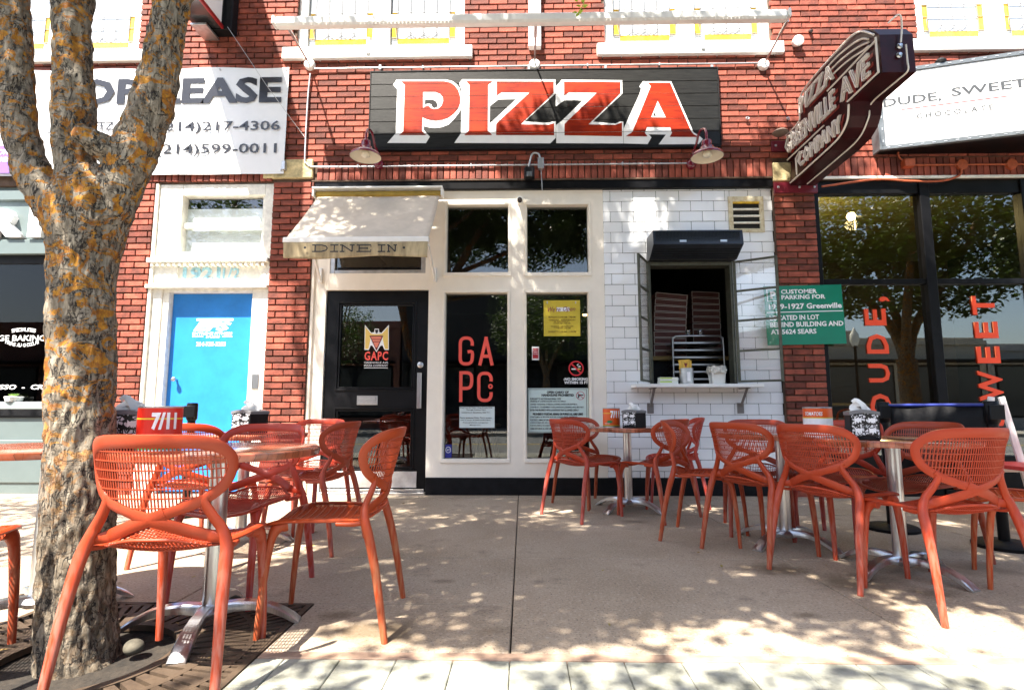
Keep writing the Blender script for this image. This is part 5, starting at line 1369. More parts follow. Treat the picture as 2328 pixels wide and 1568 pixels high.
# ============================================================ CHAIR
def chair_mat():
    m, n, l, p = node_mat('orange_resin')
    tc = n.new('ShaderNodeTexCoord'); a = n.new('ShaderNodeTexNoise'); a.inputs['Scale'].default_value = 7; a.inputs['Detail'].default_value = 5
    l.new(tc.outputs['Object'], a.inputs[0])
    mx = n.new('ShaderNodeMix'); mx.data_type = 'RGBA'; mx.inputs['A'].default_value = (.37, .036, .009, 1); mx.inputs['B'].default_value = (.45, .050, .013, 1)
    l.new(a.outputs[0], mx.inputs['Factor'])
    # sun-bleached, scuffed legs
    sp = n.new('ShaderNodeSeparateXYZ'); l.new(tc.outputs['Object'], sp.inputs[0])
    mr = n.new('ShaderNodeMapRange'); mr.inputs[1].default_value = .46; mr.inputs[2].default_value = .25; mr.inputs[3].default_value = 0; mr.inputs[4].default_value = .5
    l.new(sp.outputs[2], mr.inputs[0])
    mp = n.new('ShaderNodeMapping'); mp.inputs['Scale'].default_value = (60, 60, 6); l.new(tc.outputs['Object'], mp.inputs[0])
    b = n.new('ShaderNodeTexNoise'); b.inputs['Scale'].default_value = 1.5; b.inputs['Detail'].default_value = 6; l.new(mp.outputs[0], b.inputs[0])
    r2 = n.new('ShaderNodeMapRange'); r2.inputs[1].default_value = .38; r2.inputs[2].default_value = .62; l.new(b.outputs[0], r2.inputs[0])
    ml = n.new('ShaderNodeMath'); ml.operation = 'MULTIPLY'; l.new(mr.outputs[0], ml.inputs[0]); l.new(r2.outputs[0], ml.inputs[1])
    m2 = n.new('ShaderNodeMix'); m2.data_type = 'RGBA'; m2.inputs['B'].default_value = (.50, .20, .14, 1)
    l.new(ml.outputs[0], m2.inputs['Factor']); l.new(mx.outputs['Result'], m2.inputs['A'])
    oi = n.new('ShaderNodeObjectInfo'); m3 = n.new('ShaderNodeMix'); m3.data_type = 'RGBA'; m3.blend_type = 'MULTIPLY'; m3.inputs['Factor'].default_value = 1
    l.new(m2.outputs['Result'], m3.inputs['A']); l.new(oi.outputs['Color'], m3.inputs['B']); l.new(m3.outputs['Result'], p.inputs['Base Color'])
    m2.inputs['A'].default_value = (.5, .05, .01, 1)
    p.inputs['Roughness'].default_value = .42; p.inputs['Specular IOR Level'].default_value = .4
    bp = n.new('ShaderNodeBump'); bp.inputs['Strength'].default_value = .12; bp.inputs['Distance'].default_value = .003
    nb = n.new('ShaderNodeTexNoise'); nb.inputs['Scale'].default_value = 160; l.new(tc.outputs['Object'], nb.inputs[0]); l.new(nb.outputs[0], bp.inputs['Height']); l.new(bp.outputs[0], p.inputs['Normal'])
    return m
ch_m = chair_mat()
AX, BW_ = .252, .20
def yback(x, z):
    u = min(abs(x)/AX, .995); return -.205-.26*(z-.46)+BW_*(1-math.sqrt(1-u*u))
def nback(x, z):
    e = .002; dx = (yback(x+e, z)-yback(x-e, z))/(2*e); return Vector((dx, -1, -.26)).normalized()
def seat_z(x, y):
    z = .437+.35*x*x
    if y < -.12: z += 5.0*(-.12-y)**2
    if y > .12: z -= 1.4*(y-.12)**2
    return z-.012*math.cos(min(1, abs(x)/.2)*1.4)
def rim_pts():
    half = [(0, .799), (.10, .798), (.162, .792), (.203, .773), (.224, .737), (.221, .689), (.200, .643), (.155, .605), (.10, .581), (.05, .563), (0, .545)]
    left = [(-x, z) for x, z in half[::-1][1:-1]]
    return half+left
def proto_chair():
    r = empty('chair', (0, 0, 0))
    # rim loop
    L = crom([(x, 0, z) for x, z in rim_pts()], 7, True)
    pts = [(p.x, yback(p.x, p.z), p.z) for p in L]; N = [nback(p.x, p.z) for p in L]
    ws = [.038+.008*max(0, min(1, (p.z-.76)/.03)) if p.z > .58 else .034+.006*(.58-p.z)/.03 for p in L]
    g = MB(); g.strap(pts, ws, [.013]*len(L), N, 10, True)
    # lower straps: from the crossing down to the knees
    for s in (-1, 1):
        P = [(s*-.05, .563), (0, .545), (s*.06, .525), (s*.12, .500), (s*.165, .482), (s*.205, .473), (s*.228, .470)]
        Q = crom([(x, 0, z) for x, z in P], 6); n = len(Q)
        pp = [(q.x, yback(q.x, q.z) if abs(q.x) < .17 else yback(q.x, q.z)*1-.0, q.z) for q in Q]
        pp = [(a, b-.004*max(0, 1-abs(a)/.1), c) for a, b, c in pp]
        pp = [(a, min(b, -.165) if abs(a) > .16 else b, c) for a, b, c in pp]
        w_ = [.043 if i < n*.55 else .043-.015*((i/n-.55)/.45) for i in range(n)]; t_ = [.013 if i < n*.6 else .013+.010*((i/n-.6)/.4) for i in range(n)]
        NN = [nback(q.x, q.z) if abs(q.x) < .18 else Vector((0, -1, -.3)) for q in Q]
        g.strap(pp, w_, t_, NN, 10)
    g.build('back_frame', ch_m, r, 50)
    # back lattice
    def ztop(x): 
        best = [p for p in L if p.z > .70]; q = min(best, key=lambda p: abs(p.x-x)); return q.z
    def zbot(x):
        best = [p for p in L if p.z < .72]; q = min(best, key=lambda p: abs(p.x-x)); return q.z
    g = MB(); x = -.2205
    while x < .2206:
        a, b = zbot(x), ztop(x)
        if b-a > .02:
            n = max(2, int((b-a)/.04)+1)
            g.strap([(x, yback(x, a+(b-a)*k/n), a+(b-a)*k/n) for k in range(n+1)], [.0060]*(n+1), [.004]*(n+1), [nback(x, a+(b-a)*k/n) for k in range(n+1)], 4, power=1)
        x += .0105
    for k in range(7):
        z = .583+k*.0305
        xs_ = [x for x in [i*.01-.23 for i in range(47)] if zbot(x) < z < ztop(x)]
        if len(xs_) > 3: g.strap([(x, yback(x, z)-.001, z) for x in xs_], [.0052]*len(xs_), [.0055]*len(xs_), [nback(x, z) for x in xs_], 4, power=1)
    tag(g.build('back_lattice', ch_m, r), kind='stuff')
    # seat frame
    O = [(0, -.222), (.075, -.215), (.135, -.185), (.180, -.12), (.205, -.03), (.212, .08), (.205, .17), (.175, .222), (.09, .240), (0, .244)]
    O = O+[(-x, y) for x, y in O[::-1][1:-1]]
    Q = crom([(x, y, 0) for x, y in O], 6, True)
    g = MB(); g.strap([(q.x, q.y, seat_z(q.x, q.y)+.004) for q in Q], [.030 if q.y > -.1 else .030-.016*min(1, (-.1-q.y)/.08) for q in Q], [.015 if q.y > -.1 else .011 for q in Q], [(q.x*.6, 0, 1) for q in Q], 10, True); g.build('seat_frame', ch_m, r, 50)
    def ylim(x):
        c = [q for q in Q if abs(q.x-x) < .02]; return min(q.y for q in c), max(q.y for q in c)
    g = MB(); x = -.195
    while x < .1951:
        a, b = ylim(x); n = 10
        g.strap([(x, a+(b-a)*k/n, seat_z(x, a+(b-a)*k/n)) for k in range(n+1)], [.0062]*(n+1), [.005]*(n+1), [(0, 0, 1)]*(n+1), 4, power=1)
        x += .0118
    y = -.195
    while y < .225:
        xs_ = [q.x for q in Q if abs(q.y-y) < .02 and q.x > 0]; xm = max(xs_) if xs_ else .1
        n = 12; g.strap([(-xm+2*xm*k/n, y, seat_z(-xm+2*xm*k/n, y)+.001) for k in range(n+1)], [.0075]*(n+1), [.006]*(n+1), [(0, 0, 1)]*(n+1), 4, power=1)
        y += .031
    tag(g.build('seat_lattice', ch_m, r), kind='stuff')
    for s in (-1, 1):
        P = [(s*.258, -.272, 0), (s*.252, -.252, .12), (s*.243, -.225, .27), (s*.235, -.196, .39), (s*.228, -.178, .45), (s*.207, -.172, .505), (s*.176, -.186, .555), (s*.155, yback(.155, .60), .603), (s*.168, yback(.175, .64), .625)]
        Q = crom(P, 5); n = len(Q)
        def rad(z): return .0135+(.0205-.0135)*min(1, z/.42) if z < .42 else .0205-(z-.42)*.030
        g = MB(); g.strap(Q, [rad(q.z)*2.05 for q in Q], [rad(q.z)*(1.9 if q.z < .5 else 1.5) for q in Q], [(0, -1, -.2)]*n, 12, power=.9); g.build('leg', ch_m, r, 60)
        P = [(s*.200, .237, 0), (s*.197, .228, .15), (s*.193, .214, .30), (s*.189, .200, .385), (s*.180, .180, .425), (s*.165, .15, .434)]
        Q = crom(P, 5)
        def rad2(z): return .0128+.0055*min(1, z/.38)+(.009*max(0, (z-.38)/.05))
        g = MB(); g.strap(Q, [rad2(q.z)*2.1 for q in Q], [rad2(q.z)*1.8 for q in Q], [(0, 1, .2)]*len(Q), 12, power=.9); g.build('leg', ch_m, r, 60)
        # link from knee to seat side
        g = MB(); P = crom([(s*.226, -.178, .448), (s*.218, -.13, .440), (s*.205, -.06, .440)], 5)
        g.strap(P, [.026]*len(P), [.018]*len(P), [(0, 0, 1)]*len(P), 8); g.build('seat_link', ch_m, r, 60)
    return r
chairs = [
 (-1.221, 2.017, 3.6, 'orange resin chair nearest the camera at left, its back against the tree trunk'),
 (-.831, 2.463, 94.5, 'orange resin chair seen side-on at the right of the left front table'),
 (-1.42, 2.80, 176, 'orange resin chair facing the camera across the left front table'),
 (-1.95, 3.40, -8, 'orange resin chair with its back to the camera at the table behind the tree'),
 (-1.71, 4.36, 172, 'orange resin chair on the far side of the dispenser table, beside the left brick pier'),
 (-1.42, 3.74, 84, 'orange resin chair side-on in front of the left edge of the black door'),
 (-2.085, 1.90, 20.5, 'orange resin chair cut by the left edge of the photo, left of the tree'),
 (.527, 4.801, -54, 'orange resin chair left of the small far table below the open carry notice'),
 (.64, 5.331, -150.3, 'orange resin chair against the cream window frame behind the small far table'),
 (1.122, 4.793, 41, 'orange resin chair with its back to the camera right of the small far table'),
 (1.305, 4.013, -118.5, 'orange resin chair seen from its open side, facing right towards the middle right table'),
 (1.452, 5.40, 82.6, 'orange resin chair by the white tiles under the serving shelf, facing left'),
 (1.52, 3.60, -63.3, 'orange resin chair with its back to the camera left of the middle right table'),
 (1.76, 3.163, -62.6, 'orange resin chair with its back to the camera left of the right front table'),
 (1.967, 2.731, 8.5, 'large orange resin chair nearest the camera at right with worn pinkish legs'),
 (2.66, 2.98, 60, 'orange resin chair cut by the right edge of the photo, facing left'),
 (2.40, 3.50, 115.8, 'orange resin chair just in front of the black barrier banner'),
 (2.18, 3.90, 124.8, 'orange resin chair partly hidden behind the napkin dispenser of the right front table'),
 (1.75, 4.18, 158, 'orange resin chair facing the camera behind the middle right table beside the brick pier'),
]
pc = proto_chair()
for i, (x, y, a, lab) in enumerate(chairs):
    o = pc if i == 0 else copy_tree(pc)
    o.location = (x, y, 0); o.rotation_euler = (0, 0, R(a)); tag(o, lab, 'chair', 'orange chairs round the cafe tables')
    rc = random.Random(i*7+1); v_ = rc.uniform(.80, 1.08); cc_ = (v_, v_*rc.uniform(.85, 1.25), v_*rc.uniform(.8, 1.5), 1)
    for q in [o]+list(o.children): q.color = cc_
chairs[4]
# ============================================================ TABLES
def wood_top():
    m, n, l, p = node_mat('butcher_block')
    tc = n.new('ShaderNodeTexCoord'); br = n.new('ShaderNodeTexBrick'); l.new(tc.outputs['Object'], br.inputs[0])
    br.inputs['Scale'].default_value = 1; br.inputs['Brick Width'].default_value = .30; br.inputs['Row Height'].default_value = .028; br.inputs['Mortar Size'].default_value = .0006
    br.inputs['Color1'].default_value = (.42, .115, .06, 1); br.inputs['Color2'].default_value = (.20, .055, .022, 1); br.inputs['Mortar'].default_value = (.1, .03, .015, 1)
    mp = n.new('ShaderNodeMapping'); mp.inputs['Scale'].default_value = (3, 40, 3); l.new(tc.outputs['Object'], mp.inputs[0])
    a = n.new('ShaderNodeTexNoise'); a.inputs['Scale'].default_value = 2; a.inputs['Detail'].default_value = 6; l.new(mp.outputs[0], a.inputs[0])
    mx = n.new('ShaderNodeMix'); mx.data_type = 'RGBA'; mx.blend_type = 'OVERLAY'; mx.inputs['Factor'].default_value = .6
    l.new(br.outputs[0], mx.inputs['A']); l.new(a.outputs[0], mx.inputs['B']); l.new(mx.outputs['Result'], p.inputs['Base Color'])
    p.inputs['Roughness'].default_value = .22; p.inputs['Coat Weight'].default_value = .5; p.inputs['Coat Roughness'].default_value = .12
    return m
top_m = wood_top()
TR, TZ = .405, .735
def proto_table():
    r = empty('cafe_table', (0, 0, 0))
    g = MB(); g.lathe([(.001, TZ), (TR-.008, TZ), (TR-.001, TZ-.005), (TR, TZ-.012), (TR-.004, TZ-.032), (.001, TZ-.033)], seg=72); g.build('table_top', top_m, r, 40, fix=True)
    g = MB(); g.lathe([(.05, TZ-.034), (.16, TZ-.036), (.16, TZ-.045), (.05, TZ-.05)], seg=24); g.build('top_plate', blackd_m, r, 40)
    g = MB(); g.lathe([(.0375, .085), (.0375, TZ-.04)], seg=28); g.build('pole', alu_m, r, 60)
    g = MB(); g.lathe([(.001, .045), (.060, .05), (.068, .07), (.058, .085), (.040, .092), (.001, .092)], seg=28); g.build('hub', alu_m, r, 40)
    for k in range(4):
        c, s = math.cos(k*math.pi/2), math.sin(k*math.pi/2); secs = []
        for d, zt, wd, th in ((.03, .095, .048, .045), (.10, .102, .050, .038), (.17, .098, .054, .033), (.235, .082, .058, .030), (.290, .056, .062, .027), (.330, .030, .066, .024), (.352, .010, .064, .009)):
            q = []
            for a, b in ((-.5, -1), (.5, -1), (.5, -.25), (.38, 0), (-.38, 0), (-.5, -.25)):
                lx, ly, lz = d, a*wd, max(zt+b*th, 0); q.append((lx*c-ly*s, lx*s+ly*c, lz))
            secs.append(q)
        g = MB(); g.ring(secs); g.build('leg', alu_m, r, 35, fix=True)
    return r
tables = [(-1.305, 2.37, 12, 'round wood-block cafe table at the left front with a red tomato can'),
          (-1.935, 3.82, 5, 'round cafe table before the blue door, carrying a patterned napkin dispenser'),
          (-2.13, 2.47, 50, 'round cafe table left of the tree trunk, cut by the photo edge'),
          (.955, 5.10, 45, 'small round cafe table farthest back, by the white tiles'),
          (1.775, 3.85, 36, 'round cafe table in the middle of the right hand group'),
          (2.10, 3.195, 25, 'round cafe table at the right front with a napkin dispenser')]
pt_ = proto_table()
for i, (x, y, a, lab) in enumerate(tables):
    o = pt_ if i == 0 else copy_tree(pt_)
    o.location = (x, y, 0); o.rotation_euler = (0, 0, R(a)); tag(o, lab, 'table', 'round cafe tables on the sidewalk')

# ---- napkin dispensers
def pattern_mat():
    m, n, l, p = node_mat('black_white_doodle_print')
    tc = n.new('ShaderNodeTexCoord'); v = n.new('ShaderNodeTexVoronoi'); v.feature = 'DISTANCE_TO_EDGE'; v.inputs['Scale'].default_value = 62; l.new(tc.outputs['Object'], v.inputs[0])
    a = n.new('ShaderNodeTexNoise'); a.inputs['Scale'].default_value = 38; a.inputs['Detail'].default_value = 2; l.new(tc.outputs['Object'], a.inputs[0])
    r1 = n.new('ShaderNodeMath'); r1.operation = 'GREATER_THAN'; r1.inputs[1].default_value = .12; l.new(v.outputs[0], r1.inputs[0])
    r2 = n.new('ShaderNodeMath'); r2.operation = 'LESS_THAN'; r2.inputs[1].default_value = .56; l.new(a.outputs[0], r2.inputs[0])
    ml = n.new('ShaderNodeMath'); ml.operation = 'MULTIPLY'; l.new(r1.outputs[0], ml.inputs[0]); l.new(r2.outputs[0], ml.inputs[1])
    mx = n.new('ShaderNodeMix'); mx.data_type = 'RGBA'; mx.inputs['A'].default_value = (.012, .012, .012, 1); mx.inputs['B'].default_value = (.66, .66, .68, 1)
    l.new(ml.outputs[0], mx.inputs['Factor']); l.new(mx.outputs['Result'], p.inputs['Base Color']); p.inputs['Roughness'].default_value = .3
    return m
pat_m = pattern_mat(); napk_m = mat('napkin_paper', (.82, .79, .74), .9, bump=.3, bscale=30); dgrey_m = mat('dispenser_grey', (.16, .16, .165), .4)
def proto_disp():
    r = empty('napkin_dispenser', (0, 0, 0)); w_, d_, h_ = .068, .10, .155
    g = MB(); g.cbox(-w_, -d_, .0, w_, d_, h_-.018, .004); g.build('case', blackd_m, r)
    g = MB(); secs = []
    for x in [-w_-.003+k*(2*w_+.006)/8 for k in range(9)]:
        bul = .012*(1-(x/(w_+.003))**2); secs.append([(x, -d_-.004, h_-.022+bul), (x, -d_-.004, h_-.004+bul), (x, d_+.004, h_-.004+bul), (x, d_+.004, h_-.022+bul)])
    g.ring(secs); g.build('lid', dgrey_m, r, fix=True)
    for s in (-1, 1):
        g = MB(); n = 8
        for k in range(n):
            xa_, xb_ = -w_+.006+k*(2*w_-.012)/n, -w_+.006+(k+1)*(2*w_-.012)/n
            f = lambda x: .012*(1-(x/w_)**2)
            A = [(xa_, s*(d_+.0015), .012+f(xa_)*1.2), (xb_, s*(d_+.0015), .012+f(xb_)*1.2), (xb_, s*(d_+.0015), h_-.024+f(xb_)), (xa_, s*(d_+.0015), h_-.024+f(xa_))]
            g.quad(*(A if s < 0 else A[::-1]))
        g.build('printed_panel', pat_m, r)
        for x in (-.032, .032):
            for z in (.05, .105):
                P = [(-.017, .018), (-.008, .010), (0, .014), (.008, .010), (.017, .018), (.015, -.014), (.006, -.006), (0, -.015), (-.006, -.006), (-.015, -.014)]
                g = MB(); g.poly(P, ((x, s*(d_+.0018), z), Vector((-s, 0, 0)), Vector((0, 0, 1))), 0, .0008); g.build('emblem_print', print_w, r)
    g = MB(); rr = random.Random(4)
    g.strap(crom([(-.02, -.02, h_-.005), (-.03, -.01, h_+.025), (.0, .0, h_+.045), (.02, .02, h_+.03), (.045, .02, h_+.002)], 4), [.07, .065, .06, .06, .05, .045, .05, .055, .05, .05, .045, .04, .04, .035, .03, .03, .03], [.006]*17, [(0, -.6, 1)]*17, 8)
    g.strap(crom([(.02, .0, h_), (.01, -.02, h_+.03), (-.02, -.02, h_+.06), (-.04, -.015, h_+.05)], 4), [.03, .04, .045, .045, .04, .035, .03, .03, .025, .025, .02, .02, .02], [.008]*13, [(.4, -.8, .4)]*13, 8)
    g.build('napkin', napk_m, r, 60)
    return r
disp = [(-1.66, 2.30, 20, 'napkin dispenser standing half hidden behind the tree trunk'), (-1.83, 3.66, -8, 'napkin dispenser on the table before the blue door'),
        (1.00, 4.98, -38+0, 'black napkin dispenser with patterned end on the small far table'), (1.88, 3.10, -22, 'napkin dispenser with a folded napkin standing up on the right front table')]
pd = proto_disp()
for i, (x, y, a, lab) in enumerate(disp):
    o = pd if i == 0 else copy_tree(pd)
    o.location = (x, y, TZ); o.rotation_euler = (0, 0, R(a)); tag(o, lab, 'napkin dispenser', 'napkin dispensers on the tables')
# ---- tomato cans
canr = mat('can_red', (.62, .022, .010), .35); cany = mat('can_yellow', (.72, .50, .04), .4); cano = mat('can_orange', (.72, .10, .012), .35); greenp = mat('can_green', (.02, .22, .06), .5)
def can(x, y, base, label, face, white=False):
    r = empty('tomato_can', (x, y, TZ), label, 'can', 'tomato cans on the tables'); RC, HC = .078, .178
    def loc(g, name, m, sm=50): o = bpy.data.objects.new(name, g.mesh(name, m, smooth=sm)); COL.objects.link(o); o.parent = r; return o
    g = MB(); g.lathe([(.001, .002), (RC, 0), (RC+.002, .003), (RC, .008), (RC, HC-.008), (RC+.002, HC-.003), (RC, HC), (RC-.006, HC), (RC-.006, HC-.01), (.001, HC-.012)], seg=40); loc(g, 'tin', galv_m)
    def band(z0, z1, m, e=.0006, a0=0, a1=2*math.pi, name='label_band'):
        g = MB(); n = 40
        for k in range(n):
            t0, t1 = a0+(a1-a0)*k/n, a0+(a1-a0)*(k+1)/n
            g.quad(*[((RC+e)*math.cos(t), (RC+e)*math.sin(t), z) for t, z in ((t0, z0), (t1, z0), (t1, z1), (t0, z1))])
        loc(g, name, m)
    band(.008, HC-.008, base)
    if white: band(.008, .115, print_w, .001); band(.112, .118, cany, .0014); band(.012, .018, cano, .0014)
    else: band(.125, .131, cany, .001); band(.016, .022, cany, .001); band(.008, .014, greenp, .001) 
    # wrapped lettering
    def wrap(s, t0, z0, wd, ht, m, **k):
        o = text('lettering', s, m, None, (0, 0, 0), wd, ht, u=(1, 0, 0), v=(0, 0, 1), **k)
        for v in o.data.vertices:
            a = t0+v.co.x/RC; e = RC+.0016-v.co.y*.5; z = v.co.z+z0; v.co = Vector((e*math.cos(a), e*math.sin(a), z))
        o.parent = r
    if white: wrap('TOMATOES', face-.9, .128, .10, .022, print_w, bold=.02, shear=.2)
    else:
        wrap('7/11', face-.10, .085, .088, .068, print_w, bold=.05)
        wrap('TOMATOES', face-.85, .03, .05, .012, print_w)
    g = MB(); cc = []
    for k in range(16):
        t = 2*math.pi*k/16; rr_ = (.030 if k % 2 else .024); cc.append((face-.2+rr_*math.cos(t)/RC*1.0, .052+rr_*.45*math.sin(t)))
    e = RC+.0018; cen = (face-.2, .052)
    for k in range(16):
        a, b = cc[k], cc[(k+1) % 16]; q = [(e*math.cos(p[0]), e*math.sin(p[0]), p[1]) for p in (cen, a, b)]
        i = len(g.v); g.v += q; g.f.append((i, i+1, i+2)); g.mi.append(0)
    loc(g, 'leaf_print', greenp)
q = ray(364, 960); yy = 2.20
can(q.x*yy/q.y, yy, canr, 'red tomato can with white 7/11 lettering on the left front table', R(-90+18))
can(.82, 5.13, cano, 'orange tomato can half hidden behind the napkin dispenser on the small far table', R(-100))
q = ray(1858, 950); yy = 3.34
can(q.x*yy/q.y, yy, cano, 'orange and white tomato can beside the right front napkin dispenser', R(-120), True)
pa = empty('small_tray', (2.16, 3.10, TZ), 'small flat dark tray on the right front table', 'tray'); MB().cbox(2.05, 3.02, TZ+.001, 2.27, 3.16, TZ+.008, .003).build('plate', mat('brown_tray', (.22, .10, .06), .3), pa)

# ============================================================ QUEUE BARRIERS
def post(x, y, label):
    r = empty('barrier_post', (x, y, 0), label, 'barrier post', 'black belt barrier posts')
    g = MB(); g.lathe([(.001, 0), (.175, 0), (.178, .02), (.16, .035), (.05, .045), (.001, .045)], x, y, 36); g.build('base', blackd_m, r, 40)
    g = MB(); g.lathe([(.032, .04), (.032, .83)], x, y, 20); g.build('pole', black_m, r, 60)
    g = MB(); g.lathe([(.033, .80), (.045, .82), (.045, .94), (.040, .955), (.001, .957)], x, y, 20); g.cbox(x-.05, y-.052, .83, x+.05, y-.03, .93, .004); g.build('belt_head', black_m, r, 40)
    return r
pr = G(2284, 1243); post(pr[0], pr[1], 'black belt barrier post at the right behind the nearest chair')
pl_ = ray(437, 930); yl4 = 4.75; xl4 = pl_.x*yl4/pl_.y; post(xl4, yl4, 'black belt barrier post before the blue door')
ql_ = (2.78, 4.30); post(ql_[0]+.0, ql_[1], 'black belt barrier post at the left end of the banner')
bb = empty('barrier_banner', ((ql_[0]+pr[0])/2, (ql_[1]+pr[1])/2, .2), 'black fabric barrier banner with a blue top edge stretched between two posts', 'banner')
g = MB(); n = 14
a_, b_ = Vector((ql_[0]+.02, ql_[1]-.04, 0)), Vector((pr[0]-.03, pr[1]-.0, 0))
def bp_(u, z): p = a_+(b_-a_)*u; return (p.x+.015*math.sin(u*7)*(1-z), p.y-.01*math.sin(u*9+z*3), .35+z*.575)
for i in range(n):
    for j in range(6): g.quad(bp_(i/n+(.0), j/6), bp_((i+1)/n, j/6), bp_((i+1)/n, (j+1)/6), bp_(i/n, (j+1)/6))
o_ = g.build('fabric', blackd_m, bb, 60, weld=True); sm = o_.modifiers.new('s', 'SOLIDIFY'); sm.thickness = .004
g = MB(); g.tube([a_+Vector((0, 0, .93)), b_+Vector((0, 0, .93))], .012, 8); g.build('top_edge', mat('navy_edge', (.02, .035, .22), .4), bb, 60)
g = MB(); g.tube([a_+Vector((0, 0, .35)), b_+Vector((0, 0, .35))], .012, 8); g.build('bottom_edge', blackd_m, bb, 60)
bl = empty('barrier_belt', (xl4-.6, yl4, .86), 'black retractable belt running left from the post before the blue door', 'belt')
g = MB(); g.box(-5.2, yl4-.006, .845, xl4-.04, yl4-.003, .90); g.build('webbing', blackd_m, bl)
# white folding stand and bright orange metal chair at the right edge
wm = mat('white_enamel', (.80, .80, .78), .35)
st = empty('folding_stand', (3.86, 4.05, 0), 'white slanted folding stand behind the black barrier post', 'stand')
g = MB()
for dy in (0, .5):
    for s in (-1, 1): g.strap([(3.86+s*.24, 4.05+dy, 0), (3.86+s*.04, 4.05+dy, 1.0)], [.07, .05], [.03, .03], [(0, -1, 0)]*2, 6)
    g.box(3.70, 4.04+dy, .40, 4.02, 4.06+dy, .45)
g.build('legs', wm, st)
MB().cbox(3.66, 4.0, .45, 4.06, 4.6, .48, .004).build('shelf', mat('coral_shelf', (.70, .05, .04), .4), st)
mc = empty('metal_chair', (4.35, 4.2, 0), 'bright orange metal chair cut by the right edge of the photo', 'chair')
om = mat('bright_orange_metal', (.78, .10, .01), .35)
MB().cbox(4.16, 4.0, .44, 4.56, 4.4, .46, .005).build('seat', om, mc)
for sx in (4.18, 4.54):
    for sy in (4.02, 4.38):
        g = MB(); g.tube([(sx+(.03 if sx > 4.3 else -.03), sy, 0), (sx, sy, .44)], .014, 8); g.build('leg', om, mc, 60)
g = MB(); g.tube(crom([(4.18, 4.38, .44), (4.17, 4.42, .75), (4.22, 4.44, .88), (4.48, 4.44, .88), (4.55, 4.42, .75), (4.54, 4.38, .44)], 5), .014, 8)
for x in (4.28, 4.36, 4.44): g.cbox(x-.02, 4.42, .46, x+.02, 4.43, .88, .002)
g.build('backrest', om, mc, 60)

# ============================================================ TREE GRATE
iron_m = mat('rusty_iron', (.07, .045, .026), .75, .2, var=.5, vscale=7, bump=.3, bscale=60, dirt=(.03, .018, .011))
tgx, tgy = -1.60, 2.085
tg = empty('tree_grate', (tgx, tgy, 0), 'rusty square iron tree grate with radiating slots around the trunk', 'tree grate')
g = MB()
for q in ((GX0+.004, GY0, GX0+.03, GY1-.004), (GX1-.03, GY0, GX1-.004, GY1-.004), (GX0+.03, GY1-.03, GX1-.03, GY1-.004), (GX0+.03, GY0, GX1-.03, GY0+.02)): g.box(q[0], q[1], -.02, q[2], q[3], .003)
g.build('frame', iron_m, tg)
def ringseg(r0, r1, z0, z1, n=64):
    g = MB(); secs = [[(tgx+r*math.cos(2*math.pi*k/n), tgy+r*math.sin(2*math.pi*k/n), z) for r, z in ((r0, z0), (r1, z0), (r1, z1), (r0, z1))] for k in range(n)]
    g.ring(secs, True); return g.build('ring', iron_m, tg, 35, fix=True)
RS = [.285, .325, .425, .45, .545, .57]
ringseg(RS[0], RS[1], -.018, .006); ringseg(RS[2], RS[3], -.018, .003); ringseg(RS[4], RS[5], -.018, .003)
def bar(r0, r1, t, w0, w1):
    c, s = math.cos(t), math.sin(t); g = MB(); P = []
    for r, w_ in ((r0, w0), (r1, w1)):
        for sg in (-1, 1): P.append((tgx+r*c-sg*w_*s/2, tgy+r*s+sg*w_*c/2))
    i = 0; q = [P[0], P[1], P[3], P[2]]
    g.ring([[(x, y, -.015) for x, y in q], [(x, y, .0025) for x, y in q]]); g.build('slat', iron_m, tg, fix=True)
nb_ = 0
for k in range(44): bar(RS[1], RS[2], 2*math.pi*k/44, .030, .044)
for k in range(76): bar(RS[3], RS[4], 2*math.pi*k/76, .024, .031)
for k in range(104):
    t = 2*math.pi*(k+.5)/104; c, s = math.cos(t), math.sin(t)
    lim = min(((GX1-.03-tgx) if c > 0 else (tgx-GX0-.03))/max(abs(c), 1e-6), ((GY1-.03-tgy) if s > 0 else (tgy-GY0-.02))/max(abs(s), 1e-6))
    if lim > RS[5]+.02: bar(RS[5], lim, t, .020, .020+(lim-RS[5])*.045)
# stone in the pit
g = MB(); n = 14
bm = bmesh.new(); bmesh.ops.create_icosphere(bm, subdivisions=3, radius=.035)
for v in bm.verts: v.co = v.co*(1+.25*noise.noise(v.co*14)); v.co.z *= .75
me = bpy.data.meshes.new('pebble'); bm.to_mesh(me); bm.free(); me.materials.append(mat('grey_pebble', (.07, .062, .045), .9, var=.5, vscale=14)); me.polygons.foreach_set('use_smooth', [True]*len(me.polygons))
o = bpy.data.objects.new('pebble', me); COL.objects.link(o); pq = G(300, 1482); o.location = (pq[0]-.0, pq[1], .02); tag(o, 'grey rounded stone lying at the right foot of the tree trunk', 'stone')

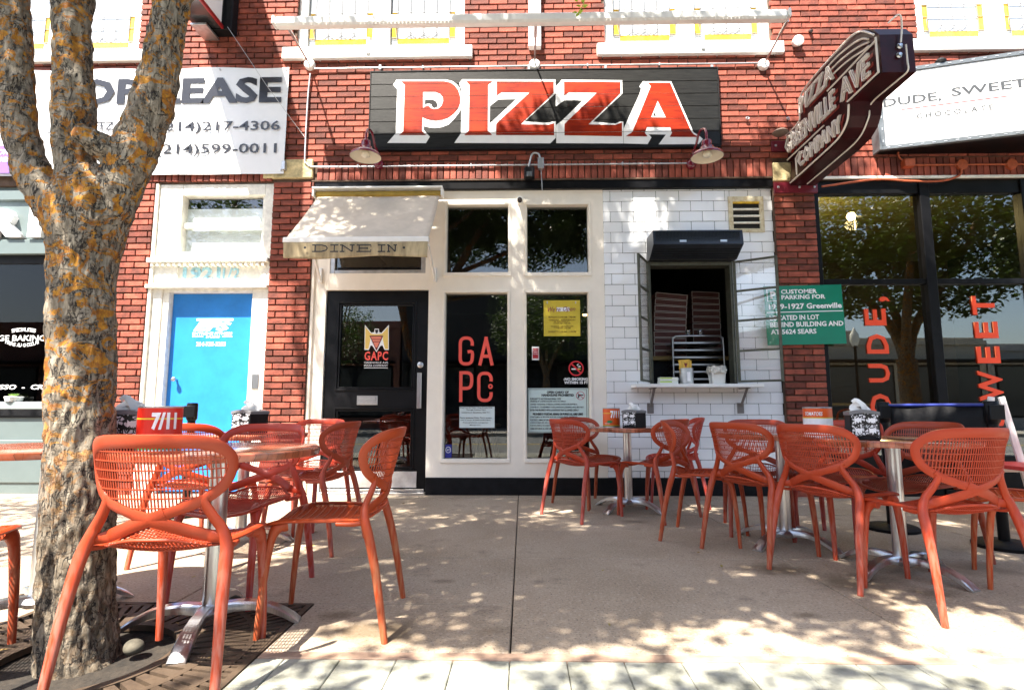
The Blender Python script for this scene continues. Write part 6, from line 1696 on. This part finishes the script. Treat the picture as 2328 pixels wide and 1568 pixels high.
# ============================================================ TREES
def bark_mat():
    m, n, l, p = node_mat('bark')
    tc = n.new('ShaderNodeTexCoord')
    def nz(sc, st=(1, 1, 1), det=6, ro=.65, dist=0):
        mp = n.new('ShaderNodeMapping'); mp.inputs['Scale'].default_value = st; l.new(tc.outputs['Object'], mp.inputs[0])
        a = n.new('ShaderNodeTexNoise'); a.inputs['Scale'].default_value = sc; a.inputs['Detail'].default_value = det; a.inputs['Roughness'].default_value = ro; a.inputs['Distortion'].default_value = dist
        l.new(mp.outputs[0], a.inputs[0]); return a.outputs[0]
    def rmp(x, a, b, c=0., d=1.):
        r = n.new('ShaderNodeMapRange'); r.inputs[1].default_value = a; r.inputs[2].default_value = b; r.inputs[3].default_value = c; r.inputs[4].default_value = d; l.new(x, r.inputs[0]); return r.outputs[0]
    def mul(a, b):
        r = n.new('ShaderNodeMath'); r.operation = 'MULTIPLY'; l.new(a, r.inputs[0])
        if isinstance(b, float): r.inputs[1].default_value = b
        else: l.new(b, r.inputs[1])
        return r.outputs[0]
    def mix(f, a, b):
        x = n.new('ShaderNodeMix'); x.data_type = 'RGBA'; l.new(f, x.inputs['Factor'])
        for k, q in (('A', a), ('B', b)):
            if isinstance(q, tuple): x.inputs[k].default_value = (*q, 1)
            else: l.new(q, x.inputs[k])
        return x.outputs['Result']
    sp = n.new('ShaderNodeSeparateXYZ'); l.new(tc.outputs['Object'], sp.inputs[0]); Z = sp.outputs[2]
    vo = n.new('ShaderNodeTexVoronoi'); vo.feature = 'DISTANCE_TO_EDGE'; vo.inputs['Scale'].default_value = 75
    mp = n.new('ShaderNodeMapping'); mp.inputs['Scale'].default_value = (1.0, 1.0, .30); l.new(tc.outputs['Object'], mp.inputs[0])
    wn = n.new('ShaderNodeTexNoise'); wn.inputs['Scale'].default_value = 25; wn.inputs['Detail'].default_value = 4; l.new(tc.outputs['Object'], wn.inputs[0])
    va = n.new('ShaderNodeMix'); va.data_type = 'VECTOR'; va.inputs['Factor'].default_value = .06; l.new(mp.outputs[0], va.inputs['A']); l.new(wn.outputs['Color'], va.inputs['B']); l.new(va.outputs['Result'], vo.inputs[0])
    grey = mix(rmp(nz(60, (1, 1, .22)), .38, .62), (.095, .072, .045), (.33, .285, .215))
    grey = mix(rmp(nz(5), .35, .65, 0, .6), grey, (.17, .14, .10))
    low = rmp(Z, .9, .25, 0., .75)
    grey = mix(mul(rmp(nz(70, (1, 1, .3)), .4, .6), low), grey, (.055, .035, .018))
    def ridge(x, w_):
        s1 = n.new('ShaderNodeMath'); s1.operation = 'SUBTRACT'; s1.inputs[1].default_value = .5; l.new(x, s1.inputs[0])
        s2 = n.new('ShaderNodeMath'); s2.operation = 'ABSOLUTE'; l.new(s1.outputs[0], s2.inputs[0]); return rmp(s2.outputs[0], w_*.3, w_, 1., 0.)
    def mx_(a, b):
        r = n.new('ShaderNodeMath'); r.operation = 'MAXIMUM'; l.new(a, r.inputs[0]); l.new(b, r.inputs[1]); return r.outputs[0]
    crack = mx_(mul(ridge(nz(34, (1, 1, .30), 5, .6, .4), .035), rmp(nz(16), .38, .52)), mul(ridge(nz(22, (.7, .7, 2.2), 4, .6, .8), .022), rmp(nz(19), .46, .56)))
    flake = rmp(nz(26, (1, 1, .8), 6, .75, 1.0), .60, .66, 0., .85)
    col = mix(flake, grey, (.07, .05, .032))
    col = mix(crack, col, (.014, .010, .007))
    om = mul(rmp(nz(11, (1, 1, 1.3), 8, .74, 1.2), .525, .545), rmp(Z, .45, 1.0, .10, 1.))
    orange = mix(rmp(nz(30), .4, .6), (.42, .19, .014), (.25, .085, .008))
    col = mix(om, col, orange)
    l.new(col, p.inputs['Base Color']); p.inputs['Roughness'].default_value = .9
    b = n.new('ShaderNodeBump'); b.inputs['Strength'].default_value = .9; b.inputs['Distance'].default_value = .006
    ad = n.new('ShaderNodeMath'); ad.operation = 'ADD'; l.new(nz(45, (1, 1, .3)), ad.inputs[0]); l.new(rmp(crack, 0, 1, .9, 0), ad.inputs[1])
    l.new(ad.outputs[0], b.inputs['Height']); l.new(b.outputs[0], p.inputs['Normal'])
    return m
bark_m = bark_mat()
def leaf_mat():
    m, n, l, p = node_mat('leaf')
    ge = n.new('ShaderNodeNewGeometry'); r = n.new('ShaderNodeValToRGB'); l.new(ge.outputs['Random Per Island'], r.inputs[0])
    r.color_ramp.elements[0].color = (.035, .075, .012, 1); r.color_ramp.elements[1].color = (.10, .16, .02, 1)
    l.new(r.outputs[0], p.inputs['Base Color']); p.inputs['Roughness'].default_value = .45
    n2 = m.node_tree.nodes; t = n2.new('ShaderNodeBsdfTranslucent'); l.new(r.outputs[0], t.inputs[0]); mx = n2.new('ShaderNodeMixShader'); mx.inputs[0].default_value = .35
    o = [q for q in n2 if q.type == 'OUTPUT_MATERIAL'][0]; l.new(p.outputs[0], mx.inputs[1]); l.new(t.outputs[0], mx.inputs[2]); l.new(mx.outputs[0], o.inputs[0])
    return m
leaf_m = leaf_mat()
TY = 2.10
def TP_(px, py): r = ray(px, py); t = TY/r.y; return (r.x*t, CAMH+r.z*t)
def limb_from_px(L):      # list of (left edge, right edge, y) in the photo -> centre line and true radii
    P = []; Rr = []
    for a, b, y in L:
        ra, rb = ray(a, y), ray(b, y); az = (math.atan2(ra.x, ra.y)+math.atan2(rb.x, rb.y))/2; half = (math.atan2(rb.x, rb.y)-math.atan2(ra.x, ra.y))/2
        X = TY*math.tan(az); rm = ray((a+b)/2, y); P.append((X, TY, CAMH+rm.z*TY/rm.y)); Rr.append(math.hypot(X, TY)*math.sin(half))
    return P, Rr
def voxel_tree(parts, vox, name, parent, amp=.006, m=bark_m):
    g = MB()
    for P, Rr in parts: g.tube(P, Rr, 24)
    me = g.mesh('tmp', m); b = bmesh.new(); b.from_mesh(me); bmesh.ops.recalc_face_normals(b, faces=b.faces); b.to_mesh(me); b.free()
    o = bpy.data.objects.new('tmp', me); COL.objects.link(o)
    md = o.modifiers.new('r', 'REMESH'); md.mode = 'VOXEL'; md.voxel_size = vox
    ms = o.modifiers.new('s', 'SMOOTH'); ms.iterations = 10; ms.factor = .7
    me2 = bpy.data.meshes.new_from_object(o.evaluated_get(bpy.context.evaluated_depsgraph_get())); bpy.data.objects.remove(o)
    n = len(me2.vertices); co = np.empty(n*3); no = np.empty(n*3); me2.vertices.foreach_get('co', co); me2.vertex_normals.foreach_get('vector', no)
    co = co.reshape(-1, 3); no = no.reshape(-1, 3); d = np.empty(n)
    for i in range(n):
        x, y, z = co[i]
        a = noise.noise(Vector((x*26, y*26, z*9))); f = noise.noise(Vector((x*70, y*70, z*22+9))); c = noise.noise(Vector((x*6, y*6, z*4)))
        d[i] = amp*(1.6*c+1.3*(1-abs(a)*3)+1.0*f)
    co += no*d[:, None]
    off = wloc(parent); co -= np.array(off)
    me2.vertices.foreach_set('co', co.ravel()); me2.polygons.foreach_set('use_smooth', [True]*len(me2.polygons)); me2.name = name; me2.materials.clear(); me2.materials.append(m); me2.update()
    o = bpy.data.objects.new(name, me2); COL.objects.link(o); o.parent = parent; print(name, n); return o
t1 = empty('street_tree', (tgx, TY, 0), 'grey and orange barked street tree forking into three limbs at left', 'tree')
low_ = [(62, 285, 1545), (74, 268, 1490), (80, 262, 1400), (90, 262, 1280), (96, 262, 1100), (100, 262, 900), (105, 262, 720), (107, 268, 600), (100, 286, 520), (98, 296, 460), (115, 280, 420), (150, 240, 385)]
P, Rr = limb_from_px(low_)
P = [(P[0][0], TY, -.06)]+P; Rr = [Rr[0]*1.08]+Rr
parts = [(P, Rr)]
def up_limb(L, ext):
    P, Rr = limb_from_px(L)
    n = len(P)
    for k, (dx, dy, dz, r) in enumerate(ext): P.append((P[-1][0]+dx, P[-1][1]+dy, P[-1][2]+dz)); Rr.append(r)
    return P, Rr
LA = up_limb([(118, 232, 540), (62, 178, 462), (22, 118, 385), (4, 92, 310), (-4, 84, 220), (-14, 76, 110), (-26, 68, 0)], [(-.04, -.0, .3, .085), (-.12, -.1, .6, .07), (-.2, -.2, .8, .055), (-.25, -.2, 1.0, .035), (-.2, -.3, 1.2, .018)])
LB = up_limb([(132, 240, 540), (122, 226, 460), (118, 222, 380), (118, 218, 280), (118, 212, 160), (117, 209, 0)], [(.02, .05, .4, .08), (.05, .15, .8, .065), (.1, .1, 1.0, .05), (.2, .1, 1.2, .03), (.1, .1, 1.2, .015)])
LC = up_limb([(150, 262, 545), (190, 306, 470), (228, 332, 400), (262, 366, 320), (298, 396, 235), (322, 412, 150), (335, 422, 70), (345, 430, 0)], [(.05, -.0, .25, .08), (.16, -.1, .5, .07), (.35, -.15, .7, .055), (.5, -.2, .9, .035), (.4, -.2, .9, .018)])
parts += [LA, LB, LC]
kn = TP_(226, 346); parts.append(([(kn[0]+.10, TY-.03, kn[1]-.04), (kn[0]+.05, TY-.09, kn[1]), (kn[0]+.0, TY-.125, kn[1]+.03)], [.05, .042, .033]))
voxel_tree(parts, .0085, 'trunk', t1)
def crown(parent, blobs, n, size, seed, branches=()):
    rg = np.random.RandomState(seed); tot = sum(b[6] for b in blobs); V = []; 
    for (cx, cy, cz, rx, ry, rz, wt) in blobs:
        k = int(n*wt/tot); got = []
        while len(got) < k:
            p = rg.uniform(-1, 1, (k*3, 3)); rr = np.linalg.norm(p, axis=1); p = p[(rr < 1)]
            for q in p:
                w_ = Vector((cx+q[0]*rx, cy+q[1]*ry, cz+q[2]*rz))
                if noise.noise(w_*1.5)+.35*noise.noise(w_*4.2) > -.06-.12*0+.10*(np.linalg.norm(q)-.5): got.append(w_)
                if len(got) >= k: break
        V += got[:k]
    V = np.array([tuple(v) for v in V]); m_ = len(V)
    a = rg.uniform(0, 2*np.pi, m_); tilt = rg.uniform(-.9, .5, m_); rol = rg.uniform(-1, 1, m_); s = size*rg.uniform(.7, 1.3, m_)
    u = np.stack([np.cos(a)*np.cos(tilt), np.sin(a)*np.cos(tilt), np.sin(tilt)], 1); side = np.stack([-np.sin(a), np.cos(a), np.zeros(m_)], 1); up = np.cross(u, side); sd = side*np.cos(rol)[:, None]+up*np.sin(rol)[:, None]
    L = s[:, None]; P0 = V-u*L*.5; P1 = V+sd*L*.26; P2 = V+u*L*.5; P3 = V-sd*L*.26
    co = np.stack([P0, P1, P2, P3], 1).reshape(-1, 3)-np.array(wloc(parent))
    me = bpy.data.meshes.new('crown'); me.vertices.add(4*m_); me.vertices.foreach_set('co', co.ravel()); me.loops.add(4*m_); me.loops.foreach_set('vertex_index', np.arange(4*m_)); me.polygons.add(m_)
    me.polygons.foreach_set('loop_start', np.arange(0, 4*m_, 4)); me.polygons.foreach_set('loop_total', np.full(m_, 4)); me.materials.append(leaf_m); me.update(calc_edges=True)
    o = bpy.data.objects.new('crown', me); COL.objects.link(o); o.parent = parent
CR1 = [(-1.6, 2.0, 5.6, 1.9, 1.6, 1.4, 1.), (.3, 2.0, 5.2, 1.8, 1.7, 1.2, 1.), (2.0, 2.1, 5.6, 1.4, 1.6, 1.3, .8), (-2.9, 2.6, 7.6, 1.6, 1.2, 1.4, .7), (-.9, 2.6, 8.0, 1.9, 1.2, 1.4, .9), (1.3, 2.6, 7.8, 1.9, 1.2, 1.4, .8), (3.0, 2.4, 6.8, 1.1, 1.3, 1.3, .5), (-.9, 3.2, 5.9, 1.9, 1.0, 1.0, .6), (1.3, 3.3, 5.9, 1.7, .9, 1.0, .55), (-1.6, .95, 4.6, 1.6, 1.0, .8, .7), (.2, .95, 4.5, 1.6, 1.0, .75, .7), (1.8, 1.1, 4.7, 1.4, 1.0, .8, .6), (-.2, -.55, 4.7, 2.6, .6, .5, .16), (2.6, -.5, 4.8, 1.2, .6, .6, .08)]
crown(t1, CR1, 150000, .085, 3)
# branches that carry the crown
g = MB()
def branch(g, P, r0, r1):
    Q = crom(P, 4); n = len(Q); g.tube(Q, [r0+(r1-r0)*i/(n-1) for i in range(n)], 8)
ec = LC[0][-3]; 
g = MB(); branch(g, [LC[0][-4], (.2, 1.5, 4.2), (1.0, 1.3, 4.9), (1.6, 1.3, 5.6)], .05, .012); g.build('branch', bark_m, t1, 60)
g = MB(); branch(g, [LC[0][-5], (-.5, 1.3, 3.2), (.2, 1.0, 3.6), (.9, 1.3, 3.8)], .03, .006); g.build('branch', bark_m, t1, 60)
g = MB(); branch(g, [LB[0][-4], (-1.0, 1.9, 4.6), (-.2, 1.8, 5.6), (.3, 1.8, 6.6)], .05, .012); g.build('branch', bark_m, t1, 60)
g = MB(); branch(g, [LA[0][-4], (-2.3, 1.5, 4.6), (-2.6, 1.4, 5.4)], .04, .01); g.build('branch', bark_m, t1, 60)
for k in range(24):
    rr = random.Random(k); b = CR1[k % len(CR1)]; c = Vector(b[:3]); e = c+Vector((rr.uniform(-1, 1)*b[3], rr.uniform(-1, 1)*b[4], rr.uniform(-.6, 1)*b[5]))*.85
    s = c+Vector((rr.uniform(-.3, .3), rr.uniform(-.3, .3), -.3)); g = MB(); branch(g, [s, (s+e)/2+Vector((0, 0, .1)), e], .018, .004); g.build('branch', bark_m, t1, 60)
# the sprig that hangs into the top of the picture
g = MB(); sp0 = Vector((W(1330, -40, 3.6)[0], YW-3.6, W(1330, -40, 3.6)[1]))
def spp(px, py): q = W(px, py, 3.6); return Vector((q[0], YW-3.6, q[1]))
g.tube([spp(1334, -30), spp(1330, -4), spp(1324, 14), spp(1310, 36)], .0022, 5)
leafP = []
for (px, py, an) in ((1308, 1, 160), (1326, 1, 20), (1314, 14, 185), (1331, 14, 5), (1306, 29, 200), (1320, 27, 30), (1312, 35, 240)):
    c = spp(px, py); u = Vector((math.cos(R(an)), -.25, math.sin(R(an)))).normalized()*.014; v = Vector((-math.sin(R(an)), -.3, math.cos(R(an)))).normalized()*.0085
    for q in [(c-u, c-u*.3+v, c+u, c-u*.3-v)]: g.quad(*q)
g.build('sprig', mat('spring_leaf', (.30, .36, .02), .5), t1)
# fallen leaves
lf = mat('fallen_leaf', (.30, .24, .06), .7)
for (px, py, s, an) in ((704, 1245, .035, 20), (1640, 1290, .018, 60), (440, 1315, .014, 10), (1385, 1425, .012, 80), (1370, 1300, .010, 30)):
    q = G(px, py); g = MB(); c = Vector((q[0], q[1], .012)); u = Vector((math.cos(R(an)), math.sin(R(an)), .15))*s; v = Vector((-math.sin(R(an)), math.cos(R(an)), .3))*s*.5
    g.quad(c-u, c-u*.2-v, c+u, c+v); g.quad(c-u, c+v, c+u*.3+v*1.3, c-u*.2-v)
    o = g.build('fallen_leaf', lf, None); tag(o, 'curled yellow-brown leaf on the concrete' + {704: ' behind the left side-on chair', 1640: ' before the middle right chairs', 440: ' between the left table legs', 1385: ' in the bright patch near the kerb', 1370: ' in the open middle of the sidewalk'}[px], 'leaf')

rl_ = random.Random(11); lit = {}
spots = []
for k in range(34):
    if k < 12: x, y = tgx+rl_.uniform(-.55, .55), tgy+rl_.uniform(-.45, .5)
    else: x, y = rl_.uniform(-2.5, 3.0), rl_.choice([rl_.uniform(2.2, 5.6), rl_.uniform(5.3, 5.75)])
    if math.hypot(x-tgx, y-tgy) < .22: continue
    spots.append((x, y, k < 12))
lf2 = mat('dry_leaf', (.20, .13, .04), .8, rnd=.5)
lg = MB(); lg.quad((-.5, 0, 0), (0, -.22, .12), (.5, 0, .06), (0, .22, .16)); lme = lg.mesh('fallen_leaf', lf2)
for x, y, pit in spots:
    o = bpy.data.objects.new('fallen_leaf', lme); COL.objects.link(o); s_ = rl_.uniform(.02, .04); o.scale = (s_, s_, s_); o.location = (x, y, .006); o.rotation_euler = (rl_.uniform(-.2, .2), 0, rl_.uniform(0, 6.28))
    tag(o, 'tiny dry leaf fallen on the iron tree grate' if pit else 'tiny dry leaf lying on the concrete sidewalk', 'leaf', 'dry leaves on the tree grate' if pit else 'dry leaves on the sidewalk')
def far_tree(x, y, h, label, seed, rr=2.4, n=14000, trunkr=.16, split=2.2):
    t = empty('street_tree', (x, y, 0), label, 'tree'); g = MB(); rd = random.Random(seed)
    g.tube([(x, y, -.1), (x+.03, y, split*.5), (x, y, split)], [trunkr*1.25, trunkr, trunkr*.95], 12)
    for k in range(4):
        a = k*1.57+rd.uniform(0, .6); e = Vector((x+math.cos(a)*rr*.5, y+math.sin(a)*rr*.5, h*.62))
        branch(g, [(x, y, split-.15), (x+math.cos(a)*.25, y+math.sin(a)*.25, split+.7), e, e+Vector((math.cos(a)*.4, math.sin(a)*.4, h*.25))], trunkr*.6, .02)
    g.build('trunk', bark_m, t, 60)
    crown(t, [(x, y, h*.66, rr, rr, h*.27, 1.), (x-.9, y+.2, h*.55, rr*.6, rr*.6, h*.16, .45), (x+1.0, y-.2, h*.56, rr*.6, rr*.6, h*.17, .45)], n, .11, seed)
far_tree(6.9, 1.9, 6.4, 'leafy street tree out of frame at right, mirrored in the chocolate shop window', 21, 2.5, 26000, .17, 1.8)
far_tree(-6.6, 1.2, 6.5, 'leafy street tree out of frame at left, mirrored in the bakery window', 22, 2.2, 14000)
far_tree(1.0, -11.6, 7.5, 'leafy tree across the road opposite the black door', 23, 2.6, 12000)
far_tree(-9, -11.8, 7, 'leafy tree across the road far to the left', 24, 2.6, 9000)

# ============================================================ ACROSS THE ROAD (seen in the glass)
tag(MB().box(-40, -14.5, -.135, 40, -9.0, .0).build('far_sidewalk', mat('far_concrete', (.32, .30, .26), .9)), kind='structure')
def shop(x0, x1, h, y, col, label, step=0):
    b = empty('shop_building', ((x0+x1)/2, y, 0), label, 'building')
    m = mat('far_wall', col, .85, var=.12, vscale=.8)
    g = MB(); g.box(x0, y-10, -.1, x1, y, h)
    if step: g.box(x0, y-.3, h, x0+(x1-x0)*.35, y, h+step); g.box(x0+(x1-x0)*.36, y-.3, h, x0+(x1-x0)*.5, y, h+step*.5)
    g.box(x0-.05, y-.2, h-.35, x1+.05, y+.12, h-.15); g.build('wall', m, b)
    n = max(2, int((x1-x0)/3.2)); wd = (x1-x0)/n
    for k in range(n):
        w_ = empty('window', (0, 0, 0)); w_.parent = b
        MB().box(x0+k*wd+.4, y+.01, .6, x0+(k+1)*wd-.4, y+.03, 2.9).build('pane', mat('far_glass', (.03, .035, .04), .08), w_)
        MB().box(x0+k*wd+.3, y+.0, .5, x0+(k+1)*wd-.3, y+.008, 3.0).build('frame', blackd_m, w_)
    MB().box(x0+.2, y, 3.1, x1-.2, y+.9, 3.2).build('canopy', blackd_m, b)
shop(-34, -6, 5.2, -14.5, (.30, .13, .09), 'red brick shop row across the road at left')
shop(-5.9, 9.8, 7.2, -14.5, (.055, .05, .045), 'tall dark shop building across the road in the middle')
shop(9.9, 22, 4.3, -14.5, (.42, .37, .28), 'low tan shop building with stepped parapet across the road', .7)
shop(22.1, 40, 4.0, -14.5, (.35, .33, .30), 'low grey shop building across the road at far right')
for (x, y) in ((13.2, -10.0),):
    l_ = empty('street_lamp', (x, y, 0), 'black street lamp with an acorn globe across the road', 'lamp')
    g = MB(); g.lathe([(.14, 0), (.13, .3), (.06, .5), (.05, 3.3), (.09, 3.35), (.05, 3.4)], x, y, 16); g.build('pole', black_m, l_, 40)
    g = MB(); g.lathe([(.08, 3.4), (.17, 3.6), (.16, 3.85), (.07, 4.0), (.04, 4.1), (.001, 4.15)], x, y, 18); g.build('globe', mat('lamp_globe', (.75, .72, .6), .3), l_, 60)

# ============================================================ INSIDE THE SHOPS
gl_q = W(1934, 492, -1.7); 
pl3 = empty('ceiling_lamp', (gl_q[0], YW+1.7, gl_q[1]), 'lit round ceiling lamp inside the chocolate shop window', 'lamp')
lamp_e = mat('lit_globe', (.9, .8, .6), .3, emit=(1, .66, .28, 7))
g = MB(); g.lathe([(.001, -.06), (.04, -.045), (.06, 0), (.04, .045), (.001, .06)], gl_q[0], YW+1.7, 20, gl_q[1]); g.build('globe', lamp_e, pl3, 80)
g = MB(); g.lathe([(.09, 0), (.09, .03), (.02, .035), (.015, 3.42-gl_q[1]), (.015, 3.42-gl_q[1]+.01)], gl_q[0]+.08, YW+1.75, 16, gl_q[1]); g.build('fitting', blackd_m, pl3, 40)
for k, (x, y) in enumerate(((4.3, YW+2.6),)):
    L_ = bpy.data.lights.new('shop_lamp', 'POINT'); L_.energy = 50; L_.color = (1, .74, .36); L_.shadow_soft_size = .08
    o = bpy.data.objects.new('shop_lamp', L_); COL.objects.link(o); o.location = (gl_q[0], YW+1.7, gl_q[1]-.12); o.parent = None
# shelving and tables inside
cw = empty('shop_counter', (4.6, YW+3, 0), 'dim wooden counter inside the chocolate shop', 'counter')
MB().cbox(3.7, YW+2.6, 0, 5.8, YW+3.2, .95, .01).build('cabinet', darkwood_m, cw); MB().cbox(3.65, YW+2.55, .95, 5.85, YW+3.25, .99, .004).build('top', mat('counter_top', (.25, .2, .12), .4), cw)
def stool(x, y, label):
    s = empty('bar_stool', (x, y, 0), label, 'stool', 'bar stools inside the pizza shop'); m = mat('stool_wood', (.10, .06, .035), .4)
    g = MB(); g.lathe([(.001, .0), (.16, .0), (.165, .02), (.15, .035), (.001, .035)], x, y, 20, .70); g.build('seat', m, s, 40)
    for a in range(4):
        t = a*math.pi/2+.6; g = MB(); g.tube([(x+.20*math.cos(t), y+.20*math.sin(t), 0), (x+.11*math.cos(t), y+.11*math.sin(t), .70)], .012, 8); g.build('leg', m, s, 60)
    g = MB(); g.tube([(x+.165*math.cos(t), y+.165*math.sin(t), .25) for t in [k*math.pi/10 for k in range(20)]], .007, 6, True); g.build('foot_ring', m, s, 60)
stool(-.42, YW+.55, 'dark wooden bar stool inside behind the coral GAPC window'); stool(.45, YW+.7, 'dark wooden bar stool inside behind the open carry notice')
for px, py, d_ in ((1330, 716, 2.2),):
    q = W(px, py, -d_); pn = empty('pendant_lamp', (q[0], YW+d_, q[1]), 'small warm pendant lamp glowing inside behind the opening hours poster', 'lamp')
    g = MB(); g.lathe([(.001, .05), (.05, .045), (.12, 0), (.118, -.004), (.04, .03), (.001, .035)], q[0], YW+d_, 24, q[1]); g.tube([(q[0], YW+d_, q[1]+.05), (q[0], YW+d_, 3.5)], .004, 6); g.build('shade', blackd_m, pn, 40)
    g = MB(); g.lathe([(.001, -.02), (.035, -.01), (.04, .015), (.001, .03)], q[0], YW+d_, 16, q[1]); g.build('bulb', mat('warm_bulb', (.9, .7, .4), .3, emit=(1, .6, .22, 4)), pn, 60)
# succulent pot in the bakery window
q = W(60, 906, -.15); sp_ = empty('potted_plant', (q[0], YW+.15, W(60, 914, -.15)[1]), 'small succulent in a white bowl on the bakery window sill', 'plant')
zp = W(60, 913, -.12)[1]; q = (q[0], YW+.0)
g = MB(); g.lathe([(.001, 0), (.07, .0), (.085, .05), (.08, .055), (.001, .05)], q[0], YW-.0, 20, zp); g.build('bowl', mat('speckled_bowl', (.7, .72, .7), .5, var=.3, vscale=60), sp_, 40)
g = MB()
for k in range(26):
    t = k*2.4; r_ = .02+.03*((k*7) % 5)/5; c = Vector((q[0]+.01*math.cos(t), YW, zp+.05)); e = c+Vector((r_*math.cos(t)*1.4, r_*math.sin(t), .05-.4*r_)); s_ = Vector((-math.sin(t), math.cos(t), 0))*.008
    g.quad(c-s_*.5, (c+e)/2-s_, e, (c+e)/2+s_)
g.build('leaf', mat('succulent_green', (.16, .28, .05), .5), sp_)
print('objects', len(bpy.data.objects))
